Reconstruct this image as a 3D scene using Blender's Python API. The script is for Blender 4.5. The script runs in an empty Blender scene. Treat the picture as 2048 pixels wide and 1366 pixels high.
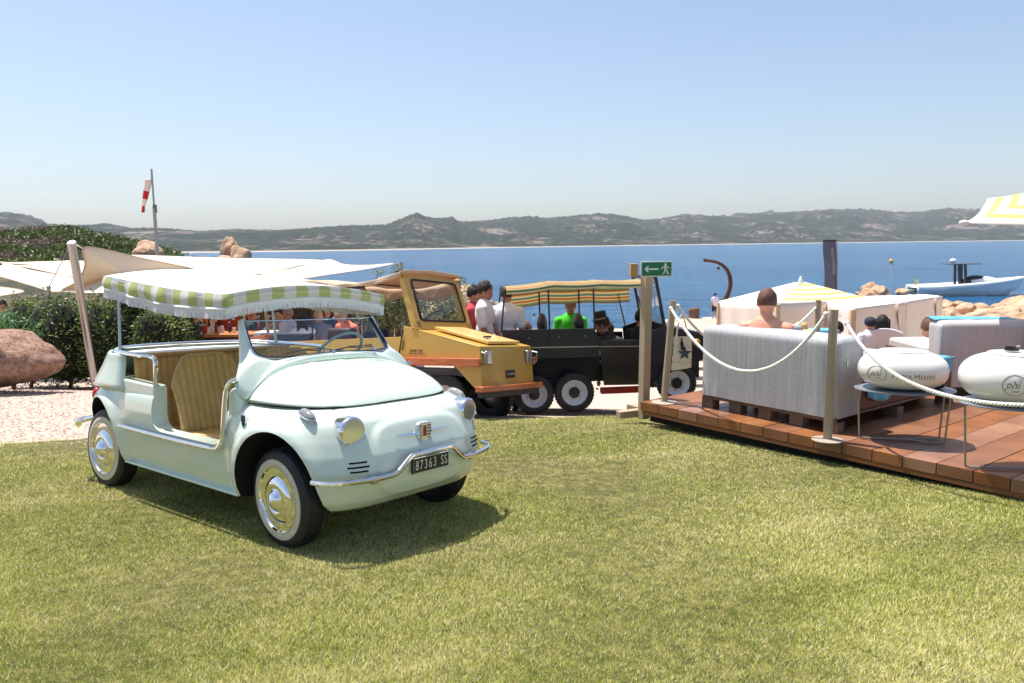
import bpy, math, random
import numpy as np
from mathutils import Matrix, Vector, noise as mnoise
rnd = random.Random(7)
R = math.radians
sc = bpy.context.scene
# ---------------------------------------------------------------- camera
EYE = 1.58; FPX = 1530.0; PITCH = R(7.24); ROLL = R(-0.65)
cam_d = bpy.data.cameras.new('camera'); cam = bpy.data.objects.new('camera', cam_d)
sc.collection.objects.link(cam); sc.camera = cam
cam_d.sensor_width = 36; cam_d.lens = 36*FPX/2048; cam_d.clip_start = .05; cam_d.clip_end = 20000
_w = Vector((0, math.cos(PITCH), -math.sin(PITCH))); _u0 = Vector((0, math.sin(PITCH), math.cos(PITCH)))
_r = math.cos(ROLL)*Vector((1, 0, 0)) + math.sin(ROLL)*_u0; _u = -math.sin(ROLL)*Vector((1, 0, 0)) + math.cos(ROLL)*_u0
cam.matrix_world = Matrix(((_r.x, _u.x, -_w.x, 0), (_r.y, _u.y, -_w.y, 0), (_r.z, _u.z, -_w.z, EYE), (0, 0, 0, 1)))
cam_d.dof.use_dof = True; cam_d.dof.focus_distance = 4.6; cam_d.dof.aperture_fstop = 6.3
# ---------------------------------------------------------------- sky, sun, exposure
SUN = Vector((-.28, .21, 1.0)).normalized()
world = bpy.data.worlds.new('World'); sc.world = world; world.use_nodes = True
wn = world.node_tree; wn.nodes.clear()
wo = wn.nodes.new('ShaderNodeOutputWorld'); wb = wn.nodes.new('ShaderNodeBackground')
sky = wn.nodes.new('ShaderNodeTexSky'); sky.sky_type = 'NISHITA'; sky.sun_disc = False
sky.sun_elevation = math.asin(SUN.z); sky.sun_rotation = math.atan2(SUN.x, SUN.y)
sky.altitude = 0; sky.air_density = 1.0; sky.dust_density = 1.7; sky.ozone_density = 2.0
wn.links.new(sky.outputs[0], wb.inputs[0]); wn.links.new(wb.outputs[0], wo.inputs[0])
wb.inputs[1].default_value = 0.108
sun_d = bpy.data.lights.new('sun', 'SUN'); sun = bpy.data.objects.new('sun', sun_d); sc.collection.objects.link(sun)
sun_d.energy = 5.0; sun_d.angle = R(.53); sun_d.color = (1, .955, .89)
sun.rotation_euler = SUN.to_track_quat('Z', 'Y').to_euler()
sc.view_settings.view_transform = 'Standard'; sc.view_settings.look = 'None'
sc.view_settings.gamma = 1; sc.view_settings.use_curve_mapping = False; sc.view_settings.exposure = 0.66
sc.render.engine = 'CYCLES'; sc.cycles.max_bounces = 8; sc.cycles.transparent_max_bounces = 24
sc.cycles.volume_step_rate = 1; sc.cycles.caustics_reflective = False; sc.cycles.caustics_refractive = False
# ---------------------------------------------------------------- placing helpers
def ray(px, py): return _w + _r*((px-1024)/FPX) - _u*((py-683)/FPX)
def at_z(px, py, z):
    d = ray(px, py); return Vector((0, 0, EYE)) + d*((z-EYE)/d.z)
def at_y(px, py, y):
    d = ray(px, py); return Vector((0, 0, EYE)) + d*(y/d.y)
def sstep(a, b, x):
    t = min(1, max(0, (x-a)/(b-a))); return t*t*(3-2*t)
def frame(x, y, z, yaw, cr=0, cp=0):
    F = Vector((math.cos(yaw), math.sin(yaw), 0)); L = Vector((-math.sin(yaw), math.cos(yaw), 0)); Z = Vector((0, 0, 1))
    L2 = L*math.cos(cr)+Z*math.sin(cr); U2 = -L*math.sin(cr)+Z*math.cos(cr)
    F2 = F*math.cos(cp)+U2*math.sin(cp); U3 = -F*math.sin(cp)+U2*math.cos(cp)
    return Matrix(((F2.x, L2.x, U3.x, x), (F2.y, L2.y, U3.y, y), (F2.z, L2.z, U3.z, z), (0, 0, 0, 1)))
KN = [(9.0, 0), (10.5, -.16), (12, -.36), (15, -.58), (20, -.9), (30, -1.2), (40, -1.5), (47, -2.6), (52, -6), (400, -60)]
def ground_z(x, y):
    yy = min(y, 24)
    z = -.0258*(max(-14, min(x, 3))+1.596) - .0558*(yy-4.815)
    if x > -3.2: z -= .20*sstep(7.0, 9.4, y)*sstep(-3.2, -1.2, x)
    if y > 9:
        for (a, za), (b, zb) in zip(KN, KN[1:]):
            if a <= y <= b: z += za+(zb-za)*(y-a)/(b-a); break
    return z
# ---------------------------------------------------------------- mesh helpers
def srgb(r, g, b):
    return tuple(((c/255)/12.92 if c/255 <= .04045 else ((c/255+.055)/1.055)**2.4) for c in (r, g, b))
MATS = {}
def pm(name, col, rough=.5, metal=0, var=0, vs=6, bump=0, bs=40, coat=0, spec=.5, col2=None, sss=0, trans=0, ior=1.45, alpha=1, coords='Object', detail=4, stretch=(1, 1, 1), dist=.01, sheen=0):
    if name in MATS: return MATS[name]
    m = bpy.data.materials.new(name); m.use_nodes = True; nt = m.node_tree; b = nt.nodes['Principled BSDF']
    b.inputs['Roughness'].default_value = rough; b.inputs['Metallic'].default_value = metal
    b.inputs['Coat Weight'].default_value = coat; b.inputs['Coat Roughness'].default_value = .04
    b.inputs['Specular IOR Level'].default_value = spec; b.inputs['IOR'].default_value = ior
    b.inputs['Transmission Weight'].default_value = trans; b.inputs['Alpha'].default_value = alpha
    if sheen: b.inputs['Sheen Weight'].default_value = sheen
    if sss: b.inputs['Subsurface Weight'].default_value = sss; b.inputs['Subsurface Scale'].default_value = .02
    tc = nt.nodes.new('ShaderNodeTexCoord'); mp = nt.nodes.new('ShaderNodeMapping'); mp.inputs['Scale'].default_value = stretch
    nt.links.new(tc.outputs[coords], mp.inputs[0])
    if var or col2:
        n = nt.nodes.new('ShaderNodeTexNoise'); n.inputs['Scale'].default_value = vs; n.inputs['Detail'].default_value = detail
        nt.links.new(mp.outputs[0], n.inputs['Vector'])
        mx = nt.nodes.new('ShaderNodeMix'); mx.data_type = 'RGBA'
        c2 = col2 or tuple(c*(1-var) for c in col); c1 = col if col2 else tuple(min(1, c*(1+var)) for c in col)
        mx.inputs[6].default_value = (*c1, 1); mx.inputs[7].default_value = (*c2, 1)
        rp = nt.nodes.new('ShaderNodeMapRange'); rp.inputs[1].default_value = .35; rp.inputs[2].default_value = .65
        nt.links.new(n.outputs[0], rp.inputs[0]); nt.links.new(rp.outputs[0], mx.inputs[0]); nt.links.new(mx.outputs[2], b.inputs['Base Color'])
    else: b.inputs['Base Color'].default_value = (*col, 1)
    if bump:
        n = nt.nodes.new('ShaderNodeTexNoise'); n.inputs['Scale'].default_value = bs; n.inputs['Detail'].default_value = 3
        nt.links.new(mp.outputs[0], n.inputs['Vector'])
        bp = nt.nodes.new('ShaderNodeBump'); bp.inputs['Strength'].default_value = bump; bp.inputs['Distance'].default_value = dist
        nt.links.new(n.outputs[0], bp.inputs['Height']); nt.links.new(bp.outputs[0], b.inputs['Normal'])
    MATS[name] = m; return m
class MB:
    def __init__(s): s.v = []; s.f = []; s.m = []
    def add(s, V, F, mi=0):
        o = len(s.v); s.v += [tuple(v) for v in V]; s.f += [tuple(i+o for i in f) for f in F]; s.m += [mi]*len(F); return s
    def box(s, c, d, rz=0, M=None, mi=0):
        x, y, z = d[0]/2, d[1]/2, d[2]/2
        V = [Vector((a*x, b*y, e*z)) for e in (-1, 1) for b in (-1, 1) for a in (-1, 1)]
        if M is None: M = Matrix.Rotation(rz, 3, 'Z')
        V = [M @ v + Vector(c) for v in V]
        return s.add(V, [(0, 2, 3, 1), (4, 5, 7, 6), (0, 1, 5, 4), (2, 6, 7, 3), (0, 4, 6, 2), (1, 3, 7, 5)], mi)
    def beam(s, p0, p1, w, h, up=(0, 0, 1), mi=0):
        p0 = Vector(p0); p1 = Vector(p1); a = (p1-p0).normalized(); up = Vector(up)
        if abs(a.dot(up)) > .98: up = Vector((0, 1, 0))
        b = up.cross(a).normalized(); c = a.cross(b)
        V = [p+b*i*w/2+c*j*h/2 for p in (p0, p1) for i, j in ((-1, -1), (1, -1), (1, 1), (-1, 1))]
        return s.add(V, [(0, 3, 2, 1), (4, 5, 6, 7), (0, 1, 5, 4), (1, 2, 6, 5), (2, 3, 7, 6), (3, 0, 4, 7)], mi)
    def tube(s, P, r, n=8, closed=False, caps=True, mi=0):
        P = [Vector(p) for p in P]; N = len(P); rs = r if hasattr(r, '__len__') else [r]*N
        V = []; prev = None
        for i, p in enumerate(P):
            t = (P[(i+1) % N]-P[i-1]) if closed else (P[min(i+1, N-1)]-P[max(i-1, 0)])
            t = t.normalized() if t.length > 1e-9 else Vector((0, 0, 1))
            if prev is None: a = t.orthogonal().normalized()
            else: a = (prev - t*prev.dot(t)).normalized()
            prev = a; b = t.cross(a)
            for k in range(n):
                q = 2*math.pi*k/n; V.append(p+(a*math.cos(q)+b*math.sin(q))*rs[i])
        F = []
        for i in range(N if closed else N-1):
            for k in range(n):
                j = (i+1) % N; F.append((i*n+k, i*n+(k+1) % n, j*n+(k+1) % n, j*n+k))
        if caps and not closed: F += [tuple(range(n))[::-1], tuple((N-1)*n+k for k in range(n))]
        return s.add(V, F, mi)
    def cyl(s, p0, p1, r0, r1=None, n=16, mi=0): return s.tube([p0, p1], [r0, r0 if r1 is None else r1], n, mi=mi)
    def lathe(s, prof, n=32, o=(0, 0, 0), M=None, mi=0, closed=False):
        # prof (radius, height) pairs about local z
        M = M or Matrix.Identity(3); V = []; o = Vector(o)
        for r, z in prof:
            for k in range(n):
                q = 2*math.pi*k/n; V.append(o + M @ Vector((r*math.cos(q), r*math.sin(q), z)))
        F = []; N = len(prof)
        for i in range(N if closed else N-1):
            j = (i+1) % N
            for k in range(n): F.append((i*n+k, i*n+(k+1) % n, j*n+(k+1) % n, j*n+k))
        if not closed:
            if prof[0][0] > 1e-5: F.append(tuple(range(n))[::-1])
            if prof[-1][0] > 1e-5: F.append(tuple((N-1)*n+k for k in range(n)))
        return s.add(V, F, mi)
    def ell(s, c, r, n=16, m=10, M=None, mi=0):
        M = M or Matrix.Identity(3); V = []; c = Vector(c)
        if not hasattr(r, '__len__'): r = (r, r, r)
        for i in range(m+1):
            a = math.pi*i/m
            for k in range(n):
                q = 2*math.pi*k/n
                V.append(c + M @ Vector((r[0]*math.sin(a)*math.cos(q), r[1]*math.sin(a)*math.sin(q), r[2]*math.cos(a))))
        F = [(i*n+k, (i+1)*n+k, (i+1)*n+(k+1) % n, i*n+(k+1) % n) for i in range(m) for k in range(n)]
        return s.add(V, F, mi)
    def grid(s, fn, nu, nv, mi=0, cu=False):
        V = [fn(i/nu, j/nv) for i in range(nu+(0 if cu else 1)) for j in range(nv+1)]
        F = []
        for i in range(nu):
            i2 = (i+1) % nu if cu else i+1
            for j in range(nv): F.append((i*(nv+1)+j, i2*(nv+1)+j, i2*(nv+1)+j+1, i*(nv+1)+j+1))
        return s.add(V, F, mi)
    def prism(s, P, d0, d1, plane='xz', mi=0):
        # polygon in plane extruded along the remaining axis from d0 to d1
        def q(a, b, d): return {'xz': (a, d, b), 'xy': (a, b, d), 'yz': (d, a, b)}[plane]
        n = len(P); V = [q(a, b, d0) for a, b in P]+[q(a, b, d1) for a, b in P]
        F = [tuple(range(n))[::-1], tuple(range(n, 2*n))]+[(i, (i+1) % n, n+(i+1) % n, n+i) for i in range(n)]
        return s.add(V, F, mi)
def mesh_of(mb, mats, smooth=35, merge=True):
    me = bpy.data.meshes.new('m'); me.from_pydata([tuple(v) for v in mb.v], [], mb.f)
    for m in (mats if isinstance(mats, (list, tuple)) else [mats]): me.materials.append(m)
    if any(mb.m): me.polygons.foreach_set('material_index', mb.m)
    import bmesh
    bm = bmesh.new(); bm.from_mesh(me)
    if merge: bmesh.ops.remove_doubles(bm, verts=bm.verts, dist=1e-5)
    bmesh.ops.recalc_face_normals(bm, faces=bm.faces); bm.to_mesh(me); bm.free()
    if smooth:
        me.polygons.foreach_set('use_smooth', [True]*len(me.polygons)); me.set_sharp_from_angle(angle=R(smooth))
    me.update(); return me
def link(o): sc.collection.objects.link(o); return o
def obj(name, mb, mats, parent=None, smooth=35, bevel=0, label=None, kind=None, solid=0, merge=True):
    me = mb if isinstance(mb, bpy.types.Mesh) else mesh_of(mb, mats, smooth, merge)
    o = link(bpy.data.objects.new(name, me)); me.name = name
    if parent is not None: o.parent = parent
    if solid: md = o.modifiers.new('s', 'SOLIDIFY'); md.thickness = solid; md.offset = 0
    if bevel: md = o.modifiers.new('b', 'BEVEL'); md.width = bevel; md.segments = 2; md.limit_method = 'ANGLE'; md.angle_limit = R(40)
    if label: o['label'] = label
    if kind: o['kind'] = kind
    return o
def thing(name, label, cat, M=None, loc=None, rz=0, group=None):
    o = link(bpy.data.objects.new(name, None)); o.empty_display_size = .1
    if M is not None: o.matrix_world = M
    elif loc is not None: o.location = loc; o.rotation_euler = (0, 0, rz)
    o['label'] = label; o['category'] = cat
    if group: o['group'] = group
    return o
def tag(o, label, cat, group=None):
    o['label'] = label; o['category'] = cat
    if group: o['group'] = group
    return o
def dup(root, label, M=None, loc=None, rz=None, group=None):
    def cp(o, par):
        c = o.copy(); sc.collection.objects.link(c); c.parent = par
        for ch in list(o.children): cp(ch, c)
        return c
    r = cp(root, None)
    if M is not None: r.matrix_world = M
    if loc is not None: r.location = loc
    if rz is not None: r.rotation_euler = (0, 0, rz)
    r['label'] = label
    if group: r['group'] = group
    return r
def apply_mods(o):
    dg = bpy.context.evaluated_depsgraph_get(); me = bpy.data.meshes.new_from_object(o.evaluated_get(dg)); o.modifiers.clear(); old = o.data; o.data = me
    return o
def cut(o, cutters, mode='DIFFERENCE'):
    cs = []
    for c in cutters:
        co = link(bpy.data.objects.new('cutter', mesh_of(c, [], 0))); co.parent = o.parent; cs.append(co)
        md = o.modifiers.new('c', 'BOOLEAN'); md.operation = mode; md.object = co; md.solver = 'EXACT'
    bpy.context.view_layer.update(); apply_mods(o)
    for c in cs: bpy.data.objects.remove(c, do_unlink=True)
def crom(P, n=6, closed=False):
    P = [Vector(p) for p in P]; N = len(P); out = []
    for i in range(N if closed else N-1):
        g = (lambda k: P[k % N]) if closed else (lambda k: P[max(0, min(N-1, k))])
        a, b, c, d = g(i-1), g(i), g(i+1), g(i+2)
        for k in range(n):
            t = k/n; out.append(.5*((2*b)+(c-a)*t+(2*a-5*b+4*c-d)*t*t+(3*b-3*c+d-a)*t**3))
    if not closed: out.append(P[-1])
    return out
def text_mesh(txt, size, mat, name, parent, M, ext=.0008, sx=1, font=None, spacing=1.0, align='CENTER'):
    cu = bpy.data.curves.new('txt', 'FONT'); cu.body = txt; cu.size = size; cu.extrude = ext; cu.align_x = align; cu.align_y = 'CENTER'; cu.space_character = spacing
    to = link(bpy.data.objects.new('txt', cu)); bpy.context.view_layer.update()
    me = bpy.data.meshes.new_from_object(to.evaluated_get(bpy.context.evaluated_depsgraph_get()))
    bpy.data.objects.remove(to, do_unlink=True)
    me.transform(M @ Matrix.Diagonal((sx, 1, 1, 1))); me.materials.clear(); me.materials.append(mat)
    o = link(bpy.data.objects.new(name, me)); me.name = name
    if parent is not None: o.parent = parent
    return o
def MX(o, x, y):  # matrix from origin, local x dir, local y dir
    x = Vector(x).normalized(); y = Vector(y); z = x.cross(y).normalized(); y = z.cross(x)
    return Matrix(((x.x, y.x, z.x, o[0]), (x.y, y.y, z.y, o[1]), (x.z, y.z, z.z, o[2]), (0, 0, 0, 1)))
def m3(z, x=(1, 0, 0)):  # 3x3 with local z along given direction
    z = Vector(z).normalized(); x = Vector(x)
    if abs(z.dot(x)) > .95: x = Vector((0, 1, 0))
    y = z.cross(x).normalized(); x = y.cross(z)
    return Matrix(((x.x, y.x, z.x), (x.y, y.y, z.y), (x.z, y.z, z.z)))
# common materials
chrome = pm('chrome', (.85, .86, .88), .06, 1); steel = pm('brushed_steel', (.45, .44, .43), .32, 1, bump=.1, bs=200)
rubber = pm('rubber', (.018, .018, .02), .55, var=.3, vs=30, bump=.1, bs=80); black = pm('black_paint', (.02, .02, .022), .35)
dark = pm('dark_void', (.008, .008, .008), .9)
mint = pm('mint_paint', srgb(213, 226, 213), .16, coat=.9)
whitewall = pm('whitewall', (.62, .56, .46), .55, var=.06, vs=20)
glass = bpy.data.materials.new('clear_glass'); glass.use_nodes = True
_n = glass.node_tree; _n.nodes.clear(); _o = _n.nodes.new('ShaderNodeOutputMaterial'); _mx = _n.nodes.new('ShaderNodeMixShader')
_t = _n.nodes.new('ShaderNodeBsdfTransparent'); _t.inputs[0].default_value = (.9, .95, .94, 1); _g = _n.nodes.new('ShaderNodeBsdfGlossy'); _g.inputs['Roughness'].default_value = .02
_lw = _n.nodes.new('ShaderNodeLayerWeight'); _lw.inputs[0].default_value = .5
_pw = _n.nodes.new('ShaderNodeMath'); _pw.operation = 'POWER'; _pw.inputs[1].default_value = 4; _n.links.new(_lw.outputs['Facing'], _pw.inputs[0])
_ma = _n.nodes.new('ShaderNodeMath'); _ma.operation = 'MULTIPLY_ADD'; _ma.inputs[1].default_value = .75; _ma.inputs[2].default_value = .06; _n.links.new(_pw.outputs[0], _ma.inputs[0])
_n.links.new(_ma.outputs[0], _mx.inputs[0]); _n.links.new(_t.outputs[0], _mx.inputs[1]); _n.links.new(_g.outputs[0], _mx.inputs[2]); _n.links.new(_mx.outputs[0], _o.inputs[0])
lens = pm('lamp_lens', (.85, .88, .9), .08, 0, trans=.75, spec=.6)
skin = pm('skin', srgb(196, 140, 112), .5, var=.08, vs=12, sss=.0)
# ================================================================ ground, lawn, sea, far land
def ye(x):  # far edge of the lawn
    return min(9.15, max(3.0, 6.05+(x+4.2)*.55)) + .18*mnoise.noise(Vector((x*.8, 3, 0)))
def mixmat(name, cols, scale, rough=.9, bump=.3, bs=60, dist=.01, contrast=(.35, .65)):
    """ramp of several colours over noise"""
    m = bpy.data.materials.new(name); m.use_nodes = True; nt = m.node_tree; b = nt.nodes['Principled BSDF']; b.inputs['Roughness'].default_value = rough
    tc = nt.nodes.new('ShaderNodeTexCoord'); n = nt.nodes.new('ShaderNodeTexNoise'); n.inputs['Scale'].default_value = scale; n.inputs['Detail'].default_value = 8; n.inputs['Roughness'].default_value = .65
    nt.links.new(tc.outputs['Object'], n.inputs['Vector']); cr = nt.nodes.new('ShaderNodeValToRGB'); e = cr.color_ramp.elements
    while len(e) < len(cols): e.new(.5)
    for i, c in enumerate(cols): e[i].position = contrast[0]+(contrast[1]-contrast[0])*i/(len(cols)-1); e[i].color = (*c, 1)
    nt.links.new(n.outputs[0], cr.inputs[0]); nt.links.new(cr.outputs[0], b.inputs['Base Color'])
    n2 = nt.nodes.new('ShaderNodeTexNoise'); n2.inputs['Scale'].default_value = bs; n2.inputs['Detail'].default_value = 4; nt.links.new(tc.outputs['Object'], n2.inputs['Vector'])
    bp = nt.nodes.new('ShaderNodeBump'); bp.inputs['Strength'].default_value = bump; bp.inputs['Distance'].default_value = dist; nt.links.new(n2.outputs[0], bp.inputs['Height']); nt.links.new(bp.outputs[0], b.inputs['Normal'])
    return m
gravel = mixmat('gravel', [srgb(128, 106, 94), srgb(182, 162, 146), srgb(210, 194, 180)], 90, .95, .8, 120, .01, (.38, .6))
def terr(xs, ys, fn):
    mb = MB(); nx, ny = len(xs), len(ys)
    V = [(x, y, fn(x, y)) for x in xs for y in ys]; F = [(i*ny+j, (i+1)*ny+j, (i+1)*ny+j+1, i*ny+j+1) for i in range(nx-1) for j in range(ny-1)]
    return mb.add(V, F)
xs = list(np.concatenate([np.linspace(-160, -30, 14), np.linspace(-28, 30, 117), np.linspace(34, 160, 14)])); ys = list(np.concatenate([np.linspace(-12, 1, 8), np.linspace(1.5, 30, 96), np.linspace(31, 60, 30)]))
def gz(x, y):
    z = ground_z(x, y)
    if x < -9: z = z*1.0 + sstep(30, 60, y)*sstep(-9, -25, x)*3.2     # the headland on the left stays above the water
    return z + (.05*mnoise.noise(Vector((x*.5, y*.5, 0))) if y > 10 else .008*mnoise.noise(Vector((x, y, 0))))
obj('ground', terr(xs, ys, gz), gravel, None, 60, kind='structure')
# lawn
turf = mixmat('turf', [srgb(58, 56, 24), srgb(88, 82, 42), srgb(126, 114, 70)], 14, .95, .6, 220, .01)
def lawn_mesh():
    xs = list(np.linspace(-9, 9, 91)); mb = MB(); V = []; ny = 60
    for x in xs:
        y1 = ye(x)
        for j in range(ny+1):
            y = -8+(y1+8)*(j/ny)**.8; V.append((x, y, gz(x, y)+.008))
    return mb.add(V, [(i*(ny+1)+j, (i+1)*(ny+1)+j, (i+1)*(ny+1)+j+1, i*(ny+1)+j+1) for i in range(90) for j in range(ny)])
obj('lawn', lawn_mesh(), turf, None, 60, kind='structure')
# grass blades, one mesh
def blade_mat():
    m = bpy.data.materials.new('grass_blade'); m.use_nodes = True; nt = m.node_tree; b = nt.nodes['Principled BSDF']; b.inputs['Roughness'].default_value = .6; b.inputs['Specular IOR Level'].default_value = .25
    at = nt.nodes.new('ShaderNodeAttribute'); at.attribute_name = 'tint'; cr = nt.nodes.new('ShaderNodeValToRGB'); e = cr.color_ramp.elements
    for p_, c in ((.0, (100, 124, 38)), (.3, (156, 170, 64)), (.52, (192, 194, 94)), (.75, (224, 212, 138)), (1, (248, 236, 194))):
        if p_ in (0, 1): k = e[0 if p_ == 0 else -1]
        else: k = e.new(p_)
        k.position = p_; k.color = (*srgb(*c), 1)
    nt.links.new(at.outputs['Fac'], cr.inputs[0]); nt.links.new(cr.outputs[0], b.inputs['Base Color'])
    tr = nt.nodes.new('ShaderNodeBsdfTranslucent'); nt.links.new(cr.outputs[0], tr.inputs[0]); ms = nt.nodes.new('ShaderNodeMixShader'); ms.inputs[0].default_value = .12
    nt.links.new(b.outputs[0], ms.inputs[1]); nt.links.new(tr.outputs[0], ms.inputs[2]); nt.links.new(ms.outputs[0], nt.nodes['Material Output'].inputs[0]); return m
def grass():
    rs = np.random.RandomState(3); N = 1300000
    # denser near the camera; y by inverse-distance law inside the view wedge
    y = 2.3*(10.2/2.3)**rs.rand(N); x = (rs.rand(N)*2-1)*(y*.70+.35)
    yev = np.array([ye(v) for v in np.linspace(-9, 9, 400)]); lim = np.interp(x, np.linspace(-9, 9, 400), yev)
    # ragged edge towards the gravel
    keep = y < lim+rs.randn(N)*.12; x, y = x[keep], y[keep]; N = len(x)
    z = -.0258*(np.clip(x, -14, 3)+1.596)-.0558*(y-4.815)
    t = np.clip((y-7)/2.4, 0, 1); s1 = t*t*(3-2*t); t = np.clip((x+3.2)/2, 0, 1); s2 = t*t*(3-2*t); z = z-.20*s1*s2+.006
    # patchiness from a few random waves
    pat = np.zeros(N)
    for k in range(14):
        a = rs.rand()*6.28; w = .9*1.45**(k/1.4); pat += np.sin(x*w*np.cos(a)*3+y*w*np.sin(a)*3+rs.rand()*6.28)/(1+.25*k)
    pat = pat/3.2
    tint = np.clip(.50+.20*pat+rs.randn(N)*.33, 0, 1)
    dist = np.sqrt(x*x+y*y); lm = np.interp(x, np.linspace(-9, 9, 400), yev); dry = np.exp(-np.clip(lm-y, 0, 9)/.45)*(x < .5); tint = np.clip(tint+.30*dry, 0, 1)
    h = (.009+.009*rs.rand(N))*(1+.15*pat); w = .0009+.00050*dist/2.5
    az = rs.rand(N)*6.283; lean = h*(.5+1.1*rs.rand(N)); la = rs.rand(N)*6.283
    dx, dy = np.cos(az)*w, np.sin(az)*w
    V = np.empty((N, 3, 3), np.float32); V[:, 0] = np.stack([x-dx, y-dy, z-.004], 1); V[:, 1] = np.stack([x+dx, y+dy, z-.004], 1); V[:, 2] = np.stack([x+np.cos(la)*lean, y+np.sin(la)*lean, z+h], 1)
    me = bpy.data.meshes.new('grass'); me.vertices.add(N*3); me.vertices.foreach_set('co', V.ravel()); me.loops.add(N*3); me.loops.foreach_set('vertex_index', np.arange(N*3, dtype=np.int32))
    me.polygons.add(N); me.polygons.foreach_set('loop_start', np.arange(0, N*3, 3, dtype=np.int32)); me.update(calc_edges=True)
    a = me.attributes.new('tint', 'FLOAT', 'POINT'); a.data.foreach_set('value', np.repeat(tint, 3).astype(np.float32)); me.materials.append(blade_mat())
    o = link(bpy.data.objects.new('grass', me)); o['kind'] = 'stuff'; o['label'] = 'short sun-bleached lawn grass across the foreground'; o['category'] = 'grass'
if not bpy.app.driver_namespace.get('nograss'): grass()
# loose pebbles along the gravel
def pebbles():
    mb = MB(); r2 = random.Random(5); k = 0
    while k < 9000:
        y = 5.2*(13/5.2)**r2.random(); x = -r2.uniform(1.6, 1.0+y*.75)
        if y < ye(x)-.25+r2.random()*.5: continue
        s = r2.uniform(.006, .016)*(1+y*.02); z = gz(x, y)+s*.3; q = r2.random()*6.28; c, d = math.cos(q)*s, math.sin(q)*s
        mb.add([(x+c, y+d, z), (x-d, y+c, z), (x-c*.8, y-d*.8, z), (x+d, y-c, z), (x, y, z+s*.6)], [(0, 1, 4), (1, 2, 4), (2, 3, 4), (3, 0, 4)]); k += 1
    o = obj('pebble_scatter', mb, pm('pebble', srgb(225, 205, 190), .9, col2=srgb(165, 130, 112), vs=25), None, 0, kind='stuff', merge=False); o['label'] = 'loose pinkish pebbles scattered over the gravel'; o['category'] = 'gravel'
pebbles()
# sea
SEA = -4.65
sea_m = bpy.data.materials.new('sea_water'); sea_m.use_nodes = True; nt = sea_m.node_tree; b = nt.nodes['Principled BSDF']; b.inputs['Roughness'].default_value = .12; b.inputs['IOR'].default_value = 1.33
tc = nt.nodes.new('ShaderNodeTexCoord')
def nz(scale, st, det=4):
    mp = nt.nodes.new('ShaderNodeMapping'); mp.inputs['Scale'].default_value = st; nt.links.new(tc.outputs['Object'], mp.inputs[0])
    n = nt.nodes.new('ShaderNodeTexNoise'); n.inputs['Scale'].default_value = scale; n.inputs['Detail'].default_value = det; n.inputs['Roughness'].default_value = .6; nt.links.new(mp.outputs[0], n.inputs['Vector']); return n.outputs[0]
n1 = nz(.012, (.35, 1, 1), 8); cr = nt.nodes.new('ShaderNodeValToRGB'); e = cr.color_ramp.elements; e[0].position = .35; e[0].color = (.010, .10, .25, 1); e[1].position = .7; e[1].color = (.026, .165, .34, 1); nt.links.new(n1, cr.inputs[0])
# shallow water over sand near the shore is turquoise
nt.links.new(cr.outputs[0], b.inputs['Base Color'])
b1 = nt.nodes.new('ShaderNodeBump'); b1.inputs['Strength'].default_value = 1; b1.inputs['Distance'].default_value = 3.0; nt.links.new(nz(.5, (.6, 1, 1), 7), b1.inputs['Height'])
b2 = nt.nodes.new('ShaderNodeBump'); b2.inputs['Strength'].default_value = 1; b2.inputs['Distance'].default_value = 5; nt.links.new(nz(.03, (.4, 1, 1), 6), b2.inputs['Height']); nt.links.new(b1.outputs[0], b2.inputs['Normal'])
nt.links.new(b2.outputs[0], b.inputs['Normal'])
obj('sea', terr(list(np.linspace(-4500, 4500, 19)), [30, 60, 120, 300, 800, 2000, 4500], lambda x, y: SEA), sea_m, None, 0, kind='structure')
# far coast: ridge silhouettes (pixel column, pixel row of the crest) turned into hills standing kilometres off
def ridge_h(tab, px):
    for (a, za), (b_, zb) in zip(tab, tab[1:]):
        if a <= px <= b_: t = (px-a)/(b_-a); return za+(zb-za)*t
    return tab[0][1] if px < tab[0][0] else tab[-1][1]
RID = [(-500, 430), (0, 424), (60, 432), (95, 448), (180, 450), (210, 446), (260, 455), (330, 456), (400, 462), (470, 458), (560, 460), (640, 454), (700, 450), (770, 449), (800, 438), (835, 424), (850, 433), (880, 436), (905, 433), (918, 443), (960, 441), (1050, 432), (1100, 435), (1150, 431), (1200, 426), (1245, 430), (1290, 440), (1340, 434), (1370, 427), (1420, 431), (1480, 431), (1560, 424), (1620, 421), (1680, 418), (1740, 418), (1800, 424), (1840, 423), (1895, 416), (1950, 419), (2048, 421), (2600, 415)]
SHO = [(-500, 519), (0, 519), (620, 518), (700, 511), (820, 506), (960, 500), (1200, 494), (1350, 490), (1500, 487), (1750, 482), (2048, 477), (2600, 468)]
DIST = [(-500, 1000), (620, 1000), (820, 1150), (1000, 1400), (1500, 1900), (2048, 2300), (2600, 2500)]
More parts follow.
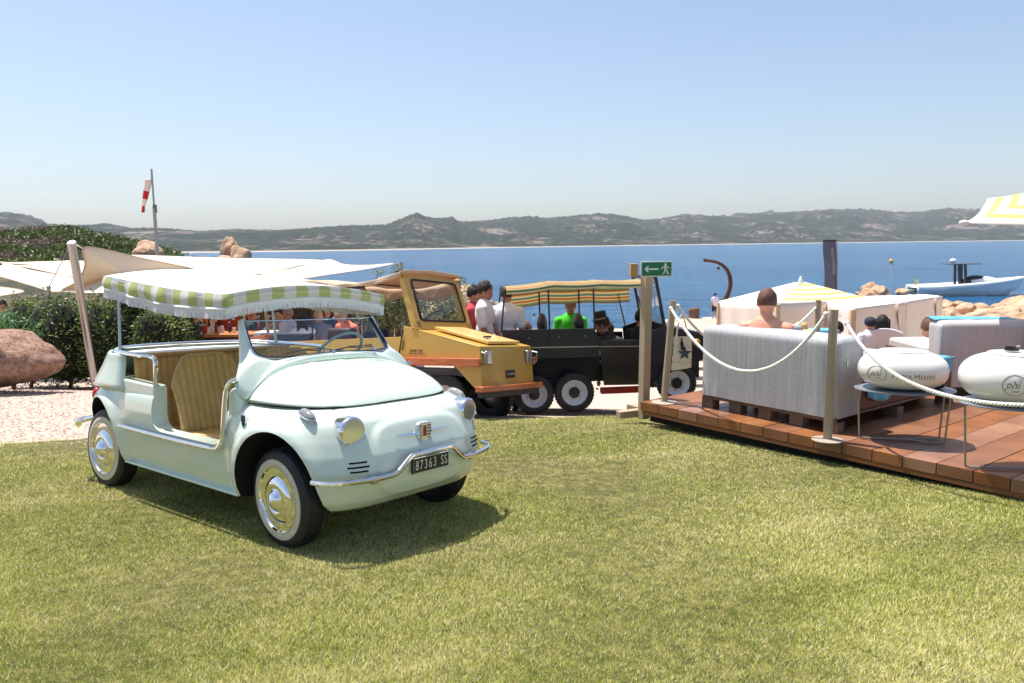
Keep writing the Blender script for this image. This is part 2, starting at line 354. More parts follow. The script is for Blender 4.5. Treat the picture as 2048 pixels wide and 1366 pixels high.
def coast(name, tabr, dback, amp, mat, seed, shore=True, rows=26, x0=-420, x1=2500, n=520):
    mb = MB(); V = []
    for i in range(n+1):
        px = x0+(x1-x0)*i/n; ys_ = ridge_h(SHO, px); d0 = ridge_h(DIST, px); p0 = at_y(px, ys_, d0)
        # shoreline pixel fixes the azimuth; depth is where that ray meets the sea
        pr = at_y(px, ridge_h(tabr, px), d0*dback); hgt = pr.z-SEA
        q0 = Vector((p0.x, p0.y, SEA-.5)); q1 = Vector((pr.x, pr.y, 0))
        if shore: lift = p0.z
        for j in range(rows+1):
            t = j/rows; q = q0.lerp(q1, t); prof = t**1.15
            nv = mnoise.fractal(Vector((q.x*.0042+seed, q.y*.0022, 0)), .9, 2.1, 6)
            z = SEA-.5+(hgt+.5)*prof + amp*hgt*nv*math.sin(math.pi*min(1, t))*.5 + (hgt*.05*mnoise.fractal(Vector((px*.13, seed, 0)), .8, 2, 5) if j == rows else 0)
            V.append((q.x, q.y, z))
        V.append((q1.x*1.06, q1.y*1.06, SEA-20))
    r = rows+2
    mb.add(V, [(i*r+j, (i+1)*r+j, (i+1)*r+j+1, i*r+j+1) for i in range(n) for j in range(r-1)])
    o = obj(name, mb, mat, None, 60, kind='structure'); return o
def hill_mat():
    m = bpy.data.materials.new('scrub_hills'); m.use_nodes = True; nt = m.node_tree; b = nt.nodes['Principled BSDF']; b.inputs['Roughness'].default_value = .95; b.inputs['Specular IOR Level'].default_value = .1
    tc = nt.nodes.new('ShaderNodeTexCoord')
    def N(s, d=6, st=(1, 1, 1), r=.6):
        mp = nt.nodes.new('ShaderNodeMapping'); mp.inputs['Scale'].default_value = st; nt.links.new(tc.outputs['Object'], mp.inputs[0])
        n = nt.nodes.new('ShaderNodeTexNoise'); n.inputs['Scale'].default_value = s; n.inputs['Detail'].default_value = d; n.inputs['Roughness'].default_value = r; nt.links.new(mp.outputs[0], n.inputs['Vector']); return n.outputs[0]
    c1 = nt.nodes.new('ShaderNodeValToRGB'); e = c1.color_ramp.elements; e[0].position = .35; e[0].color = (.006, .012, .010, 1); e[1].position = .68; e[1].color = (.030, .042, .026, 1); nt.links.new(N(.05, 8, (1, .6, 2)), c1.inputs[0])
    c2 = nt.nodes.new('ShaderNodeValToRGB'); e = c2.color_ramp.elements; e[0].position = .53; e[0].color = (0, 0, 0, 1); e[1].position = .60; e[1].color = (1, 1, 1, 1); 
    _a = nt.nodes.new('ShaderNodeMix'); _a.data_type = 'FLOAT'; _a.inputs[0].default_value = .42; nt.links.new(N(.05, 10, (1, .5, 1.6), .74), _a.inputs[2]); nt.links.new(N(.008, 5, (1, .6, 2.5), .6), _a.inputs[3]); nt.links.new(_a.outputs[0], c2.inputs[0])
    mx = nt.nodes.new('ShaderNodeMix'); mx.data_type = 'RGBA'; mx.inputs[7].default_value = (.20, .155, .135, 1); nt.links.new(c2.outputs[0], mx.inputs[0]); nt.links.new(c1.outputs[0], mx.inputs[6])
    # pale sand strip at the water line
    sp = nt.nodes.new('ShaderNodeSeparateXYZ'); nt.links.new(tc.outputs['Object'], sp.inputs[0]); mr = nt.nodes.new('ShaderNodeMapRange'); mr.inputs[1].default_value = SEA+.8; mr.inputs[2].default_value = SEA+2.0; mr.inputs[3].default_value = 1; mr.inputs[4].default_value = 0; nt.links.new(sp.outputs[2], mr.inputs[0])
    m2 = nt.nodes.new('ShaderNodeMix'); m2.data_type = 'RGBA'; m2.inputs[7].default_value = (.42, .36, .30, 1); nt.links.new(mr.outputs[0], m2.inputs[0]); nt.links.new(mx.outputs[2], m2.inputs[6]); nt.links.new(m2.outputs[2], b.inputs['Base Color'])
    return m
hm = hill_mat()
coast('hills', RID, 1.75, .55, hm, 3.1)
RID2 = [(-500, 460), (-100, 430), (0, 423), (30, 426), (60, 431), (85, 440), (110, 455), (700, 470), (1440, 450), (1472, 424), (1480, 424), (1500, 428), (1540, 421), (1560, 424), (1600, 440), (2600, 470)]
coast('mountains', RID2, 2.3, .12, hm, 9.7, rows=10, n=400)
if not bpy.app.driver_namespace.get('nohaze'):
    mb = MB().box((0, 2680, 195), (10000, 5760, 412)); hz_m = bpy.data.materials.new('haze_air'); hz_m.use_nodes = True; nt = hz_m.node_tree; nt.nodes.clear()
    o_ = nt.nodes.new('ShaderNodeOutputMaterial'); v = nt.nodes.new('ShaderNodeVolumePrincipled'); v.inputs['Color'].default_value = (.86, .93, 1, 1); v.inputs['Density'].default_value = .00009; v.inputs['Anisotropy'].default_value = .2
    nt.links.new(v.outputs[0], o_.inputs['Volume'])
    h_ = obj('haze', mb, hz_m, None, 0, kind='stuff')
# ================================================================ small convertible with wicker seats
CARM = frame(-1.596, 4.815, 0, -.6535, -.06, .0135)
car = thing('beach_car', 'pale mint convertible with wicker seats and a fringed striped canopy on the lawn', 'car', M=CARM)
def wicker_mat():
    m = bpy.data.materials.new('wicker'); m.use_nodes = True; nt = m.node_tree; b = nt.nodes['Principled BSDF']
    tc = nt.nodes.new('ShaderNodeTexCoord'); sp = nt.nodes.new('ShaderNodeSeparateXYZ'); nt.links.new(tc.outputs['UV'], sp.inputs[0])
    def wave(inp, freq, ph=None):
        a = nt.nodes.new('ShaderNodeMath'); a.operation = 'MULTIPLY'; a.inputs[1].default_value = freq*2*math.pi; nt.links.new(inp, a.inputs[0])
        x = a.outputs[0]
        if ph: ad = nt.nodes.new('ShaderNodeMath'); nt.links.new(x, ad.inputs[0]); nt.links.new(ph, ad.inputs[1]); x = ad.outputs[0]
        s = nt.nodes.new('ShaderNodeMath'); s.operation = 'SINE'; nt.links.new(x, s.inputs[0]); return s.outputs[0]
    def mul(a, b):
        m_ = nt.nodes.new('ShaderNodeMath'); m_.operation = 'MULTIPLY'
        for i, v in enumerate((a, b)):
            if isinstance(v, (int, float)): m_.inputs[i].default_value = v
            else: nt.links.new(v, m_.inputs[i])
        return m_.outputs[0]
    # UV in metres: u across (stakes every 2.4 cm), v up (weavers every 8 mm)
    su = wave(sp.outputs[0], 1/.022); sv = wave(sp.outputs[1], 1/.009)
    wv = mul(su, sv)
    stake = wave(sp.outputs[0], 1/.044)
    ad = nt.nodes.new('ShaderNodeMath'); ad.operation = 'MULTIPLY_ADD'; ad.inputs[1].default_value = .45
    nt.links.new(stake, ad.inputs[0]); nt.links.new(wv, ad.inputs[2])
    n = nt.nodes.new('ShaderNodeTexNoise'); n.inputs['Scale'].default_value = 9; n.inputs['Detail'].default_value = 5; nt.links.new(tc.outputs['UV'], n.inputs['Vector'])
    rp = nt.nodes.new('ShaderNodeMapRange'); rp.inputs[1].default_value = -1.5; rp.inputs[2].default_value = 1.1; nt.links.new(ad.outputs[0], rp.inputs[0])
    cr = nt.nodes.new('ShaderNodeValToRGB'); cr.color_ramp.elements[0].color = (*srgb(196, 140, 68), 1); cr.color_ramp.elements[1].color = (*srgb(255, 216, 140), 1); cr.color_ramp.elements[1].position = .75
    nt.links.new(rp.outputs[0], cr.inputs[0])
    mx = nt.nodes.new('ShaderNodeMix'); mx.data_type = 'RGBA'; mx.blend_type = 'MULTIPLY'; mx.inputs[0].default_value = .6
    c2 = nt.nodes.new('ShaderNodeValToRGB'); c2.color_ramp.elements[0].position = .3; c2.color_ramp.elements[0].color = (.72, .62, .48, 1); c2.color_ramp.elements[1].position = .7; c2.color_ramp.elements[1].color = (1, 1, 1, 1)
    nt.links.new(n.outputs[0], c2.inputs[0]); nt.links.new(cr.outputs[0], mx.inputs[6]); nt.links.new(c2.outputs[0], mx.inputs[7]); nt.links.new(mx.outputs[2], b.inputs['Base Color'])
    bp = nt.nodes.new('ShaderNodeBump'); bp.inputs['Strength'].default_value = .8; bp.inputs['Distance'].default_value = .003
    nt.links.new(ad.outputs[0], bp.inputs['Height']); nt.links.new(bp.outputs[0], b.inputs['Normal']); b.inputs['Roughness'].default_value = .55
    return m
wicker = wicker_mat(); cane = pm('cane_edge', srgb(205, 165, 105), .45, var=.2, vs=60, stretch=(1, 1, 1))
def uv_grid(name, fn, nu, nv, du, dv, mat, parent, solid=.012, smooth=60):
    mb = MB().grid(fn, nu, nv); me = bpy.data.meshes.new(name); me.from_pydata([tuple(v) for v in mb.v], [], mb.f); me.materials.append(mat)
    uv = me.uv_layers.new(name='UVMap')
    for p in me.polygons:
        p.use_smooth = True
        for li in p.loop_indices:
            vi = me.loops[li].vertex_index; i, j = divmod(vi, nv+1); uv.data[li].uv = (i/nu*du, j/nv*dv)
    o = link(bpy.data.objects.new(name, me)); o.parent = parent
    if solid: md = o.modifiers.new('s', 'SOLIDIFY'); md.thickness = solid; md.offset = 0
    return o
AF = (.955, .285, .295); AR = (-.92, .275, .295)    # wheel arches: x, z, radius
def interp(T, z, k):
    for a, b in zip(T, T[1:]):
        if a[0] <= z <= b[0]: t = (z-a[0])/(b[0]-a[0]); return a[k]+(b[k]-a[k])*t
    return T[-1][k] if z > T[-1][0] else T[0][k]
LV = [(.215, 1.27, -1.18, .575), (.225, 1.33, -1.25, .605), (.27, 1.375, -1.32, .625), (.34, 1.40, -1.38, .642), (.42, 1.412, -1.41, .652), (.50, 1.392, -1.41, .658),
      (.57, 1.360, -1.39, .660), (.62, 1.335, -1.365, .656), (.66, 1.312, -1.335, .648), (.69, 1.278, -1.30, .632), (.71, 1.235, -1.25, .610), (.718, 1.18, -1.2, .585)]
NT = 360
def body_pt(t, z):
    q = 2*math.pi*t; c, s = math.cos(q), math.sin(q)
    xf, xr, W = interp(LV, z, 1), interp(LV, z, 2), interp(LV, z, 3)
    n = (5.6-.8*sstep(.64, .715, z)) if c > 0 else 3.6
    a = xf if c > 0 else -xr
    x = math.copysign(a*abs(c)**(2/n), c); y = math.copysign(W*abs(s)**(2/n), s)
    if abs(y) > .35:   # swollen wings round the arches
        for (ax, az, ar) in (AF, AR):
            d = math.hypot(x-ax, (z-az)/1.08); k = math.exp(-((d-ar-.015)/.055)**2) if d > ar+.015 else 1
            y += math.copysign(.030*k*min(1, (abs(y)-.35)/.2)*(1-sstep(.60, .70, z)), y)
    # pressed panel in the nose round the badge
    if c > 0 and abs(y) < .40 and x > 1.1:
        e = (abs(y)/.34)**4 + ((z-.46)/.195)**4
        x += .016*(1-sstep(.82, 1.12, e))
        # flat moustache recess under it
    return (x, y, z)
def build_body():
    zs = [.215+(.718-.215)*i/44 for i in range(45)]
    mb = MB(); ts = []
    V = [body_pt(k/NT, z) for z in zs for k in range(NT)]
    F = [(i*NT+k, i*NT+(k+1) % NT, (i+1)*NT+(k+1) % NT, (i+1)*NT+k) for i in range(44) for k in range(NT)]
    F += [tuple(range(NT))[::-1], tuple(44*NT+k for k in range(NT))]
    mb.add(V, F)
    o = obj('body', mb, [mint, dark], car, 0)
    cs = []
    for (ax, az, ar) in (AF, AR):
        for s in (-1, 1):
            P = [(ax+ar*math.cos(q), az+ar*1.1*math.sin(q)) for q in [math.pi*i/32 for i in range(33)]]
            P = [(ax+ar*.97, .1)]+P+[(ax-ar*.97, .1)]
            c = MB().prism(P, s*.40, s*.9); cs.append(c)
    # doorway, cut right through, with rounded lower corners
    P = [(-.205, 1.0), (-.205, .56), (-.19, .515), (-.16, .49), (-.11, .475), (.44, .475), (.50, .485), (.54, .515), (.556, .56), (.565, .66), (.575, .75), (.62, 1.0)]
    cs.append(MB().prism(P, -.9, .9))
    cs.append(MB().box((-.12, 0, .65), (1.30, 1.12, .70)))
    cut(o, cs)
    me = o.data
    for p in me.polygons:
        c = p.center
        inside = False
        for (ax, az, ar) in (AF, AR):
            d = math.hypot(c.x-ax, (c.z-az)/1.1)
            if d < ar+.02 and .36 < abs(c.y) < .74:
                rx, rz = (c.x-ax)/max(d, .01), (c.z-az)/max(d, .01)/1.1
                if abs(c.y) < .44 or (p.normal.x*rx+p.normal.z*rz) < -.6 or (c.z < az and abs(p.normal.x) > .8): inside = True
        p.material_index = 1 if inside else 0
        p.use_smooth = True
    me.set_sharp_from_angle(angle=R(38)); me.name = 'body'
    md = o.modifiers.new('b', 'BEVEL'); md.width = .006; md.segments = 2; md.limit_method = 'ANGLE'; md.angle_limit = R(50)
    return o
body = build_body()
# --- bonnet lid
def hz(x, y):
    r = (min(1, abs(y)/.607))**3.9 + (max(0, (x-.62)/.575))**2.7
    return .727 + .186*max(0, 1-r)**.84
def wid(x): return .602*max(0, 1-(max(0, (x-.62)/.575))**2.7)**(1/3.9)
def lid(i, j):
    v = 1-(1-i)**1.9; x = .688+(1.194-.688)*v; u = 2*j-1; u = math.copysign(1-(1-abs(u))**1.5, u); y = u*wid(x)
    ridge = .004*math.exp(-(y/.03)**2)*(1-sstep(1.05, 1.17, x))
    # soft crease line of the pressing
    return (x, y, hz(x, y)+ridge)
mb = MB().grid(lid, 40, 48); bon = obj('bonnet', mb, mint, car, 60)
md = bon.modifiers.new('s', 'SOLIDIFY'); md.thickness = .012; md.offset = -1
# dark strip below the lid, a painted stand-in for the gap's shadow
mb = MB(); P = []
for k in range(41):
    y = -.59+1.18*k/40; x = .69
P = [Vector((x, -wid(x)+.008, .722)) for x in [.69+.44*k/12 for k in range(13)]]
P += [Vector((1.13+.035*math.sin(math.pi*k/12)**.5, -wid(1.13)*math.cos(math.pi*k/12)+.0, .722)) for k in range(1, 12)] + [Vector((p.x, -p.y, .722)) for p in P[::-1]]
mb.tube(P, .004, 6); obj('bonnet_gap_shadow', mb, dark, car)
# --- cowl with windscreen pillars
G = [(.450, -.470, 1.140), (.484, -.477, 1.09), (.522, -.485, 1.038), (.566, -.490, .985), (.598, -.470, .955), (.615, -.435, .944), (.624, -.40, .941), (.630, -.37, .939), (.640, -.30, .938), (.652, -.17, .944), (.658, 0, .948)]
C = [(.434, -.484, 1.140), (.455, -.497, 1.085), (.476, -.508, 1.03), (.505, -.526, .972), (.548, -.556, .918), (.606, -.606, .872), (.640, -.643, .805), (.688, -.610, .742), (.688, -.49, hz(.688, .49)), (.688, -.25, hz(.688, .25)), (.688, 0, hz(.688, 0))]
Gs = crom(G, 6); Cs = crom(C, 6)
Gs = Gs+[Vector((p.x, -p.y, p.z)) for p in Gs[-2::-1]]; Cs = Cs+[Vector((p.x, -p.y, p.z)) for p in Cs[-2::-1]]
def cowl(i, j):
    k = int(round(i*(len(Gs)-1))); a, b = Gs[k], Cs[k]; p = a.lerp(b, j)
    side = sstep(0, .35, abs(p.y)-.3)*sstep(1.0, .86, p.z); bul = math.sin(math.pi*j)
    # bulge outward so the scuttle stays round
    return p + Vector((.012*bul, math.copysign(.022*bul*side, p.y), .012*bul))
mb = MB().grid(cowl, len(Gs)-1, 6)
cw = obj('scuttle', mb, mint, car, 50, solid=.014)
# side wall of the scuttle facing the doorway
for s in (-1, 1):
    mb = MB().prism([(.557, .55), (.566, .66), (.578, .77), (.600, .80), (.645, .80), (.67, .75), (.69, .55)], s*.575, s*.648); obj('door_pillar', mb, mint, car, 30, bevel=.02)
mb = MB().tube(Gs, .0125, 8); obj('screen_seal', mb, pm('navy_rubber', (.01, .013, .03), .25), car)
mb = MB().tube([p+Vector((.010, math.copysign(.006, p.y) if abs(p.y) > .45 else 0, .0)) for p in Gs], .0045, 6); obj('screen_trim', mb, chrome, car)
def gl(i, j):
    k = i*(len(Gs)-1); a = Gs[int(k)] if k == int(k) else Gs[int(k)].lerp(Gs[int(k)+1], k-int(k))
    w_ = .47*a.y/.49; q = Vector((.49-.04*(abs(w_)/.47)**2, w_, 1.140)); return a.lerp(q, j)
obj('windscreen', MB().grid(gl, 48, 4), glass, car, 60)
mb = MB().tube([gl(i/20, 1) for i in range(21)], .0035, 6); obj('screen_top_trim', mb, chrome, car)
# wipers
for s, y0 in ((0, -.02), (1, .30)):
    mb = MB(); b = Vector((.672, y0, .955)); mb.lathe([(.012, 0), (.010, .012), (.004, .02)], 10, b)
    obj('wiper_pivot', mb, chrome, car)
    mb = MB(); tip = Vector((.655, y0-.20, .975)); mb.tube([b+Vector((0, 0, .015)), b.lerp(tip, .5)+Vector((.008, 0, .018)), tip+Vector((.012, 0, .008))], .003, 6)
    mb.tube([tip+Vector((.004, -.13, -.012)), tip+Vector((.012, 0, .004)), tip+Vector((.008, .12, -.004))], .0035, 6); obj('wiper', mb, black, car)
# --- rear quarter shell with window gaps, rail round the deck
RL = [(.670, -1.325, .650), (.74, -1.235, .636), (.80, -1.16, .626), (.86, -1.10, .617), (.885, -1.06, .617), (.893, -1.045, .613)]
def rq(i, j):
    k = j*(len(RL)-1); a = int(min(k, len(RL)-2)); t = k-a; z, xr, W = [RL[a][m]+(RL[a+1][m]-RL[a][m])*t for m in range(3)]
    q = math.pi*(i-.5); x0 = -.575-.03*(z-.7)/.2
    n = 3.4; c, s = math.cos(q), math.sin(q)
    return (x0-(x0-xr)*abs(c)**(2/n), W*math.copysign(abs(s)**(2/n), s), z)
obj('rear_panel', MB().grid(rq, 64, 10), mint, car, 60, solid=.02)
for s in (-1, 1):
    obj('rear_ledge', MB().prism([(-.60, .665), (-.207, .665), (-.205, .738), (-.60, .750)], s*.56, s*.640), mint, car, 30, bevel=.012)
rail = [(-.208, -.628, .735), (-.206, -.628, .80), (-.205, -.628, .87), (-.222, -.627, .895), (-.26, -.625, .903), (-.5, -.622, .905), (-.72, -.60, .906), (-.86, -.545, .907), (-.97, -.43, .908), (-1.03, -.25, .909), (-1.05, 0, .909)]
rl = crom(rail, 6); rl = rl+[Vector((p.x, -p.y, p.z)) for p in rl[-2::-1]]
obj('deck_rail', MB().tube(rl, .014, 10), chrome, car)
# doorway trim
for s in (-1, 1):
    tr = crom([(.645, s*.638, .846), (.618, s*.655, .834), (.590, s*.664, .79), (.578, s*.668, .72), (.568, s*.672, .60), (.560, s*.676, .52), (.53, s*.679, .478), (.48, s*.679, .462), (.2, s*.678, .457), (-.2, s*.678, .457), (-.56, s*.682, .462)], 6)
    obj('doorway_trim', MB().tube(tr, .0125, 8), chrome, car)
    mb = MB().prism([(-.60, .215), (.63, .215), (.63, .228), (-.60, .228)], s*.585, s*.632); obj('sill_flange', mb, mint, car, 30, bevel=.004)
# deck and interior
white = pm('white_vinyl', (.78, .77, .72), .45, var=.03, vs=5)
def dk(i, j):
    q = math.pi*(i-.5); n = 2.7; c, s = math.cos(q), math.sin(q)
    x = -.60-(.42*abs(c)**(2/n)); y = .59*math.copysign(abs(s)**(2/n), s)
    return (-.60+(x+.60)*(1-j), y*(1-j)+.0*j, .885+.012*math.sin(j*math.pi/2))
obj('rear_deck', MB().grid(dk, 40, 8), white, car, 60)
uv_grid('rear_backrest', lambda i, j: (-.60+.10*(1-j)**1.5+.02*math.sin(i*math.pi), -.56+1.12*i, .36+.52*j), 24, 12, 1.12, .52, wicker, car)
obj('rear_backrest_edge', MB().tube([(-.585, -.57, .885), (-.57, 0, .888), (-.585, .57, .885)], .013, 8), cane, car)
for s in (-1, 1):
    uv_grid('side_lining', lambda i, j: (-.585+.36*i, s*(.556-.02*math.sin(j*3)), .36+.36*j), 8, 8, .38, .4, wicker, car)
uv_grid('rear_seat', lambda i, j: (-.50+.42*j, -.54+1.08*i, .44-.03*(1-j)), 20, 8, 1.08, .42, wicker, car, solid=.03)
obj('rear_seat_base', MB().box((-.30, 0, .36), (.40, 1.06, .12)), wicker, car, 30)
for y0 in (-.30, .29):
    def sb(i, j):
        w = .235*(1-.02*j); y = y0+(2*i-1)*w; z = .45+.45*j
        # rounded top corners
        k = max(0, abs(2*i-1)-.45)/.55; z = z - (.17*k**2.4)*j**2
        return (-.10-.13*j+.04*((2*i-1)**2), y, z)
    st = uv_grid('front_backrest', sb, 20, 16, .47, .46, wicker, car, solid=.025)
    edge = [Vector(sb(0, j/12)) for j in range(13)]+[Vector(sb(i/12, 1)) for i in range(1, 12)]+[Vector(sb(1, 1-j/12)) for j in range(13)]
    obj('backrest_edge', MB().tube(edge, .014, 8), cane, car)
    uv_grid('front_seat', lambda i, j: (-.10+.42*j, y0-.23+.46*i, .45+.02*j-.02*math.sin(3.14*i)), 12, 10, .46, .42, wicker, car, solid=.03)
    obj('seat_edge', MB().tube(crom([(-.10, y0-.235, .455), (.2, y0-.24, .465), (.33, y0-.18, .468), (.35, y0, .468), (.33, y0+.18, .468), (.2, y0+.24, .465), (-.10, y0+.235, .455)], 5), .016, 8), cane, car)
    obj('seat_base', MB().box((.10, y0, .385), (.36, .40, .12)), wicker, car)
# dashboard, steering wheel
obj('dashboard', MB().box((.56, 0, .86), (.09, 1.06, .10)), mint, car, bevel=.02)
M = m3((-.75, 0, .66)); c0 = Vector((.375, .27, .925)); ring = [c0 + M @ Vector((.165*math.cos(q), .165*math.sin(q), 0)) for q in [2*math.pi*k/40 for k in range(40)]]
swh = obj('steering_wheel', MB().tube(ring, .0095, 8, closed=True), pm('pale_blue_plastic', srgb(165, 190, 190), .3), car)
mb = MB()
for q in (0, math.pi): mb.tube([c0 + M @ Vector((0, .155*math.cos(q), 0)), c0-(M @ Vector((0, 0, .03)))], .007, 6)
mb.lathe([(.03, -.04), (.03, 0), (.015, .01)], 14, c0, M); mb.cyl(c0, (.56, .27, .76), .012); obj('wheel_hub', mb, MATS['pale_blue_plastic'], swh)
# mirror-like inner frame seen through the screen
# --- wheels
def wheel(x, y, s, turn=0):
    w = link(bpy.data.objects.new('wheel', None)); w.parent = car; w.location = (x, y, .255); w.rotation_euler = (R(-s*2.5) if x > 0 else R(s*1), 0, turn)
    Mw = m3((0, s, 0), (1, 0, 0))
    tire = [(.150, -.06), (.175, -.066), (.215, -.068), (.240, -.058), (.253, -.045), (.256, -.02), (.256, .02), (.253, .045), (.243, .056), (.225, .0625)]
    mb = MB().lathe(tire+[(.21, .064), (.17, .064), (.155, .055), (.15, .0)], 56, (0, 0, 0), Mw, closed=True)
    t = obj('tyre', mb, rubber, w, 30)
    mb = MB()
    for k in (-.032, -.018, 0, .018, .032):
        mb.tube([Mw @ Vector((.2565*math.cos(q), .2565*math.sin(q), k)) for q in [2*math.pi*i/56 for i in range(56)]], .0016, 4, closed=True)
    obj('tread_rib', mb, pm('tread', (.03, .03, .033), .7), t)
    obj('whitewall', MB().lathe([(.168, .064), (.174, .0668), (.19, .0672), (.204, .0662), (.2085, .064), (.2085, .060), (.168, .058)], 56, (0, 0, 0), Mw, closed=True), whitewall, t, 60)
    obj('rim', MB().lathe([(.02, .0), (.11, .0), (.14, .03), (.160, .045), (.169, .064), (.170, .056), (.15, .02), (.14, -.05), (.02, -.05)], 56, (0, 0, 0), Mw), steel, w, 40)
    cap = [(0, .112), (.008, .111), (.011, .105), (.018, .103), (.034, .097), (.048, .086), (.055, .076), (.060, .074), (.064, .078), (.070, .080), (.086, .078), (.104, .072), (.120, .062), (.132, .049), (.139, .040), (.146, .038), (.153, .044), (.160, .057), (.166, .069), (.170, .069), (.171, .060)]
    obj('hubcap', MB().lathe(cap, 64, (0, 0, 0), Mw), chrome, w, 50)
wheel(.955, -.548, -1, R(-4)); wheel(.955, .548, 1, R(-4)); wheel(-.92, -.55, -1); wheel(-.92, .55, 1)
# --- lamps, badge, bumper, plate
lampg = bpy.data.materials.new('lamp_glass'); lampg.use_nodes = True; nt = lampg.node_tree; b = nt.nodes['Principled BSDF']; b.inputs['Base Color'].default_value = (.75, .77, .78, 1); b.inputs['Roughness'].default_value = .08
tr = nt.nodes.new('ShaderNodeBsdfTransparent'); ms = nt.nodes.new('ShaderNodeMixShader'); ms.inputs[0].default_value = .86; nt.links.new(b.outputs[0], ms.inputs[1]); nt.links.new(tr.outputs[0], ms.inputs[2]); nt.links.new(ms.outputs[0], nt.nodes['Material Output'].inputs[0])
wv = nt.nodes.new('ShaderNodeTexWave'); wv.bands_direction = 'Y'; wv.inputs['Scale'].default_value = 45; tc = nt.nodes.new('ShaderNodeTexCoord'); nt.links.new(tc.outputs['Object'], wv.inputs[0]); bp_ = nt.nodes.new('ShaderNodeBump'); bp_.inputs['Strength'].default_value = .5; bp_.inputs['Distance'].default_value = .002; nt.links.new(wv.outputs[0], bp_.inputs['Height']); nt.links.new(bp_.outputs[0], b.inputs['Normal'])
def nose_x(y, z):
    best = min(((abs(body_pt(k/720, z)[1]-y), body_pt(k/720, z)[0]) for k in range(-150, 151)), key=lambda a: a[0]); return best[1]
for s in (-1, 1):
    d = Vector((1, s*.12, .0)).normalized(); Mh = m3(d); c = Vector((1.306, s*.436, .628))
    h = link(bpy.data.objects.new('headlight', None)); h.parent = car; h.location = c
    obj('bezel', MB().lathe([(.070, -.06), (.0735, .0), (.074, .014), (.071, .026), (.064, .031), (.061, .028), (.061, .018)], 40, (0, 0, 0), Mh), chrome, h, 60)
    obj('reflector', MB().lathe([(.061, .026), (.050, .008), (.031, -.012), (.0, -.020)], 32, (0, 0, 0), Mh), pm('reflector', (.92, .92, .92), .08, 1), h, 60)
    obj('lens', MB().lathe([(.062, .029), (.047, .035), (.025, .039), (0, .040)], 32, (0, 0, 0), Mh), lampg, h, 60)
    c = Vector((1.125, s*.556, .702)); Mi = MX(c, (1, s*.10, -.28), (0, 1, .1)).to_3x3()
    ind = obj('indicator', MB().ell((0, 0, 0), (.062, .026, .026), 20, 12, Mi), lens, car, 60); ind.location = c
    obj('indicator_rim', MB().tube([Mi @ Vector((.064*math.cos(q), .027*math.sin(q), -.004)) for q in [2*math.pi*k/28 for k in range(28)]], .005, 6, closed=True), chrome, ind)
    # slots
    for k, (dz, wdt) in enumerate(((.022, .085), (0, .105), (-.022, .085))):
        y = s*.44; z = .455+dz; P = [Vector((nose_x(y+t*wdt/2, z)+.001, y+t*wdt/2, z)) for t in (-1, -.5, 0, .5, 1)]
        obj('air_slot', MB().tube(P, .0045, 6), dark, car)
    obj('marker_lamp', MB().ell((1.405, s*.37, .385), (.02, .035, .022), 14, 8), chrome, car)
bp = [(1.265, -.640, .400), (1.325, -.625, .400), (1.385, -.545, .398), (1.425, -.42, .396), (1.444, -.30, .398), (1.450, -.25, .408), (1.454, -.20, .444), (1.456, -.16, .474), (1.458, -.12, .482), (1.460, 0, .484)]
bl = crom(bp, 6); bl = bl+[Vector((p.x, -p.y, p.z)) for p in bl[-2::-1]]
obj('front_bumper', MB().tube(bl, .0135, 10), chrome, car)
rb = crom([(-1.20, -.645, .39), (-1.30, -.60, .39), (-1.40, -.42, .39), (-1.435, 0, .39), (-1.40, .42, .39), (-1.30, .60, .39), (-1.20, .645, .39)], 5)
obj('rear_bumper', MB().tube(rb, .02, 10), chrome, car)
for s in (-1, 1): obj('tail_light', MB().ell((-1.315, s*.47, .56), (.03, .03, .05)), pm('red_lens', (.5, .02, .02), .2), car)
plate = obj('number_plate', MB().box((1.440, .0, .415), (.012, .275, .084)), pm('plate_black', (.012, .012, .014), .35), car, bevel=.002)
mb = MB(); mb.tube([(1.447, a*.133, .415+b*.039) for a, b in ((-1, -1), (1, -1), (1, 1), (-1, 1))], .003, 4, closed=True); obj('plate_border', mb, pm('plate_grey', (.55, .53, .48), .5), plate)
platew = pm('plate_white', (.75, .75, .75), .5)
for tx_, yy_ in zip('87363SS', (-.094, -.062, -.028, .006, .040, .098, .126)): text_mesh(tx_, .072, platew, 'plate_character', plate, MX((1.4475, -.014+yy_, .413), (0, 1, 0), (0, 0, 1)), sx=.68)
bx0 = nose_x(0, .575)+.012
badge = obj('badge', MB().prism([(-.052, .045), (-.03, .052), (.03, .052), (.052, .045), (.054, 0), (.045, -.04), (0, -.058), (-.045, -.04), (-.054, 0)], bx0-.012, bx0+.012, 'yz'), pm('badge_silver', (.75, .76, .80), .3, .6), car, bevel=.004); badge.location = (0, 0, .575)
mb = MB()
for k in range(5):
    for s in (-1, 1): mb.box((bx0+.0105, s*.031, .031-.016*k), (.003, .026 if k < 4 else .018, .008))
obj('badge_slot', mb, dark, badge)
mb = MB().box((bx0+.0115, 0, .004), (.004, .026, .056)); obj('badge_panel', mb, pm('badge_red', (.32, .02, .02), .3), badge, bevel=.002)
for s in (-1, 1):
    mb = MB().tube([(bx0+.008, s*.045, .0), (bx0+.006, s*.12, 0), (nose_x(s*.215, .575)+.008, s*.22, .0)], [.011, .007, .001], 8); obj('badge_wing', mb, chrome, badge, 40)
sh = obj('side_badge', MB().prism([(-.012, .03), (.012, .03), (.014, .0), (0, -.035), (-.014, .0)], -.003, .006), pm('badge_navy', (.02, .02, .08), .3), car, bevel=.002)
sh.location = (.735, -.663, .640)
obj('badge_trim', MB().tube([(-.014, -.007, .036), (0, -.009, .042), (.014, -.007, .036)], .004, 6), chrome, sh)
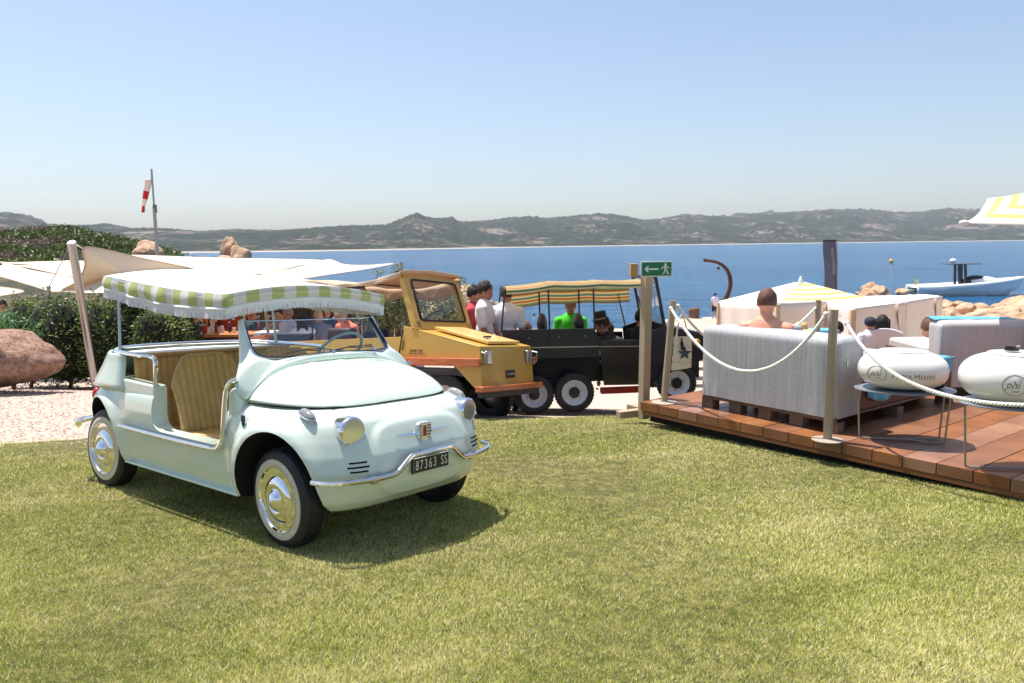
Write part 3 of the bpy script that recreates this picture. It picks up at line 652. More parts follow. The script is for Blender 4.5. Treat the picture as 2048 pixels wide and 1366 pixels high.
# --- canopy
cg = bpy.data.materials.new('canopy_stripes'); cg.use_nodes = True; nt = cg.node_tree; b = nt.nodes['Principled BSDF']; b.inputs['Roughness'].default_value = .8
uvn = nt.nodes.new('ShaderNodeUVMap'); sp = nt.nodes.new('ShaderNodeSeparateXYZ'); nt.links.new(uvn.outputs[0], sp.inputs[0])
ml = nt.nodes.new('ShaderNodeMath'); ml.operation = 'PINGPONG'; ml.inputs[1].default_value = .082; nt.links.new(sp.outputs[0], ml.inputs[0])
gt = nt.nodes.new('ShaderNodeMath'); gt.operation = 'GREATER_THAN'; gt.inputs[1].default_value = .041; nt.links.new(ml.outputs[0], gt.inputs[0])
mx = nt.nodes.new('ShaderNodeMix'); mx.data_type = 'RGBA'; mx.inputs[6].default_value = (.80, .80, .76, 1); mx.inputs[7].default_value = (*srgb(194, 205, 134), 1); nt.links.new(gt.outputs[0], mx.inputs[0]); nt.links.new(mx.outputs[2], b.inputs['Base Color'])
# thin cloth lets light through
tr = nt.nodes.new('ShaderNodeBsdfTranslucent'); nt.links.new(mx.outputs[2], tr.inputs[0]); ms = nt.nodes.new('ShaderNodeMixShader'); ms.inputs[0].default_value = .3
nt.links.new(b.outputs[0], ms.inputs[1]); nt.links.new(tr.outputs[0], ms.inputs[2]); nt.links.new(ms.outputs[0], nt.nodes['Material Output'].inputs[0])
cloth = pm('cream_glare_cloth', (.80, .79, .72), .85); fringe_m = pm('white_fringe', (.82, .83, .86), .8)  # plain cream canopy top: sun glare washing out its stripes is put into the colour
canopy = link(bpy.data.objects.new('canopy', None)); canopy.parent = car
X0, X1, HY = -.93, .455, .575
def ctop(u, v):   # u along x rear->front, v across
    x = X0+(X1-X0)*u; y = -HY+2*HY*v
    zc = 1.385-.098*u**1.3 - .024*math.sin(math.pi*u)      # edge height, sags between posts
    crown = (.075*(1-(2*v-1)**2))*(.75+.25*math.sin(math.pi*u))
    k = (2*abs(v-.5))**6
    return Vector((x-.0*k, y, zc+crown))
obj('canopy_top', MB().grid(ctop, 30, 20), cloth, canopy, 60, solid=.004)
per = [ctop(0, v/24) for v in range(24)][::-1]
def edge_path():
    P = [ctop(u/40, 0) for u in range(40)]+[ctop(1, v/30) for v in range(30)]+[ctop(1-u/40, 1) for u in range(40)]+[ctop(0, 1-v/30) for v in range(30)]
    return P
EP = edge_path(); NP = len(EP)
# stripes continue over the top in the x direction: uv u follows the perimeter on the valance
def val_mesh():
    V = []; uvs = []; L = 0; acc = []
    for i in range(NP+1):
        p = EP[i % NP]; acc.append(L); L += (EP[(i+1) % NP]-p).length
        c = Vector(((X0+X1)/2, 0, p.z)); d = (p-c); d.z = 0; d.normalize()
        side = abs(p.y) > HY-.01
        dep = .070 if not side else .074+.02*math.sin(math.pi*max(0, min(1, (p.x-X0)/(X1-X0))))
        for j in range(7):
            t = j/6; wob = .006*math.sin(i*1.3)*t*(1 if side else .4)+.008*mnoise.noise(Vector((i*.17, t*2, 0)))*t
            V.append(p+d*(.006+.012*math.sin(t*3)+wob+(.012*math.sin(acc[i]*21)*t if side else 0))+Vector((0, 0, -dep*t)))
            uvs.append((acc[i], t))
    F = [(i*7+j, (i+1)*7+j, (i+1)*7+j+1, i*7+j+1) for i in range(NP) for j in range(6)]
    return V, F, uvs
V, F, uvs = val_mesh()
me = bpy.data.meshes.new('valance'); me.from_pydata([tuple(v) for v in V], [], F); me.materials.append(cg); me.materials.append(fringe_m)
ul = me.uv_layers.new(name='UVMap')
for p in me.polygons:
    p.use_smooth = True
    for li in p.loop_indices: ul.data[li].uv = uvs[me.loops[li].vertex_index]
val = link(bpy.data.objects.new('valance', me)); val.parent = canopy
# the top cloth needs stripes across as well
tm = [o for o in canopy.children if o.name == 'canopy_top'][0].data; ul = tm.uv_layers.new(name='UVMap')
for p in tm.polygons:
    for li in p.loop_indices: v = tm.vertices[tm.loops[li].vertex_index].co; ul.data[li].uv = (v.y+.6, v.x)
# fringe: a braid and many cords
mb = MB(); bot = [V[i*7+6] for i in range(NP+1)]
braid = []
for i in range(NP+1): braid.append(bot[i])
mb = MB(); n = NP
Vb = []
for i in range(n+1):
    p = bot[i % NP]; q = V[(i % NP)*7+5]; d = Vector((p.x-q.x, p.y-q.y, 0))
    Vb += [p+Vector((0, 0, .004)), p+Vector((0, 0, -.016))]
mb.add(Vb, [(2*i, 2*i+2, 2*i+3, 2*i+1) for i in range(n)]); obj('braid', mb, fringe_m, val, 60, solid=.005)
mb = MB()
for i in range(NP):
    a = bot[i]; b2 = bot[(i+1) % NP]; m = max(3, int((b2-a).length/.0023))
    for k in range(m):
        p = a.lerp(b2, (k+.5*rnd.random())/m); l = .046+rnd.uniform(-.004, .004); sw = rnd.gauss(0, .0035); t = (b2-a).normalized()
        if rnd.random() < .03: sw *= 4
        w = .0023; p = p+Vector((0, 0, -.014)); q = p+t*sw+Vector((rnd.gauss(0, .002), rnd.gauss(0, .002), -l))
        mb.add([p-t*w, p+t*w, q+t*w*.8, q-t*w*.8], [(0, 1, 2, 3)])
obj('fringe', mb, fringe_m, val, 0, kind='stuff', merge=False)
fr = obj('canopy_frame', MB().tube([p+Vector((0, 0, -.012)) for p in EP[::2]], .009, 6, closed=True), chrome, canopy)
postm = pm('grey_post', (.45, .52, .56), .25, .6)
for s in (-1, 1):
    obj('canopy_post', MB().tube([(-.725, s*.585, .905), (-.77, s*.565, 1.36)], .0095, 8), postm, canopy)
    obj('canopy_post', MB().tube([(.46, s*.535, 1.15), (.42, s*.55, 1.28)], .008, 8), postm, canopy)
# ================================================================ mustard beach buggy
YM = frame(-.072, 8.443, -.35, R(-33.5), R(-6.5), R(3.4))
yel = thing('beach_buggy', 'mustard yellow open buggy with wooden rails and a beige canvas roof behind the mint car', 'buggy', M=YM)
must = pm('mustard_paint', srgb(205, 164, 76), .3, var=.03, vs=3, coat=.3); wood = pm('orange_wood', srgb(176, 84, 40), .4, col2=srgb(214, 120, 66), vs=6, stretch=(1, 14, 14), coat=.4)
canvas = pm('beige_canvas', srgb(208, 186, 160), .9, var=.06, vs=8, bump=.5, bs=14)
_t2 = canvas.node_tree; _tr = _t2.nodes.new('ShaderNodeBsdfTranslucent'); _tr.inputs[0].default_value = (*srgb(226, 150, 84), 1); _m2 = _t2.nodes.new('ShaderNodeMixShader'); _m2.inputs[0].default_value = .18
_t2.links.new(_t2.nodes['Principled BSDF'].outputs[0], _m2.inputs[1]); _t2.links.new(_tr.outputs[0], _m2.inputs[2]); _t2.links.new(_m2.outputs[0], _t2.nodes['Material Output'].inputs[0])
W = .52
def side_panels():
    # body shell: bonnet, nose, flanks; the nose leans forward a little
    mb = MB(); P = [(.0, .80), (-.85, .995), (-.85, .62), (.05, .62)]
    for s in (-1, 1): mb.prism([(.0, .80), (-.92, 1.0), (-1.07, 1.0), (-1.16, .60), (.035, .60)], s*(W-.02), s*W)
    return mb
obj('flank', MB().prism([(.0, .795), (-.88, .985), (-1.07, 1.03), (-1.16, .60), (.02, .58)], -W, -W+.02), must, yel, bevel=.004)
obj('flank', MB().prism([(.0, .795), (-.88, .985), (-1.07, 1.03), (-1.16, .60), (.02, .58)], W-.02, W), must, yel, bevel=.004)
for s in (-1, 1): obj('wing', MB().prism([(.02, .60), (-.36, .60), (-.07, .35), (.035, .35)], s*W, s*(W-.03)), must, yel, bevel=.004)
obj('nose', MB().add([(0, -W, .797), (0, W, .797), (.05, W*.97, .35), (.05, -W*.97, .35), (-.03, -W, .797), (-.03, W, .797), (.0, W*.97, .35), (.0, -W*.97, .35)], [(0, 1, 2, 3), (4, 7, 6, 5), (0, 4, 5, 1), (3, 2, 6, 7), (0, 3, 7, 4), (1, 5, 6, 2)]), must, yel, 20, bevel=.008)
obj('bonnet', MB().add([(0, -W, .799), (0, W, .799), (-.86, W, .985), (-.86, -W, .985), (0, -W, .78), (0, W, .78), (-.86, W, .965), (-.86, -W, .965)], [(0, 1, 2, 3), (4, 7, 6, 5), (0, 3, 7, 4), (1, 5, 6, 2), (0, 4, 5, 1), (3, 2, 6, 7)]), must, yel, 20, bevel=.005)
A = Vector((-.05, 0, .81)); B = Vector((-.80, 0, .98)); up = Vector((.22, 0, 1)).normalized()
lidm = MB()
for k in (0,):
    q = [(A, -.30), (A, .34), (B, .26), (B, -.30)]
    V = [p+Vector((0, y, 0))+up*.012 for p, y in q]+[p+Vector((0, y, 0))+up*.045 for p, y in q]
    lidm.add(V, [(0, 3, 2, 1), (4, 5, 6, 7), (0, 1, 5, 4), (1, 2, 6, 5), (2, 3, 7, 6), (3, 0, 4, 7)])
obj('bonnet_hatch', lidm, pm('pale_mustard', srgb(222, 186, 112), .3, coat=.3), yel, 20, bevel=.006)
obj('hatch_handle', MB().box((-.18, -.12, .905), (.05, .10, .02)), black, yel, bevel=.004)
for s in (-1, 1):
    obj('wooden_rail', MB().box((-.57, s*(W+.03), .625), (1.20, .06, .085)), wood, yel, bevel=.006)
    w_ = link(bpy.data.objects.new('headlight', None)); w_.parent = yel; w_.location = (.02, s*.41, .675)
    obj('bezel', MB().box((.01, 0, 0), (.05, .10, .15)), steel, w_, bevel=.012); obj('lens', MB().box((.036, 0, 0), (.008, .082, .13)), lens, w_, bevel=.004)
    obj('reflector', MB().box((.034, 0, 0), (.004, .078, .125)), pm('reflector', (.92, .92, .92), .08, 1), w_)
    obj('lamp_guard', MB().tube([(-.0, s*.10, -.07), (.05, s*.115, -.06), (.06, s*.115, .05), (0, s*.10, .06)], .010, 6), steel, w_)
obj('bumper', MB().box((.10, -.06, .345), (.10, 1.22, .06)), wood, yel, bevel=.006)
obj('bumper_beam', MB().box((.06, -.02, .285), (.10, 1.10, .07)), black, yel)
pl = obj('number_plate', MB().box((.042, .02, .485), (.012, .17, .085)), MATS['plate_black'], yel, bevel=.002)
text_mesh('AT 129357', .034, platew, 'plate_number', pl, MX((.0495, .02, .486), (0, 1, 0), (0, 0, 1)), ext=.001)
nm = text_mesh('JUMP 201', .048, pm('badge_brown', (.05, .03, .02), .5), 'name_badge', yel, MX((-.88, -W-.004, .74), (1, 0, 0), (0, 0, 1)), ext=.001)
obj('badge_line', MB().box((-.88, -W-.003, .712), (.26, .003, .004)), MATS['badge_brown'], nm)
text_mesh('JUMP', .05, MATS['badge_brown'], 'rear_badge', yel, MX((-1.62, -W-.004, .80), (1, 0, 0), (0, 0, 1)), ext=.001)
# rear tub
obj('rear_side', MB().prism([(-1.09, .905), (-4.2, .81), (-4.2, .42), (-1.18, .58)], -W, -W+.02), must, yel, bevel=.004)
obj('rear_side', MB().prism([(-1.09, .905), (-4.2, .81), (-4.2, .42), (-1.18, .58)], W-.02, W), must, yel, bevel=.004)
obj('rear_rail', MB().box((-3.80, -W+.04, .865), (.72, .16, .05), M=Matrix.Rotation(R(-8), 3, 'Y')), wood, yel, bevel=.005)
obj('floor_pan', MB().box((-2.2, 0, .50), (4.0, 1.0, .04)), black, yel)
obj('latch', MB().tube(crom([(-1.09, -W-.005, .86), (-1.06, -W-.02, .83), (-1.07, -W-.02, .78), (-1.10, -W-.005, .76)], 4), .006, 6), black, yel)
obj('door_gap', MB().beam((-1.08, -W-.004, .99), (-1.165, -W-.004, .60), .012, .004), dark, yel)
seatm = pm('grey_vinyl', srgb(62, 66, 78), .5); maroon = pm('maroon_vinyl', srgb(70, 38, 44), .5)
obj('bench_backrest', MB().box((-3.85, .15, .855), (1.05, .10, .24)), seatm, yel, bevel=.03)
obj('seat_back', MB().box((-2.72, .12, .91), (.50, .10, .24)), maroon, yel, bevel=.04); obj('seat', MB().box((-2.72, -.1, .72), (.50, .40, .10)), maroon, yel, bevel=.03)
obj('seat_back', MB().box((-2.26, .30, .90), (.40, .10, .22)), pm('navy_vinyl', srgb(34, 38, 60), .5), yel, bevel=.04)
# windscreen
Bm = Matrix(((1, 0, 0), (0, 1, 0), (0, 0, 1)))
ws = lambda y, t: Vector((-.86-.22*t, y*(1-.02*t), 1.0+.62*t))
fr_ = MB()
for s in (-1, 1): fr_.beam(ws(s*.50, -.02), ws(s*.50, 1.0), .10, .05, up=(0, 1, 0))
def wbar(t0, t1):
    V = [ws(-.53, t0), ws(.53, t0), ws(.53, t1), ws(-.53, t1)]; V += [v+Vector((-.04, 0, 0)) for v in V]
    return MB().add(V, [(0, 1, 2, 3), (4, 7, 6, 5), (0, 4, 5, 1), (1, 5, 6, 2), (2, 6, 7, 3), (3, 7, 4, 0)])
for s in (-1, 1):
    V = [ws(s*.44, .0), ws(s*.53, .0), ws(s*.53, 1.0), ws(s*.44, 1.0)]; V += [v+Vector((-.09, 0, 0)) for v in V]
    obj('windscreen_pillar', MB().add(V, [(0, 1, 2, 3), (4, 7, 6, 5), (0, 4, 5, 1), (1, 5, 6, 2), (2, 6, 7, 3), (3, 7, 4, 0)]), must, yel, 20, bevel=.006)
obj('windscreen_sill', wbar(-.02, .13), must, yel, 20, bevel=.004); obj('windscreen_header', wbar(.93, 1.0), must, yel, 20, bevel=.004)
gp = [ws(-.425, .15), ws(.425, .15), ws(.425, .915), ws(-.425, .915)]
gp = crom(gp, 1)
loop = []
for i in range(4):
    a, b_, c_ = Vector(gp[i-1]), Vector(gp[i]), Vector(gp[(i+1) % 4]); r_ = .05
    p, q = b_+(a-b_).normalized()*r_, b_+(c_-b_).normalized()*r_
    loop += [p, p.lerp(b_, .6).lerp(b_.lerp(q, .4), .5), q]
obj('screen_seal', MB().tube([p+Vector((.006, 0, 0)) for p in loop], .013, 6, closed=True), rubber, yel)
obj('windscreen', MB().add([Vector(p)-Vector((.012, 0, 0)) for p in gp[:4]], [(0, 1, 2, 3)]), glass, yel)
# canvas roof
def roof(i, j):
    x = -1.07-1.65*i; y = -.55+1.10*j
    z = 1.655-.10*math.sin(math.pi*min(1, i*1.1))*.9+.0*i + .03*(1-(2*j-1)**2) + .010*mnoise.noise(Vector((x*5, y*4, 1)))
    z -= .05*i
    return Vector((x, y, z))
rf = obj('canvas_roof', MB().grid(roof, 36, 18), canvas, yel, 60, solid=.008)
for s in (0, 1):
    d_ = .16 if s else .05
    fl = MB().grid(lambda i, j: roof(i, s)+Vector((0, (.012 if s else -.012)+.012*math.sin(i*26)*j, -d_*j*(1+.25*math.sin(i*9)))), 40, 4)
    obj('canvas_flap', fl, canvas, rf, 60, solid=.006)
obj('canvas_hem', MB().grid(lambda i, j: roof(0, i)+Vector((.02+.012*math.sin(i*23), 0, .015-.045*j)), 20, 3), canvas, rf, 60, solid=.012)
for x in (-1.75, -2.6): obj('roof_hoop', MB().tube([(x, -.5, .9), (x, -.52, 1.5), (x, -.4, 1.585), (x, .4, 1.585), (x, .52, 1.5), (x, .5, .9)] if x < -2 else [(x, -.52, 1.48), (x, -.4, 1.55), (x, .4, 1.55), (x, .52, 1.48)], .010, 6), black, yel)
M = m3((-.75, 0, .66)); c0 = Vector((-1.22, .20, 1.10))
sw = obj('steering_wheel', MB().tube([c0+M @ Vector((.17*math.cos(q), .17*math.sin(q), 0)) for q in [2*math.pi*k/32 for k in range(32)]], .010, 6, closed=True), black, yel)
obj('steering_column', MB().cyl(c0, (-.9, .2, .85), .015), black, sw)
def cheap_wheel(par, x, y, z, s, r, rimr, rimmat, face=.07, dish=True):
    w = link(bpy.data.objects.new('wheel', None)); w.parent = par; w.location = (x, y, z); Mw = m3((0, s, 0), (1, 0, 0)); k = r/.37
    obj('tyre', MB().lathe([(rimr*1.0, -.07*k), (r*.85, -.085*k), (r*.97, -.07*k), (r, -.05*k), (r, .05*k), (r*.97, .07*k), (r*.85, .085*k), (rimr*1.03, .075*k)], 40, (0, 0, 0), Mw, closed=True), rubber, w, 30)
    mb = MB()
    for i in range(36):
        q = 2*math.pi*i/36; c = Mw @ Vector((r*math.cos(q), r*math.sin(q), 0)); mb.box(c, (.012, .13*k, .010), M=Matrix.Rotation(-q*s, 3, 'Y'))
    obj('tread', mb, rubber, w, 0, kind='stuff')
    obj('rim', MB().lathe([(rimr*.40, .03*k), (rimr*.44, .035*k), (rimr*.46, .020*k), (rimr*.72, .018*k), (rimr*.80, .035*k), (rimr*.93, .05*k), (rimr*1.0, .075*k), (rimr*1.05, .078*k), (rimr*1.04, .06*k), (rimr*.9, .0), (rimr*.4, -.03)], 40, (0, 0, 0), Mw), rimmat, w, 40)
    obj('hub', MB().lathe([(0, .065*k), (rimr*.22, .06*k), (rimr*.25, .045*k), (rimr*.46, .04*k), (rimr*.46, 0)], 24, (0, 0, 0), Mw), black, w, 40)
    if dish:
        for i in range(6):
            q = 2*math.pi*i/6+.3; c = Mw @ Vector((rimr*.60*math.cos(q), rimr*.60*math.sin(q), .02*k)); obj('wheel_nut', MB().lathe([(.012*k*1.4, 0), (.010*k*1.4, .010), (0, .011)], 8, c, Mw), steel, w)
    return w
for x in (-.50, -2.6):
    for s in (-1, 1): cheap_wheel(yel, x, s*.43, .20, s, .295, .155, steel, dish=False)
obj('axle', MB().cyl((-.5, -.4, .2), (-.5, .4, .2), .03), black, yel); obj('chassis', MB().box((-1.6, 0, .38), (3.2, .5, .14)), black, yel)
# ================================================================ dark six-wheeled truck with a striped awning
TM = frame(1.9, 9.45, -.47, R(3), R(-2.0), R(1))
tk = thing('safari_truck', 'dark open truck with six white rimmed wheels and an orange and green striped awning', 'truck', M=TM)
navy = pm('truck_paint', srgb(27, 32, 42), .4, var=.08, vs=4, coat=.15); rimw = pm('rim_white', srgb(205, 208, 216), .35, var=.05, vs=20); brown = pm('door_brown', srgb(30, 28, 32), .3, coat=.3)
for x, z in ((-1.632, .225), (-1.131, .232), (.158, .30)):
    cheap_wheel(tk, x, -.02, z, -1, .246, .152, rimw); cheap_wheel(tk, x, 1.25, z, 1, .246, .152, rimw)
for s, y in ((-1, 0), (1, 1.36)):
    bd = obj('bed_side', MB().prism([(-2.0, 1.04), (-.86, 1.02), (-.80, .87), (-.80, .655), (-2.0, .685)] if s < 0 else [(-2.0, .82), (-.80, .82), (-.80, .655), (-2.0, .685)], y-.02*s*-1, y+.02*s*-1+.0), navy, tk, bevel=.004)
    obj('belt_trim', MB().beam((-2.0, y+s*.024, .815), (-.81, y+s*.024, .795), .006, .012), steel, bd)
    if s > 0: continue
    for x in (-1.68, -1.30, -.98): obj('bolt', MB().ell((x, y+s*.024, .93), .010, 8, 6), steel, bd)
    obj('side_seam', MB().beam((-1.43, y+s*.0225, 1.03), (-1.43, y+s*.0225, .67), .006, .003), dark, bd)
obj('bed_floor', MB().box((-1.42, .68, .66), (1.18, 1.3, .06)), black, tk)
obj('chassis', MB().box((-.75, .66, .42), (2.6, .7, .22)), black, tk); obj('axle_box', MB().box((-1.4, .66, .30), (.8, 1.0, .16)), black, tk)
obj('mudguard', MB().box((-1.45, .05, .60), (1.3, .12, .10)), dark, tk)
for s, y in ((-1, 0), (1, 1.36)):
    dr = obj('door', MB().prism([(-.80, .87), (-.245, .855), (-.215, .29), (-.75, .30)], y, y+.03*-s), brown, tk, bevel=.004)
    obj('door_trim', MB().beam((-.80, y+s*.004, .79), (-.25, y+s*.004, .775), .006, .010), steel, dr)
    obj('door_rib', MB().beam((-.77, y+s*.004, .55), (-.24, y+s*.004, .54), .005, .012), navy, dr)
    obj('step', MB().box((-.53, y-s*.03, .23), (.52, .12, .07)), pm('red_paint', srgb(150, 32, 20), .4), tk, bevel=.005)
    obj('cab_side', MB().prism([(-.24, .93), (.02, 1.01), (.10, 1.0), (.56, .90), (.60, .62), (.46, .56), (.38, .50), (-.04, .50), (-.10, .30), (-.20, .30)], y, y-s*.03), navy, tk, bevel=.004)
obj('cab_bonnet', MB().prism([(.04, 1.0), (.10, 1.005), (.57, .90), (.60, .62), (.04, .62)], .03, 1.33), navy, tk, bevel=.01)
obj('bonnet_lamp', MB().ell((.42, -.02, .80), (.05, .05, .05)), pm('amber_lens', srgb(180, 130, 60), .2), tk)
# windscreen frame
for y in (.01, 1.35):
    obj('windscreen_pillar', MB().beam((-.085, y, 1.66), (.03, y, .99), .035, .045, up=(0, 1, 0)), navy, tk, bevel=.005)
    obj('door_window_post', MB().beam((-.30, y, 1.40), (-.20, y, .93), .016, .016, up=(0, 1, 0)), black, tk)
obj('windscreen_header', MB().beam((-.08, 0, 1.63), (-.08, 1.36, 1.63), .04, .04), navy, tk)
obj('windscreen_base', MB().beam((.02, 0, 1.02), (.02, 1.36, 1.02), .04, .05), navy, tk)
obj('windscreen', MB().add([(-.075, .03, 1.61), (-.075, 1.33, 1.61), (.015, 1.33, 1.04), (.015, .03, 1.04)], [(0, 1, 2, 3)]), glass, tk)
# seats
for x, y in ((-1.42, .95), (-.95, .75), (-.62, .95)): obj('seat_back', MB().ell((x, y, 1.02), (.07, .20, .16), 14, 10), black, tk)
obj('bench', MB().box((-1.42, .4, .83), (.9, .35, .10)), black, tk, bevel=.02)
obj('driver_seat', MB().box((-.62, .45, .80), (.38, .5, .12)), black, tk, bevel=.03)
def awn(name):
    m = bpy.data.materials.new(name); m.use_nodes = True; nt = m.node_tree; b = nt.nodes['Principled BSDF']; b.inputs['Roughness'].default_value = .85
    uv = nt.nodes.new('ShaderNodeUVMap'); sp = nt.nodes.new('ShaderNodeSeparateXYZ'); nt.links.new(uv.outputs[0], sp.inputs[0])
    fr = nt.nodes.new('ShaderNodeMath'); fr.operation = 'FRACT'; mu = nt.nodes.new('ShaderNodeMath'); mu.operation = 'MULTIPLY'; mu.inputs[1].default_value = 1/.17; nt.links.new(sp.outputs[1], mu.inputs[0]); nt.links.new(mu.outputs[0], fr.inputs[0])
    cr = nt.nodes.new('ShaderNodeValToRGB'); cr.color_ramp.interpolation = 'CONSTANT'; e = cr.color_ramp.elements
    cols = [(0, (228, 214, 170)), (.12, (96, 132, 104)), (.28, (232, 214, 160)), (.38, (200, 112, 56)), (.54, (226, 204, 140)), (.64, (120, 140, 96)), (.82, (140, 52, 32)), (.9, (226, 170, 90))]
    for i, (p, c) in enumerate(cols):
        k = e[0] if i == 0 else (e[1] if i == 1 else e.new(p)); k.position = p; k.color = (*srgb(*c), 1)
    nt.links.new(fr.outputs[0], cr.inputs[0]); nt.links.new(cr.outputs[0], b.inputs['Base Color'])
    tr = nt.nodes.new('ShaderNodeBsdfTranslucent'); nt.links.new(cr.outputs[0], tr.inputs[0]); ms = nt.nodes.new('ShaderNodeMixShader'); ms.inputs[0].default_value = .4
    nt.links.new(b.outputs[0], ms.inputs[1]); nt.links.new(tr.outputs[0], ms.inputs[2]); nt.links.new(ms.outputs[0], nt.nodes['Material Output'].inputs[0]); return m
awm = awn('striped_awning')
def tz(i): # height of the awning along the truck, scalloped over the hoops
    return 1.545+.05*min(1, i*3.2)-.03*max(0, i-.55)-.014*abs(math.sin(i*math.pi*3))
def aw(i, j):
    x = -1.94+1.80*i; L = .07+1.30+.31; s = j*L
    if s < .07: return Vector((x+.006*math.sin(i*60)*(1-s/.07), -.015-.01*(1-s/.07), tz(i)-.07+s))
    if s < 1.37: return Vector((x, -.01+(s-.07)*1.03, tz(i)+.02*math.sin(math.pi*(s-.07)/1.3)))
    return Vector((x+.008*math.sin(i*40)*(s-1.37)/.2, 1.34, tz(i)-(s-1.37)))
uv_grid('awning', aw, 48, 56, 1.8, 1.68, awm, tk, solid=0)
for i, x in ((0, -1.955), (.3, -1.42), (.62, -.86)):
    xb = x-.06 if i == 0 else x+.005
    for y in (.0, 1.32): obj('awning_post', MB().tube([(xb, y, 1.0), (x, y, tz(i)-.01)], .011, 6), black, tk)
    obj('awning_hoop', MB().tube([(x, 0, tz(i)-.012), (x, .66, tz(i)+.022), (x, 1.32, tz(i)-.012)], .009, 6), black, tk)
# ================================================================ timber deck and what stands on it
DZ = .03
D0 = Vector((1.27, 7.38, 0)); De = Vector((.611, -.791, 0)).normalized(); Dn = Vector((.80, .60, 0)).normalized()
deck = thing('timber_deck', 'reddish brown timber deck of wide planks raised above the lawn', 'deck', loc=(0, 0, 0))
dkm = [pm('deck_wood_%s' % n, srgb(*c), .33, col2=srgb(*c2), vs=3, stretch=(1, 1, 1), bump=.15, bs=60) for n, c, c2 in (('red', (142, 98, 72), (116, 76, 54)), ('orange', (150, 98, 62), (122, 76, 46)), ('pale', (160, 118, 94), (132, 94, 74)))]
# each plank runs back from the front edge; its end grain makes the fascia
pw = .232; k = 0
s_ = -.02
while s_ < 5.2:
    w = pw*(1+.04*math.sin(k*2.3)); p0 = D0+De*s_; p1 = D0+De*(s_+w-.006)
    ln = 7.5 if s_ > 1 else 4.2+3*s_
    V = [p0, p1, p1+Dn*ln, p0+Dn*ln]; top = DZ+.0015*math.sin(k*1.7)
    V = [Vector((v.x, v.y, top-.085)) for v in V]+[Vector((v.x, v.y, top)) for v in V]
    mb = MB().add(V, [(3, 2, 1, 0), (4, 5, 6, 7), (0, 1, 5, 4), (1, 2, 6, 5), (2, 3, 7, 6), (3, 0, 4, 7)])
    obj('plank', mb, dkm[k % 3 if k % 5 else 1], deck, 0, bevel=.003); s_ += w; k += 1
for q, z in ((.10, -.115), (3.0, -.115)): obj('joist', MB().beam(D0+De*.05+Dn*q+Vector((0, 0, z)), D0+De*5.1+Dn*q+Vector((0, 0, z)), .07, .10), dark, deck)
obj('edge_trim', MB().beam(D0+De*0+Dn*.012+Vector((0, 0, -.075)), D0+De*5.1+Dn*.012+Vector((0, 0, -.075)), .02, .035), pm('trim_wood', srgb(120, 76, 44), .6), deck)
def LM(o, a, z): # matrix at deck point with local x=a
    a = Vector(a).normalized(); b = Vector((-a.y, a.x, 0)); return Matrix(((a.x, b.x, 0, o[0]), (a.y, b.y, 0, o[1]), (0, 0, 1, z), (0, 0, 0, 1)))
# --- fabric with pleats
def fabric(name, c1, c2):
    m = bpy.data.materials.new(name); m.use_nodes = True; nt = m.node_tree; b = nt.nodes['Principled BSDF']; b.inputs['Roughness'].default_value = .95; b.inputs['Specular IOR Level'].default_value = .15
    tc = nt.nodes.new('ShaderNodeTexCoord')
    def N(sc_, st):
        mp = nt.nodes.new('ShaderNodeMapping'); mp.inputs['Scale'].default_value = st; nt.links.new(tc.outputs['Object'], mp.inputs[0]); n = nt.nodes.new('ShaderNodeTexNoise'); n.inputs['Scale'].default_value = sc_; n.inputs['Detail'].default_value = 6; n.inputs['Roughness'].default_value = .7; nt.links.new(mp.outputs[0], n.inputs['Vector']); return n.outputs[0]
    n1 = N(16, (3.2, 3.2, .08)); n2 = N(70, (1, 1, .5)); a = nt.nodes.new('ShaderNodeMix'); a.data_type = 'FLOAT'; a.inputs[0].default_value = .45; nt.links.new(n1, a.inputs[2]); nt.links.new(n2, a.inputs[3])
    cr = nt.nodes.new('ShaderNodeValToRGB'); e = cr.color_ramp.elements; e[0].position = .36; e[0].color = (*c1, 1); e[1].position = .62; e[1].color = (*c2, 1); nt.links.new(a.outputs[0], cr.inputs[0]); nt.links.new(cr.outputs[0], b.inputs['Base Color'])
    bp = nt.nodes.new('ShaderNodeBump'); bp.inputs['Strength'].default_value = .35; bp.inputs['Distance'].default_value = .008; nt.links.new(n1, bp.inputs['Height']); nt.links.new(bp.outputs[0], b.inputs['Normal']); return m
gfab = fabric('grey_fabric', srgb(146, 147, 151), srgb(182, 181, 181)); pfab = fabric('greige_fabric', srgb(176, 169, 164), srgb(204, 196, 190))
pal = pm('pallet_wood', srgb(122, 100, 84), .8, col2=srgb(96, 78, 66), vs=5, bump=.3, bs=30); brownb = pm('seat_box_brown', srgb(104, 74, 60), .7, var=.08, vs=3)
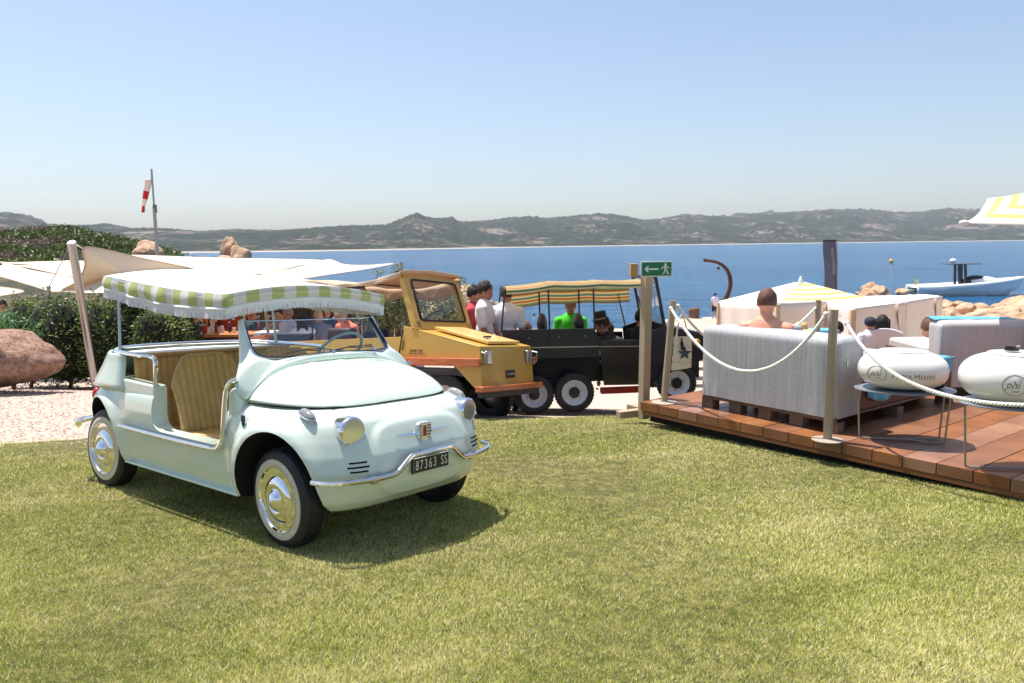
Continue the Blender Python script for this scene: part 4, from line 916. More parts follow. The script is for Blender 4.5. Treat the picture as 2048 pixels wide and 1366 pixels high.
def soft_block(x0, x1, y0, y1, z0, z1, r=.05, wav=.006, skirt=0):
    """rounded upholstered block with slightly wavy cloth faces"""
    def fn(i, j):
        # i around, j up then over the top
        q = 2*math.pi*i; c, s = math.cos(q), math.sin(q); n = 9
        a, b = (x1-x0)/2, (y1-y0)/2; ux = math.copysign(abs(c)**(2/n), c); uy = math.copysign(abs(s)**(2/n), s)
        if j < .7: z = z0+(z1-z0-r)*(j/.7); f = 0
        elif j < .85: t = (j-.7)/.15*math.pi/2; z = z1-r+r*math.sin(t); f = r*(1-math.cos(t))
        else: z = z1+.006*math.sin((j-.85)/.15*math.pi); f = None
        if f is None: k_ = 1-(j-.85)/.15; return ((x0+x1)/2+ux*(a-r)*k_, (y0+y1)/2+uy*(b-r)*k_, z)
        wv = wav*mnoise.noise(Vector((ux*a*4, uy*b*4, z*1.2+3)))*1.5
        if skirt and j < .2: wv += skirt*mnoise.noise(Vector((ux*a*9, uy*b*9, 0)))*(1-j/.2); z += .008*mnoise.noise(Vector((ux*a*5, uy*b*5, 9)))*(1-j/.2)
        return ((x0+x1)/2+ux*(a-f+wv), (y0+y1)/2+uy*(b-f+wv), z)
    mb = MB().grid(fn, 160, 40, cu=True); return mb
def pallet(par, x0, x1, y0, y1, z0, z1, nb=5):
    obj('pallet_top', MB().box(((x0+x1)/2, (y0+y1)/2, z1-.012), (x1-x0, y1-y0, .022)), pal, par, bevel=.003)
    for f in (0, 1): obj('pallet_stringer', MB().beam((x0, (y0+.012) if f == 0 else y1-.012, z1-.037), (x1, (y0+.012) if f == 0 else y1-.012, z1-.037), .02, .025), pal, par)
    for i in range(nb):
        x = x0+.05+(x1-x0-.10)*i/(nb-1)
        for y in (y0+.06, (y0+y1)/2, y1-.06): obj('pallet_block', MB().box((x, y, (z0+z1-.05)/2), (.13, .10, z1-z0-.05)), pal, par, bevel=.003)
# first daybed; local x along the deck edge towards the camera side, local y away from us
SM = LM((1.80, 7.13), (.587, -.81), 0) ; L1 = 1.36
so = thing('daybed', 'long grey fabric daybed on a wooden pallet with its back to the lawn', 'sofa', M=SM, group='grey fabric daybeds on pallets')
pallet(so, .0, L1, .0, 2.0, DZ, .17, 5)
obj('seat_box', MB().box((L1/2, 1.02, .29), (L1-.02, 1.92, .235)), brownb, so, bevel=.006)
obj('backrest', soft_block(-.02, L1+.02, -.03, .40, .155, .80, .055, .006, .02), gfab, so, 60)
obj('arm_cover', soft_block(-.02, .22, .20, 1.30, .30, .74, .05, .006, .01), gfab, so, 60)
obj('seat_cushion', soft_block(.02, L1-.01, .40, 1.98, .405, .47, .03, .004), gfab, so, 60)
obj('care_label', MB().box((L1+.024, .10, .60), (.003, .012, .05)), pm('label_white', (.8, .8, .8), .6), so)
obj('pallet_nail', MB().box((L1-.05, -.005, .165), (.05, .01, .006)), black, so)
def towel_mat(n, c, c2): return pm(n, srgb(*c), .95, col2=srgb(*c2), vs=7, stretch=(1, 4, 1), bump=.5, bs=60, sheen=.3)
tw = towel_mat('blue_towel', (58, 150, 196), (104, 186, 216))
def tfn(i, j):
    x = L1-.62+.60*i; yy = .44+1.5*j
    return (x, yy, .478+.010*mnoise.noise(Vector((i*6, j*5, 2))))
t1 = thing('blue_towel', 'bright blue towel spread over the brown seat end between the two white planters', 'towel', M=SM)
obj('spread', MB().grid(tfn, 20, 24), tw, t1, 60, solid=.008)
def tdr(i, j):
    y = .44+1.5*i; d = j*(.20+.05*math.sin(i*5)+.03*math.sin(i*13)); f = .012*math.sin(i*42)*j
    return (L1+.012+f+.006*j, y, .482-d)
obj('hanging_edge', MB().grid(tdr, 60, 8), tw, t1, 60, solid=.007)
# second daybed behind on the right
S2 = LM((4.24, 7.50), (1, -.02), 0)
s2 = thing('daybed', 'greyish beige daybed behind the planters with a blue towel along its top', 'sofa', M=S2, group='grey fabric daybeds on pallets')
obj('backrest', soft_block(0, .98, 0, .28, .12, .775, .06, .006, .01), pfab, s2, 60); obj('seat_box', MB().box((.5, .75, .25), (.96, .9, .30)), brownb, s2, bevel=.01); obj('seat_cushion', soft_block(.02, .96, .28, 1.2, .40, .48, .03, .004), pfab, s2, 60)
t2 = thing('blue_towel', 'pale blue towel folded along the top of the rear beige daybed', 'towel', M=S2)
obj('spread', MB().grid(lambda i, j: (.0+.80*i, .13+.15*j, .780+.018*abs(mnoise.noise(Vector((i*5, j*2, 1))))+.02*j*(1-i)), 40, 12), tw, t2, 60, solid=.012)
S3 = LM((5.02, 7.18), (.95, -.3), 0)
s3 = thing('daybed', 'plain grey daybed at the right edge partly cut off by the frame', 'sofa', M=S3, group='grey fabric daybeds on pallets')
obj('backrest', soft_block(0, 1.0, 0, .30, .10, .80, .06, .006, .01), gfab, s3, 60); obj('seat_box', MB().box((.5, .7, .25), (.96, .8, .30)), brownb, s3, bevel=.01)
# --- tables with oval planters
tabm = pm('taupe_metal', srgb(150, 142, 130), .4, .3); ptop = pm('table_top', srgb(128, 132, 140), .3)
plw = pm('planter_white', (.80, .78, .73), .22, coat=.5); goldm = pm('print_bronze', srgb(120, 98, 78), .5)
def wire_table(M, label, h, rx, ry):
    t = thing('side_table', label, 'table', M=M, group='wire legged side tables under the planters')
    obj('table_top', MB().lathe([(0, h-.008), (1, h-.008), (1, h), (0, h)], 48, M=Matrix.Diagonal((rx, ry, 1))), ptop, t, 30)
    hub = Vector((.02, -.02, .012))
    for a in (182, 332, 20):
        c, s = math.cos(R(a)), math.sin(R(a)); e_ = Vector((rx*.93*c, ry*.93*s, h-.01)); f = Vector((rx*.86*c, ry*.86*s, .012))
        P = [hub, hub.lerp(f, .93), f+Vector((0, 0, .03)), e_]
        obj('leg', MB().tube([hub, hub.lerp(f, .9), f+Vector((0, 0, .006)), f.lerp(e_, .08), e_], .0075, 8), tabm, t)
    return t
T1 = Matrix.Translation((3.03, 5.82, DZ)) @ Matrix.Rotation(R(-12), 4, 'Z')
wire_table(T1, 'grey topped wire table in front of the daybed holding the lettered white planter', .41, .36, .26)
T2 = Matrix.Translation((3.42, 5.02, DZ)) @ Matrix.Rotation(R(-8), 4, 'Z')
wire_table(T2, 'wire table at the right edge holding the nearer white planter', .46, .40, .28)
def planter(M, label, s, full):
    p = thing('planter', label, 'planter', M=M, group='white oval planters with printed logo')
    rx, ry, rz_ = .318*s, .25*s, .150*s
    prof = []
    for i in range(25):
        a = -math.pi/2+math.pi*i/24; cx_ = abs(math.cos(a))**.62; prof.append((cx_, math.copysign(abs(math.sin(a))**.95, a)))
    def fn(i, j):
        q = 2*math.pi*i; r_, z = prof[int(round(j*24))]; n = 2.3; c, s2_ = math.cos(q), math.sin(q)
        return (rx*r_*math.copysign(abs(c)**(2/n), c), ry*r_*math.copysign(abs(s2_)**(2/n), s2_), rz_+z*rz_)
    body_ = obj('bowl', MB().grid(fn, 64, 24, cu=True), plw, p, 60)
    obj('lid', MB().lathe([(0, 2*rz_+.004), (.52*rx, 2*rz_+.003), (.56*rx, 2*rz_-.006)], 40, M=Matrix.Diagonal((1, .8, 1))), plw, p, 60)
    # printed emblem on the curved front: project flat print onto the bowl
    def surf(u, v): # u across (m), v up from the middle (m)
        zz = max(-.99, min(.99, v/rz_)); cc = (1-zz*zz)**.5; cx_ = max(.05, cc**.62); t = min(.999, abs(u)/(rx*cx_)); y = -ry*cx_*(1-t**2.3)**(1/2.3)
        return Vector((u, y-.0015, rz_+v))
    def printed(txt, size, u0, v0, sx=1, al='LEFT', name='lettering', sp_=1.0, shear=0):
        o = text_mesh(txt, size, goldm, name, p, Matrix.Identity(4), ext=0, sx=sx, spacing=sp_, align=al)
        for vt in o.data.vertices: w = surf(u0+vt.co.x+shear*vt.co.y, v0+vt.co.y); vt.co = w
        return o
    cu_ = -.205*s if full else -.07*s; cr_ = .060*s
    obj('emblem_ring', MB().tube([surf(cu_+cr_*math.cos(q), -.012+cr_*math.sin(q)) for q in [2*math.pi*k/40 for k in range(40)]], .0018, 6, closed=True), goldm, p)
    printed('phi', .062*s, cu_-.040*s, -.010, .9, shear=.3, name='emblem_word'); printed('beach', .018*s, cu_-.012*s, -.045*s, .9, shear=.3, name='emblem_word')
    for a in range(5): q = a*2*math.pi/5; obj('emblem_petal', MB().tube([surf(cu_+.024*s, .026*s), surf(cu_+.024*s+.009*math.cos(q), .026*s+.009*math.sin(q))], .0015, 5), pm('print_gold', srgb(196, 160, 110), .5), p)
    l0 = cu_+.080*s; obj('divider_line', MB().tube([surf(l0, -.055*s), surf(l0, .045*s)], .0014, 5), goldm, p)
    if full:
        printed('P', .052*s, l0+.016*s, -.020*s); printed('ATOL', .042*s, l0+.046*s, -.0225*s, sp_=1.05); printed('M', .052*s, l0+.165*s, -.020*s); printed('ENIN', .042*s, l0+.208*s, -.0225*s, sp_=1.05)
    return p
planter(T1 @ Matrix.Translation((-.02, .0, .41)) @ Matrix.Rotation(R(-6), 4, 'Z'), 'white oval planter lettered in bronze on the table beside the daybed', 1.0, True)
planter(T2 @ Matrix.Translation((-.04, .0, .462)) @ Matrix.Rotation(R(-14), 4, 'Z'), 'nearer white oval planter cut by the right edge with a black dish on top', 1.12, False)
g = T1 @ Vector((.24, .02, .41)); sh_ = thing('sunglasses_case', 'black glossy case lying on the table beside the lettered planter', 'case', loc=g)
obj('case', MB().ell((0, 0, .03), (.06, .035, .03), 20, 12), pm('gloss_black', (.01, .01, .01), .15), sh_); obj('case_seam', MB().tube([(.0602*math.cos(q), .0352*math.sin(q), .03) for q in [2*math.pi*k/24 for k in range(24)]], .001, 4, closed=True), black, sh_)
g = T2 @ Vector((-.10, .0, .462+.352)); as_ = thing('ashtray', 'small round black ashtray on top of the nearer planter', 'ashtray', loc=g)
obj('bowl', MB().lathe([(0, .004), (.035, .004), (.042, .022), (.046, .022), (.044, 0), (0, 0)], 28), MATS['gloss_black'], as_); obj('cigarette_rest', MB().cyl((.03, .0, .024), (.05, .0, .026), .004), MATS['label_white'], as_)
# --- rope barrier
postb = pm('post_taupe', srgb(164, 148, 124), .5, var=.06, vs=5)
def stanchion(p, top, label, r=.028, base=.13):
    s = thing('rope_post', label, 'post', loc=p, group='taupe rope posts on the deck')
    t = Vector(top)-Vector(p)
    obj('post', MB().cyl((0, 0, .01), t, r, n=20), postb, s); obj('base', MB().lathe([(0, 0), (base, 0), (base, .006), (.03, .014), (0, .014)], 36), pm('base_grey', srgb(166, 152, 136), .5), s, 40)
    obj('eyelet', MB().tube([(r*.9+t.x*.93, t.y, t.z-.05), (r+.02+t.x, t.y, t.z-.04), (r+.015+t.x, t.y, t.z-.06)], .003, 6), steel, s); return s
P1 = at_z(1655, 880, DZ+.004); P2 = at_z(1328, 805, DZ+.004); P3 = Vector((3.55, 8.85, DZ+.004))
Tp1 = at_y(1668, 619, P1.y); Tp2 = at_y(1346, 601, P2.y); Tp3 = at_y(1637, 600, P3.y)
stanchion(P1, Tp1, 'taupe rope post standing beside the lettered planter at the deck edge', .033, .12)
stanchion(P2, Tp2, 'leaning taupe rope post with the canvas bag at the left end of the deck', .033, .125)
stanchion(P3, Tp3, 'taupe rope post rising behind the bare shouldered man', .033, .125)
ropem = pm('white_rope', (.74, .72, .66), .8, var=.1, vs=60)
def rope(name, a, b, c, label, r=.0135):
    """parabola through end points a, b and low point c (all 3D)"""
    P = []; n = 120
    for i in range(n+1):
        t = i/n; # quadratic Bezier whose middle passes near c
        q = a*(1-t)**2+(2*c-(a+b)/2)*2*t*(1-t)+b*t*t; P.append(q)
    rt = thing(name, label, 'rope', loc=a, group='white twisted barrier ropes'); L = sum((P[i+1]-P[i]).length for i in range(n))
    for ph in range(3):
        Q = []; m = int(L/.006); 
        for i in range(m+1):
            f = i/m*n; k_ = min(n-1, int(f)); p = P[k_].lerp(P[k_+1], f-k_); tg = (P[k_+1]-P[k_]).normalized(); u = tg.cross(Vector((0, 0, 1))).normalized(); v = u.cross(tg); q = 2*math.pi*(i/m*L/.065+ph/3)
            Q.append(p+(u*math.cos(q)+v*math.sin(q))*r*.52-a)
        obj('strand', MB().tube(Q, r*.60, 6), ropem, rt)
    for e_ in (P[0], P[-1]): obj('rope_knob', MB().ell(e_-a, r*1.5, 12, 8), ropem, rt)
    return rt
a_ = at_y(1342, 617, P2.y-.06); b_ = at_y(1652, 628, P1.y+.02); c_ = at_y(1487, 742, (P1.y+P2.y)/2-.25)
rope('barrier_rope', a_, b_, c_, 'white rope sagging in front of the grey daybed between two posts')
a_ = at_y(1694, 647, P1.y-.03); c_ = at_y(1962, 812, 4.9); b_ = Vector((4.2, 4.2, .98)); a0 = a_
rope('barrier_rope', a_, Vector((3.95, 3.95, .88)), at_y(1935, 800, 4.85), 'white rope crossing both planters towards the right edge')
a_ = at_y(1356, 612, P2.y+.05); b_ = at_y(1634, 613, P3.y); c_ = at_y(1490, 700, 8.3)
rope('barrier_rope', a_, b_, c_, 'white rope running behind the bare shouldered man')
# --- exit sign on a timber post with crossed feet
SPm = Matrix.Translation((1.345, 7.66, -.19)); sgn = thing('exit_sign', 'green emergency exit sign on a taupe timber post beside the deck', 'sign', M=SPm)
tb = pm('taupe_timber', srgb(166, 148, 122), .7, var=.1, vs=3, stretch=(1, 1, .3), bump=.2, bs=30)
obj('post', MB().box((0, 0, .72), (.085, .085, 1.46), M=Matrix.Rotation(R(.7), 3, 'Y') @ Matrix.Rotation(R(28), 3, 'Z')), tb, sgn, bevel=.003)
dv = Vector((.80, .6, 0)); du = Vector((.55, -.84, 0))
obj('foot', MB().beam(Vector((-.10, .33, .04)), Vector((.16, -.10, .04)), .085, .07), tb, sgn, bevel=.004); obj('foot', MB().beam(Vector((-.27, -.02, .035)), Vector((-.0, .10, .035)), .085, .07), tb, sgn, bevel=.004)
tl = at_y(1283, 524, 7.56); br = at_y(1343, 552, 7.56); c_ = (tl+br)/2-Vector(SPm.translation); wd = br.x-tl.x; ht = tl.z-br.z
green = pm('sign_green', srgb(24, 116, 68), .45); signw = pm('sign_white', (.72, .74, .74), .45)
sb_ = obj('sign_board', MB().box((0, 0, 0), (wd+.012, .012, ht+.012)), signw, sgn, bevel=.002); sb_.location = c_
obj('green_face', MB().box((0, -.008, 0), (wd-.008, .003, ht-.010)), green, sb_)
def flat(P, name, par, mat_, y=-.0115): return obj(name, MB().prism([(x*wd/2, z*wd/2) for x, z in P], y, y+.002), mat_, par, 0)
flat([(-.82, 0), (-.62, .2), (-.50, .2), (-.62, .055), (.12, .055), (.12, -.055), (-.62, -.055), (-.50, -.2), (-.62, -.2)], 'arrow', sb_, signw)
run = thing; rm = link(bpy.data.objects.new('running_figure', None)); rm.parent = sb_
o_ = obj('figure_head', MB().lathe([(0, 0), (.045*wd, 0), (.045*wd, .002), (0, .002)], 16, (.57*wd/2, -.0095, .29*wd/2), m3((0, -1, 0))), signw, sb_)
for n_, P in (('figure_torso', [(.47, .20), (.62, .21), (.66, -.02), (.50, -.06)]), ('figure_arm', [(.48, .20), (.34, .10), (.30, .0), (.35, -.02), (.40, .07), (.50, .13)]), ('figure_arm', [(.62, .20), (.72, .07), (.86, .06), (.86, .10), (.75, .12), (.66, .22)]), ('figure_leg', [(.52, -.04), (.60, -.04), (.55, -.22), (.42, -.36), (.36, -.36), (.48, -.20)]), ('figure_leg', [(.58, -.02), (.66, -.02), (.76, -.18), (.72, -.28), (.88, -.28), (.88, -.33), (.65, -.33), (.67, -.17)])): flat(P, n_, sb_, signw)
bpy.data.objects.remove(rm, do_unlink=True)
obj('sign_block', MB().box((c_.x-wd/2-.055, .03, c_.z-.012), (.075, .10, .13)), pm('block_wood', srgb(176, 138, 88), .7), sgn, bevel=.003)
# --- canvas bag hung from the leaning post
bg = at_y(1362, 700, P2.y-.09); bagm = pm('canvas_bag', srgb(224, 208, 182), .9, var=.05, vs=14, bump=.3, bs=50)
bag = thing('tote_bag', 'cream canvas tote bag printed with a dark star hanging from the leaning post', 'bag', loc=bg)
def bf(side):
    def fn(i, j):
        w = .085+.012*j; z = .13-.30*j; x = (2*i-1)*w+.010; y = side*.016*math.sin(math.pi*i)*(.6+.4*j); z -= .028*(1-i)*j
        return (x+.004*math.sin(j*5), y+.004*mnoise.noise(Vector((i*4, j*4, side))), z)
    return fn
mb = MB().grid(bf(-1), 14, 16); mb.grid(bf(1), 14, 16); obj('bag_body', mb, bagm, bag, 60)
for s in (-1, 1): obj('handle', MB().tube(crom([(-.045, s*.012, .12), (-.03, s*.01, .25), (-.005, s*.006, .33), (.02, s*.006, .31), (.045, s*.01, .22), (.062, s*.012, .12)], 5), .005, 6), bagm, bag)
star = pm('star_ink', srgb(70, 76, 92), .8)
P = []
for k_ in range(10):
    r_ = .070 if k_ % 2 == 0 else .029; q = math.pi/2+k_*math.pi/5; P.append((r_*math.cos(q)+.030, r_*math.sin(q)-.030))
obj('printed_star', MB().prism(P, -.026, -.024), star, bag, 0)
for ch, x, z in (('Y', -.035, .050), ('G', -.012, .040), ('L', .060, .055), ('U', .072, .03), ('of', .034, -.112)): text_mesh(ch, .022 if ch != 'of' else .014, star, 'bag_letter', bag, MX((x, -.0265, z), (1, 0, 0), (0, 0, 1)), ext=.0003)
for k_, ch in enumerate('MILANO'): q = R(232+k_*16); text_mesh(ch, .020, star, 'bag_letter', bag, MX((.034+.098*math.cos(q), -.0265, -.035+.098*math.sin(q)), (-math.sin(q), 0, math.cos(q)), (-math.cos(q), 0, -math.sin(q))), ext=.0003)
mb = MB()
for k_ in range(26): mb.tube([(rnd.gauss(-.002, .004), -.03, .12), (rnd.gauss(0, .009), -.034, .06), (rnd.gauss(.006, .009), -.034, rnd.uniform(.0, .02))], .0022, 4)
obj('tassel', mb, pm('tassel_navy', srgb(36, 38, 62), .8), bag, 0, kind='stuff')
# ================================================================ people: one remeshed body each, clothes as children
def caps(mb, p0, r0, p1, r1, n=10):
    p0, p1 = Vector(p0), Vector(p1); P = []; R_ = []
    d = p1-p0
    if d.length < 1e-6: return mb.ell(p0, r0)
    u = d.normalized()
    for a in (-1, -.8, -.45): P.append(p0+u*r0*a); R_.append(r0*math.sqrt(max(.001, 1-a*a)))
    for t in (0, .5, 1): P.append(p0.lerp(p1, t)); R_.append(r0+(r1-r0)*t)
    for a in (.45, .8, 1): P.append(p1+u*r1*a); R_.append(r1*math.sqrt(max(.001, 1-a*a)))
    return mb.tube(P, R_, n)
def remesh(name, mb, mat, par, vox, smooth_it=2):
    me = mesh_of(mb, mat, 0, merge=False); o = link(bpy.data.objects.new(name, me))
    md = o.modifiers.new('r', 'REMESH'); md.mode = 'VOXEL'; md.voxel_size = vox; md.use_smooth_shade = True
    if smooth_it: s_ = o.modifiers.new('s', 'SMOOTH'); s_.factor = .5; s_.iterations = smooth_it
    apply_mods(o); o.data.materials.clear(); o.data.materials.append(mat); o.data.name = name; o.parent = par; return o
SK = {}
def skm(c):
    k = 'skin_%d_%d_%d' % c
    return pm(k, srgb(*c), .5, var=.06, vs=14)
def person(label, M, H=1.75, sit=False, skinc=(188, 134, 108), hairc=(50, 36, 28), hair='short', top=('tee', (230, 230, 232)), bottom=('trousers', (50, 54, 66)), arms=None, lean=0, turn=0, nod=0, vox=.02, shoes=True, female=False, legs=True, group=None, sleeve=.35, cat='person'):
    k = H/1.75; t = thing('person', label, cat, M=M, group=group); sk = skm(skinc)
    sh = .185 if not female else .16; hipw = .095
    zb = .93*k if not sit else .52   # pelvis height
    base = Vector((0, 0, zb)); ud = Vector((math.sin(lean), 0, math.cos(lean)))
    tp = lambda h, x=0, y=0: base+ud*(h*k)+Vector((x*k*math.cos(lean), y*k, -x*k*math.sin(lean)))
    chest, shc, neck = tp(.30), tp(.44), tp(.52)
    # head frame
    hd = Vector((math.sin(lean*.4+nod), 0, math.cos(lean*.4+nod)))
    hc = neck+hd*(.135*k)+Vector((.02*k, 0, 0)); Hm = Matrix.Rotation(turn, 3, 'Z') @ Matrix.Rotation(nod, 3, 'Y')
    b = MB(); f = lambda v: hc+Hm @ (Vector(v)*k)
    b.ell(f((-.008, 0, .02)), (.098*k, .080*k, .106*k), 18, 14, Hm); b.ell(f((.022, 0, -.045)), (.070*k, .058*k, .075*k), 16, 12, Hm); b.ell(f((.050, 0, -.088)), (.030*k, .030*k, .026*k), 12, 8, Hm)
    b.add([f((.082, -.012, -.035)), f((.082, .012, -.035)), f((.112, 0, -.038)), f((.084, 0, .018)), f((.07, 0, -.05))], [(0, 2, 3), (1, 3, 2), (0, 4, 2), (1, 2, 4), (0, 3, 1), (0, 1, 4)])
    for s in (-1, 1): b.ell(f((-.005, s*.080, -.01)), (.020*k, .010*k, .032*k), 10, 8, Hm); b.ell(f((.072, s*.028, .020)), (.014*k, .020*k, .009*k), 8, 6, Hm)
    b.ell(f((.078, 0, -.066)), (.014*k, .024*k, .007*k), 10, 6, Hm)
    caps(b, hc+Vector((-.02*k, 0, -.06*k)), .052*k, neck-ud*.03*k, .062*k)
    # trunk
    nr = .9 if female else 1
    b.ell(chest+ud*.06*k, (.108*k*nr, (sh-.015)*k, .20*k), 18, 14, Matrix.Rotation(lean, 3, 'Y')); b.ell(tp(.12), (.10*k*nr, .135*k*nr, .20*k), 18, 14, Matrix.Rotation(lean, 3, 'Y')); b.ell(tp(-.0), (.112*k, .155*k, .13*k), 16, 12)
    caps(b, shc+Vector((0, .06*k, .02*k)), .055*k, shc+Vector((0, sh*k, -.005*k)), .058*k); caps(b, shc+Vector((0, -.06*k, .02*k)), .055*k, shc+Vector((0, -sh*k, -.005*k)), .058*k)
    J = {}
    for s, nm in ((1, 'L'), (-1, 'R')):
        S_ = shc+Vector((0, s*sh*k, -.01*k)); a = (arms or {}).get(nm)
        if a: E_, W_ = base+Vector(a[0])*k, base+Vector(a[1])*k
        else: E_ = S_+Vector((-.02, s*.045, -.27))*k; W_ = E_+Vector((.06, -s*.01, -.24))*k
        J[nm] = (S_, E_, W_); ar = .042 if female else .050
        caps(b, S_, ar*k*1.1, E_, ar*k*.82); caps(b, E_, ar*k*.80, W_, ar*k*.55)
        d = (W_-E_).normalized(); sd = d.cross(Vector((0, s, 0)) if abs(d.y) < .9 else Vector((1, 0, 0))).normalized(); up_ = sd.cross(d)
        pm_ = W_+d*.055*k; b.ell(pm_, (.045*k, .022*k, .040*k), 10, 8, m3(sd, d).to_3x3() if False else Matrix(((d.x, up_.x, sd.x), (d.y, up_.y, sd.y), (d.z, up_.z, sd.z))))
        for fi in range(4):
            o = sd*(.027-.018*fi)*k; L_ = (.070, .080, .074, .058)[fi]*k; m_ = W_+d*.090*k+o
            caps(b, m_, .0095*k, m_+d*L_*.5+up_*.006*k, .009*k, 6); caps(b, m_+d*L_*.5+up_*.006*k, .009*k, m_+d*L_*.9+up_*.022*k*s, .0075*k, 6)
        caps(b, W_+d*.03*k+sd*.030*k, .012*k, W_+d*.075*k+sd*.060*k, .009*k, 6)
    JL = {}
    for s, nm in ((1, 'L'), (-1, 'R')):
        h = base+Vector((0, s*hipw*k, -.04*k))
        if sit: kn = h+Vector((.42, s*.05, .0))*k; an = kn+Vector((.03, 0, -.42))*k; an.z = max(an.z, .07)
        else: kn = h+Vector((.02, s*.015, -.43))*k; an = Vector((0-.01, s*(hipw+.02)*k, .075*k))
        JL[nm] = (h, kn, an)
        if legs:
            caps(b, h, .080*k, kn, .055*k); caps(b, kn+Vector((0, 0, 0)), .054*k, kn.lerp(an, .35)+Vector((-.012, 0, 0)), .052*k); caps(b, kn.lerp(an, .35)+Vector((-.012, 0, 0)), .052*k, an, .035*k)
            caps(b, an+Vector((-.03*k, 0, -.035*k)), .034*k, an+Vector((.15*k, 0, -.05*k)), .024*k)
    remesh('body', b, sk, t, vox, 1)
    # eyes
    ey = pm('eye_dark', (.03, .02, .015), .3)
    if vox <= .021:
        for s in (-1, 1): obj('eye', MB().ell(f((.083, s*.030, .010)), (.006*k, .013*k, .007*k), 8, 6, Hm), ey, t)
        hm_ = pm('hair_%d_%d_%d' % hairc, srgb(*hairc), .7, var=.25, vs=60, bump=.4, bs=90)
        for s in (-1, 1): obj('eyebrow', MB().ell(f((.086, s*.031, .030)), (.005*k, .019*k, .004*k), 8, 6, Hm), hm_, t)
        obj('mouth', MB().ell(f((.090, 0, -.064)), (.004*k, .020*k, .003*k), 8, 6, Hm), pm('lip', srgb(140, 78, 68), .5), t)
    hm_ = pm('hair_%d_%d_%d' % hairc, srgb(*hairc), .7, var=.25, vs=60, bump=.4, bs=90)
    # hair
    if hair:
        h = MB(); rr = random.Random(sum(map(ord, label)))
        def cap_(scale, zmin, xoff=0, back=.3):
            V = []; n, m = 28, 14
            for i in range(m+1):
                a = math.pi*(.64 if hair == 'stubble' else .64)*i/m
                for q_ in range(n):
                    q = 2*math.pi*q_/n; fwd = math.cos(q); lim = 1 - .42*max(0, fwd)**1.5
                    aa = a*lim; nz_ = 1+.05*mnoise.noise(Vector((fwd*3, math.sin(q)*3, aa*4)))
                    V.append(f((-.010+xoff+.101*scale*math.sin(aa)*fwd*nz_, .0835*scale*math.sin(aa)*math.sin(q)*nz_, .021+.109*scale*math.cos(aa)*nz_)))
            F = [(i*n+q_, (i+1)*n+q_, (i+1)*n+(q_+1) % n, i*n+(q_+1) % n) for i in range(m) for q_ in range(n)]
            h.add(V, F)
        cap_(1.0 if hair == 'stubble' else 1.045, 0)
        if hair == 'short':
            for i in range(46): q = rr.uniform(0, 6.28); a = rr.uniform(0, 1.15); h.ell(f((-.008+.098*math.sin(a)*math.cos(q), .078*math.sin(a)*math.sin(q), .024+.110*math.cos(a))), (.016*k, .012*k, .011*k), 6, 5)
        if hair == 'long':
            for i in range(9): y = -.07+.0175*i; caps(h, f((-.07, y, .03)), .028*k, f((-.075, y*1.15, -.20)), .022*k, 8)
            for s in (-1, 1): caps(h, f((-.0, s*.085, .05)), .022*k, f((-.02, s*.09, -.14)), .018*k, 8)
        if hair == 'bun': h.ell(f((-.12, 0, .05)), .035*k)
        ho = obj('hair', h, hm_, t, 60)
        if hair in ('short', 'stubble'): pass
        md = ho.modifiers.new('s', 'SOLIDIFY'); md.thickness = .006; md.offset = -1
    # top garment
    def trunk(mb, g, z0=0):
        mb.ell(chest+ud*.06*k, ((.108*nr+g)*k, (sh-.015+g)*k, (.20+g)*k), 18, 14, Matrix.Rotation(lean, 3, 'Y')); mb.ell(tp(.12), ((.102*nr+g)*k, (.14*nr+g)*k, .21*k), 18, 14, Matrix.Rotation(lean, 3, 'Y'))
        mb.ell(tp(.0), ((.114+g)*k, (.158+g)*k, .15*k), 16, 12)
        for s in (-1, 1): caps(mb, shc+Vector((0, s*.055*k, .012*k)), (.052+g)*k, shc+Vector((0, s*sh*k, -.005*k)), (.058+g)*k)
    if top:
        kind, colr = top[0], top[1]; c = MB(); trunk(c, .014)
        tm_ = pm('cloth_%d_%d_%d' % colr, srgb(*colr), .9, var=.05, vs=9, bump=.35, bs=16, dist=.02) if len(top) < 3 else top[2]
        if kind != 'tank':
            for nm in 'LR':
                S_, E_, W_ = J[nm]; fr_ = sleeve*2 if kind in ('tee', 'polo') else 1
                e1 = S_.lerp(E_, min(1, fr_*.95)); caps(c, S_, .068*k, e1, .060*k)
                if kind == 'long': caps(c, E_, .052*k, E_.lerp(W_, .9), .042*k)
        if kind == 'dress':
            caps(c, tp(0), .16*k, Vector((0, 0, .5*k)), .20*k)
        so_ = remesh('shirt' if kind != 'dress' else 'dress', c, tm_, t, vox, 1)
        if kind == 'polo':
            obj('collar', MB().tube([neck+Vector((.058*k*math.cos(q)+.01, .062*k*math.sin(q), -.035*k-.02*math.cos(q)*k)) for q in [2*math.pi*i/20 for i in range(20)]], .012*k, 6, closed=True), tm_, so_)
    if bottom and legs:
        kind, colr = bottom; c = MB(); c.ell(base+Vector((0, 0, .0)), (.122*k, .165*k, .13*k), 16, 12)
        for nm in 'LR':
            h, kn, an = JL[nm]
            if kind == 'shorts': caps(c, h, .096*k, h.lerp(kn, .85), .080*k)
            else: caps(c, h, .094*k, kn, .072*k); caps(c, kn, .072*k, an+Vector((0, 0, .02)), .058*k)
        remesh('trousers' if kind != 'shorts' else 'shorts', c, pm('cloth_%d_%d_%d' % colr, srgb(*colr), .9, var=.05, vs=9, bump=.35, bs=16, dist=.02), t, vox, 1)
        if shoes:
            for nm in 'LR':
                an = JL[nm][2]; c = MB(); caps(c, an+Vector((-.03*k, 0, -.036*k)), .042*k, an+Vector((.15*k, 0, -.046*k)), .032*k); obj('shoe', c, pm('shoe_black', (.02, .02, .022), .5), t, 60)
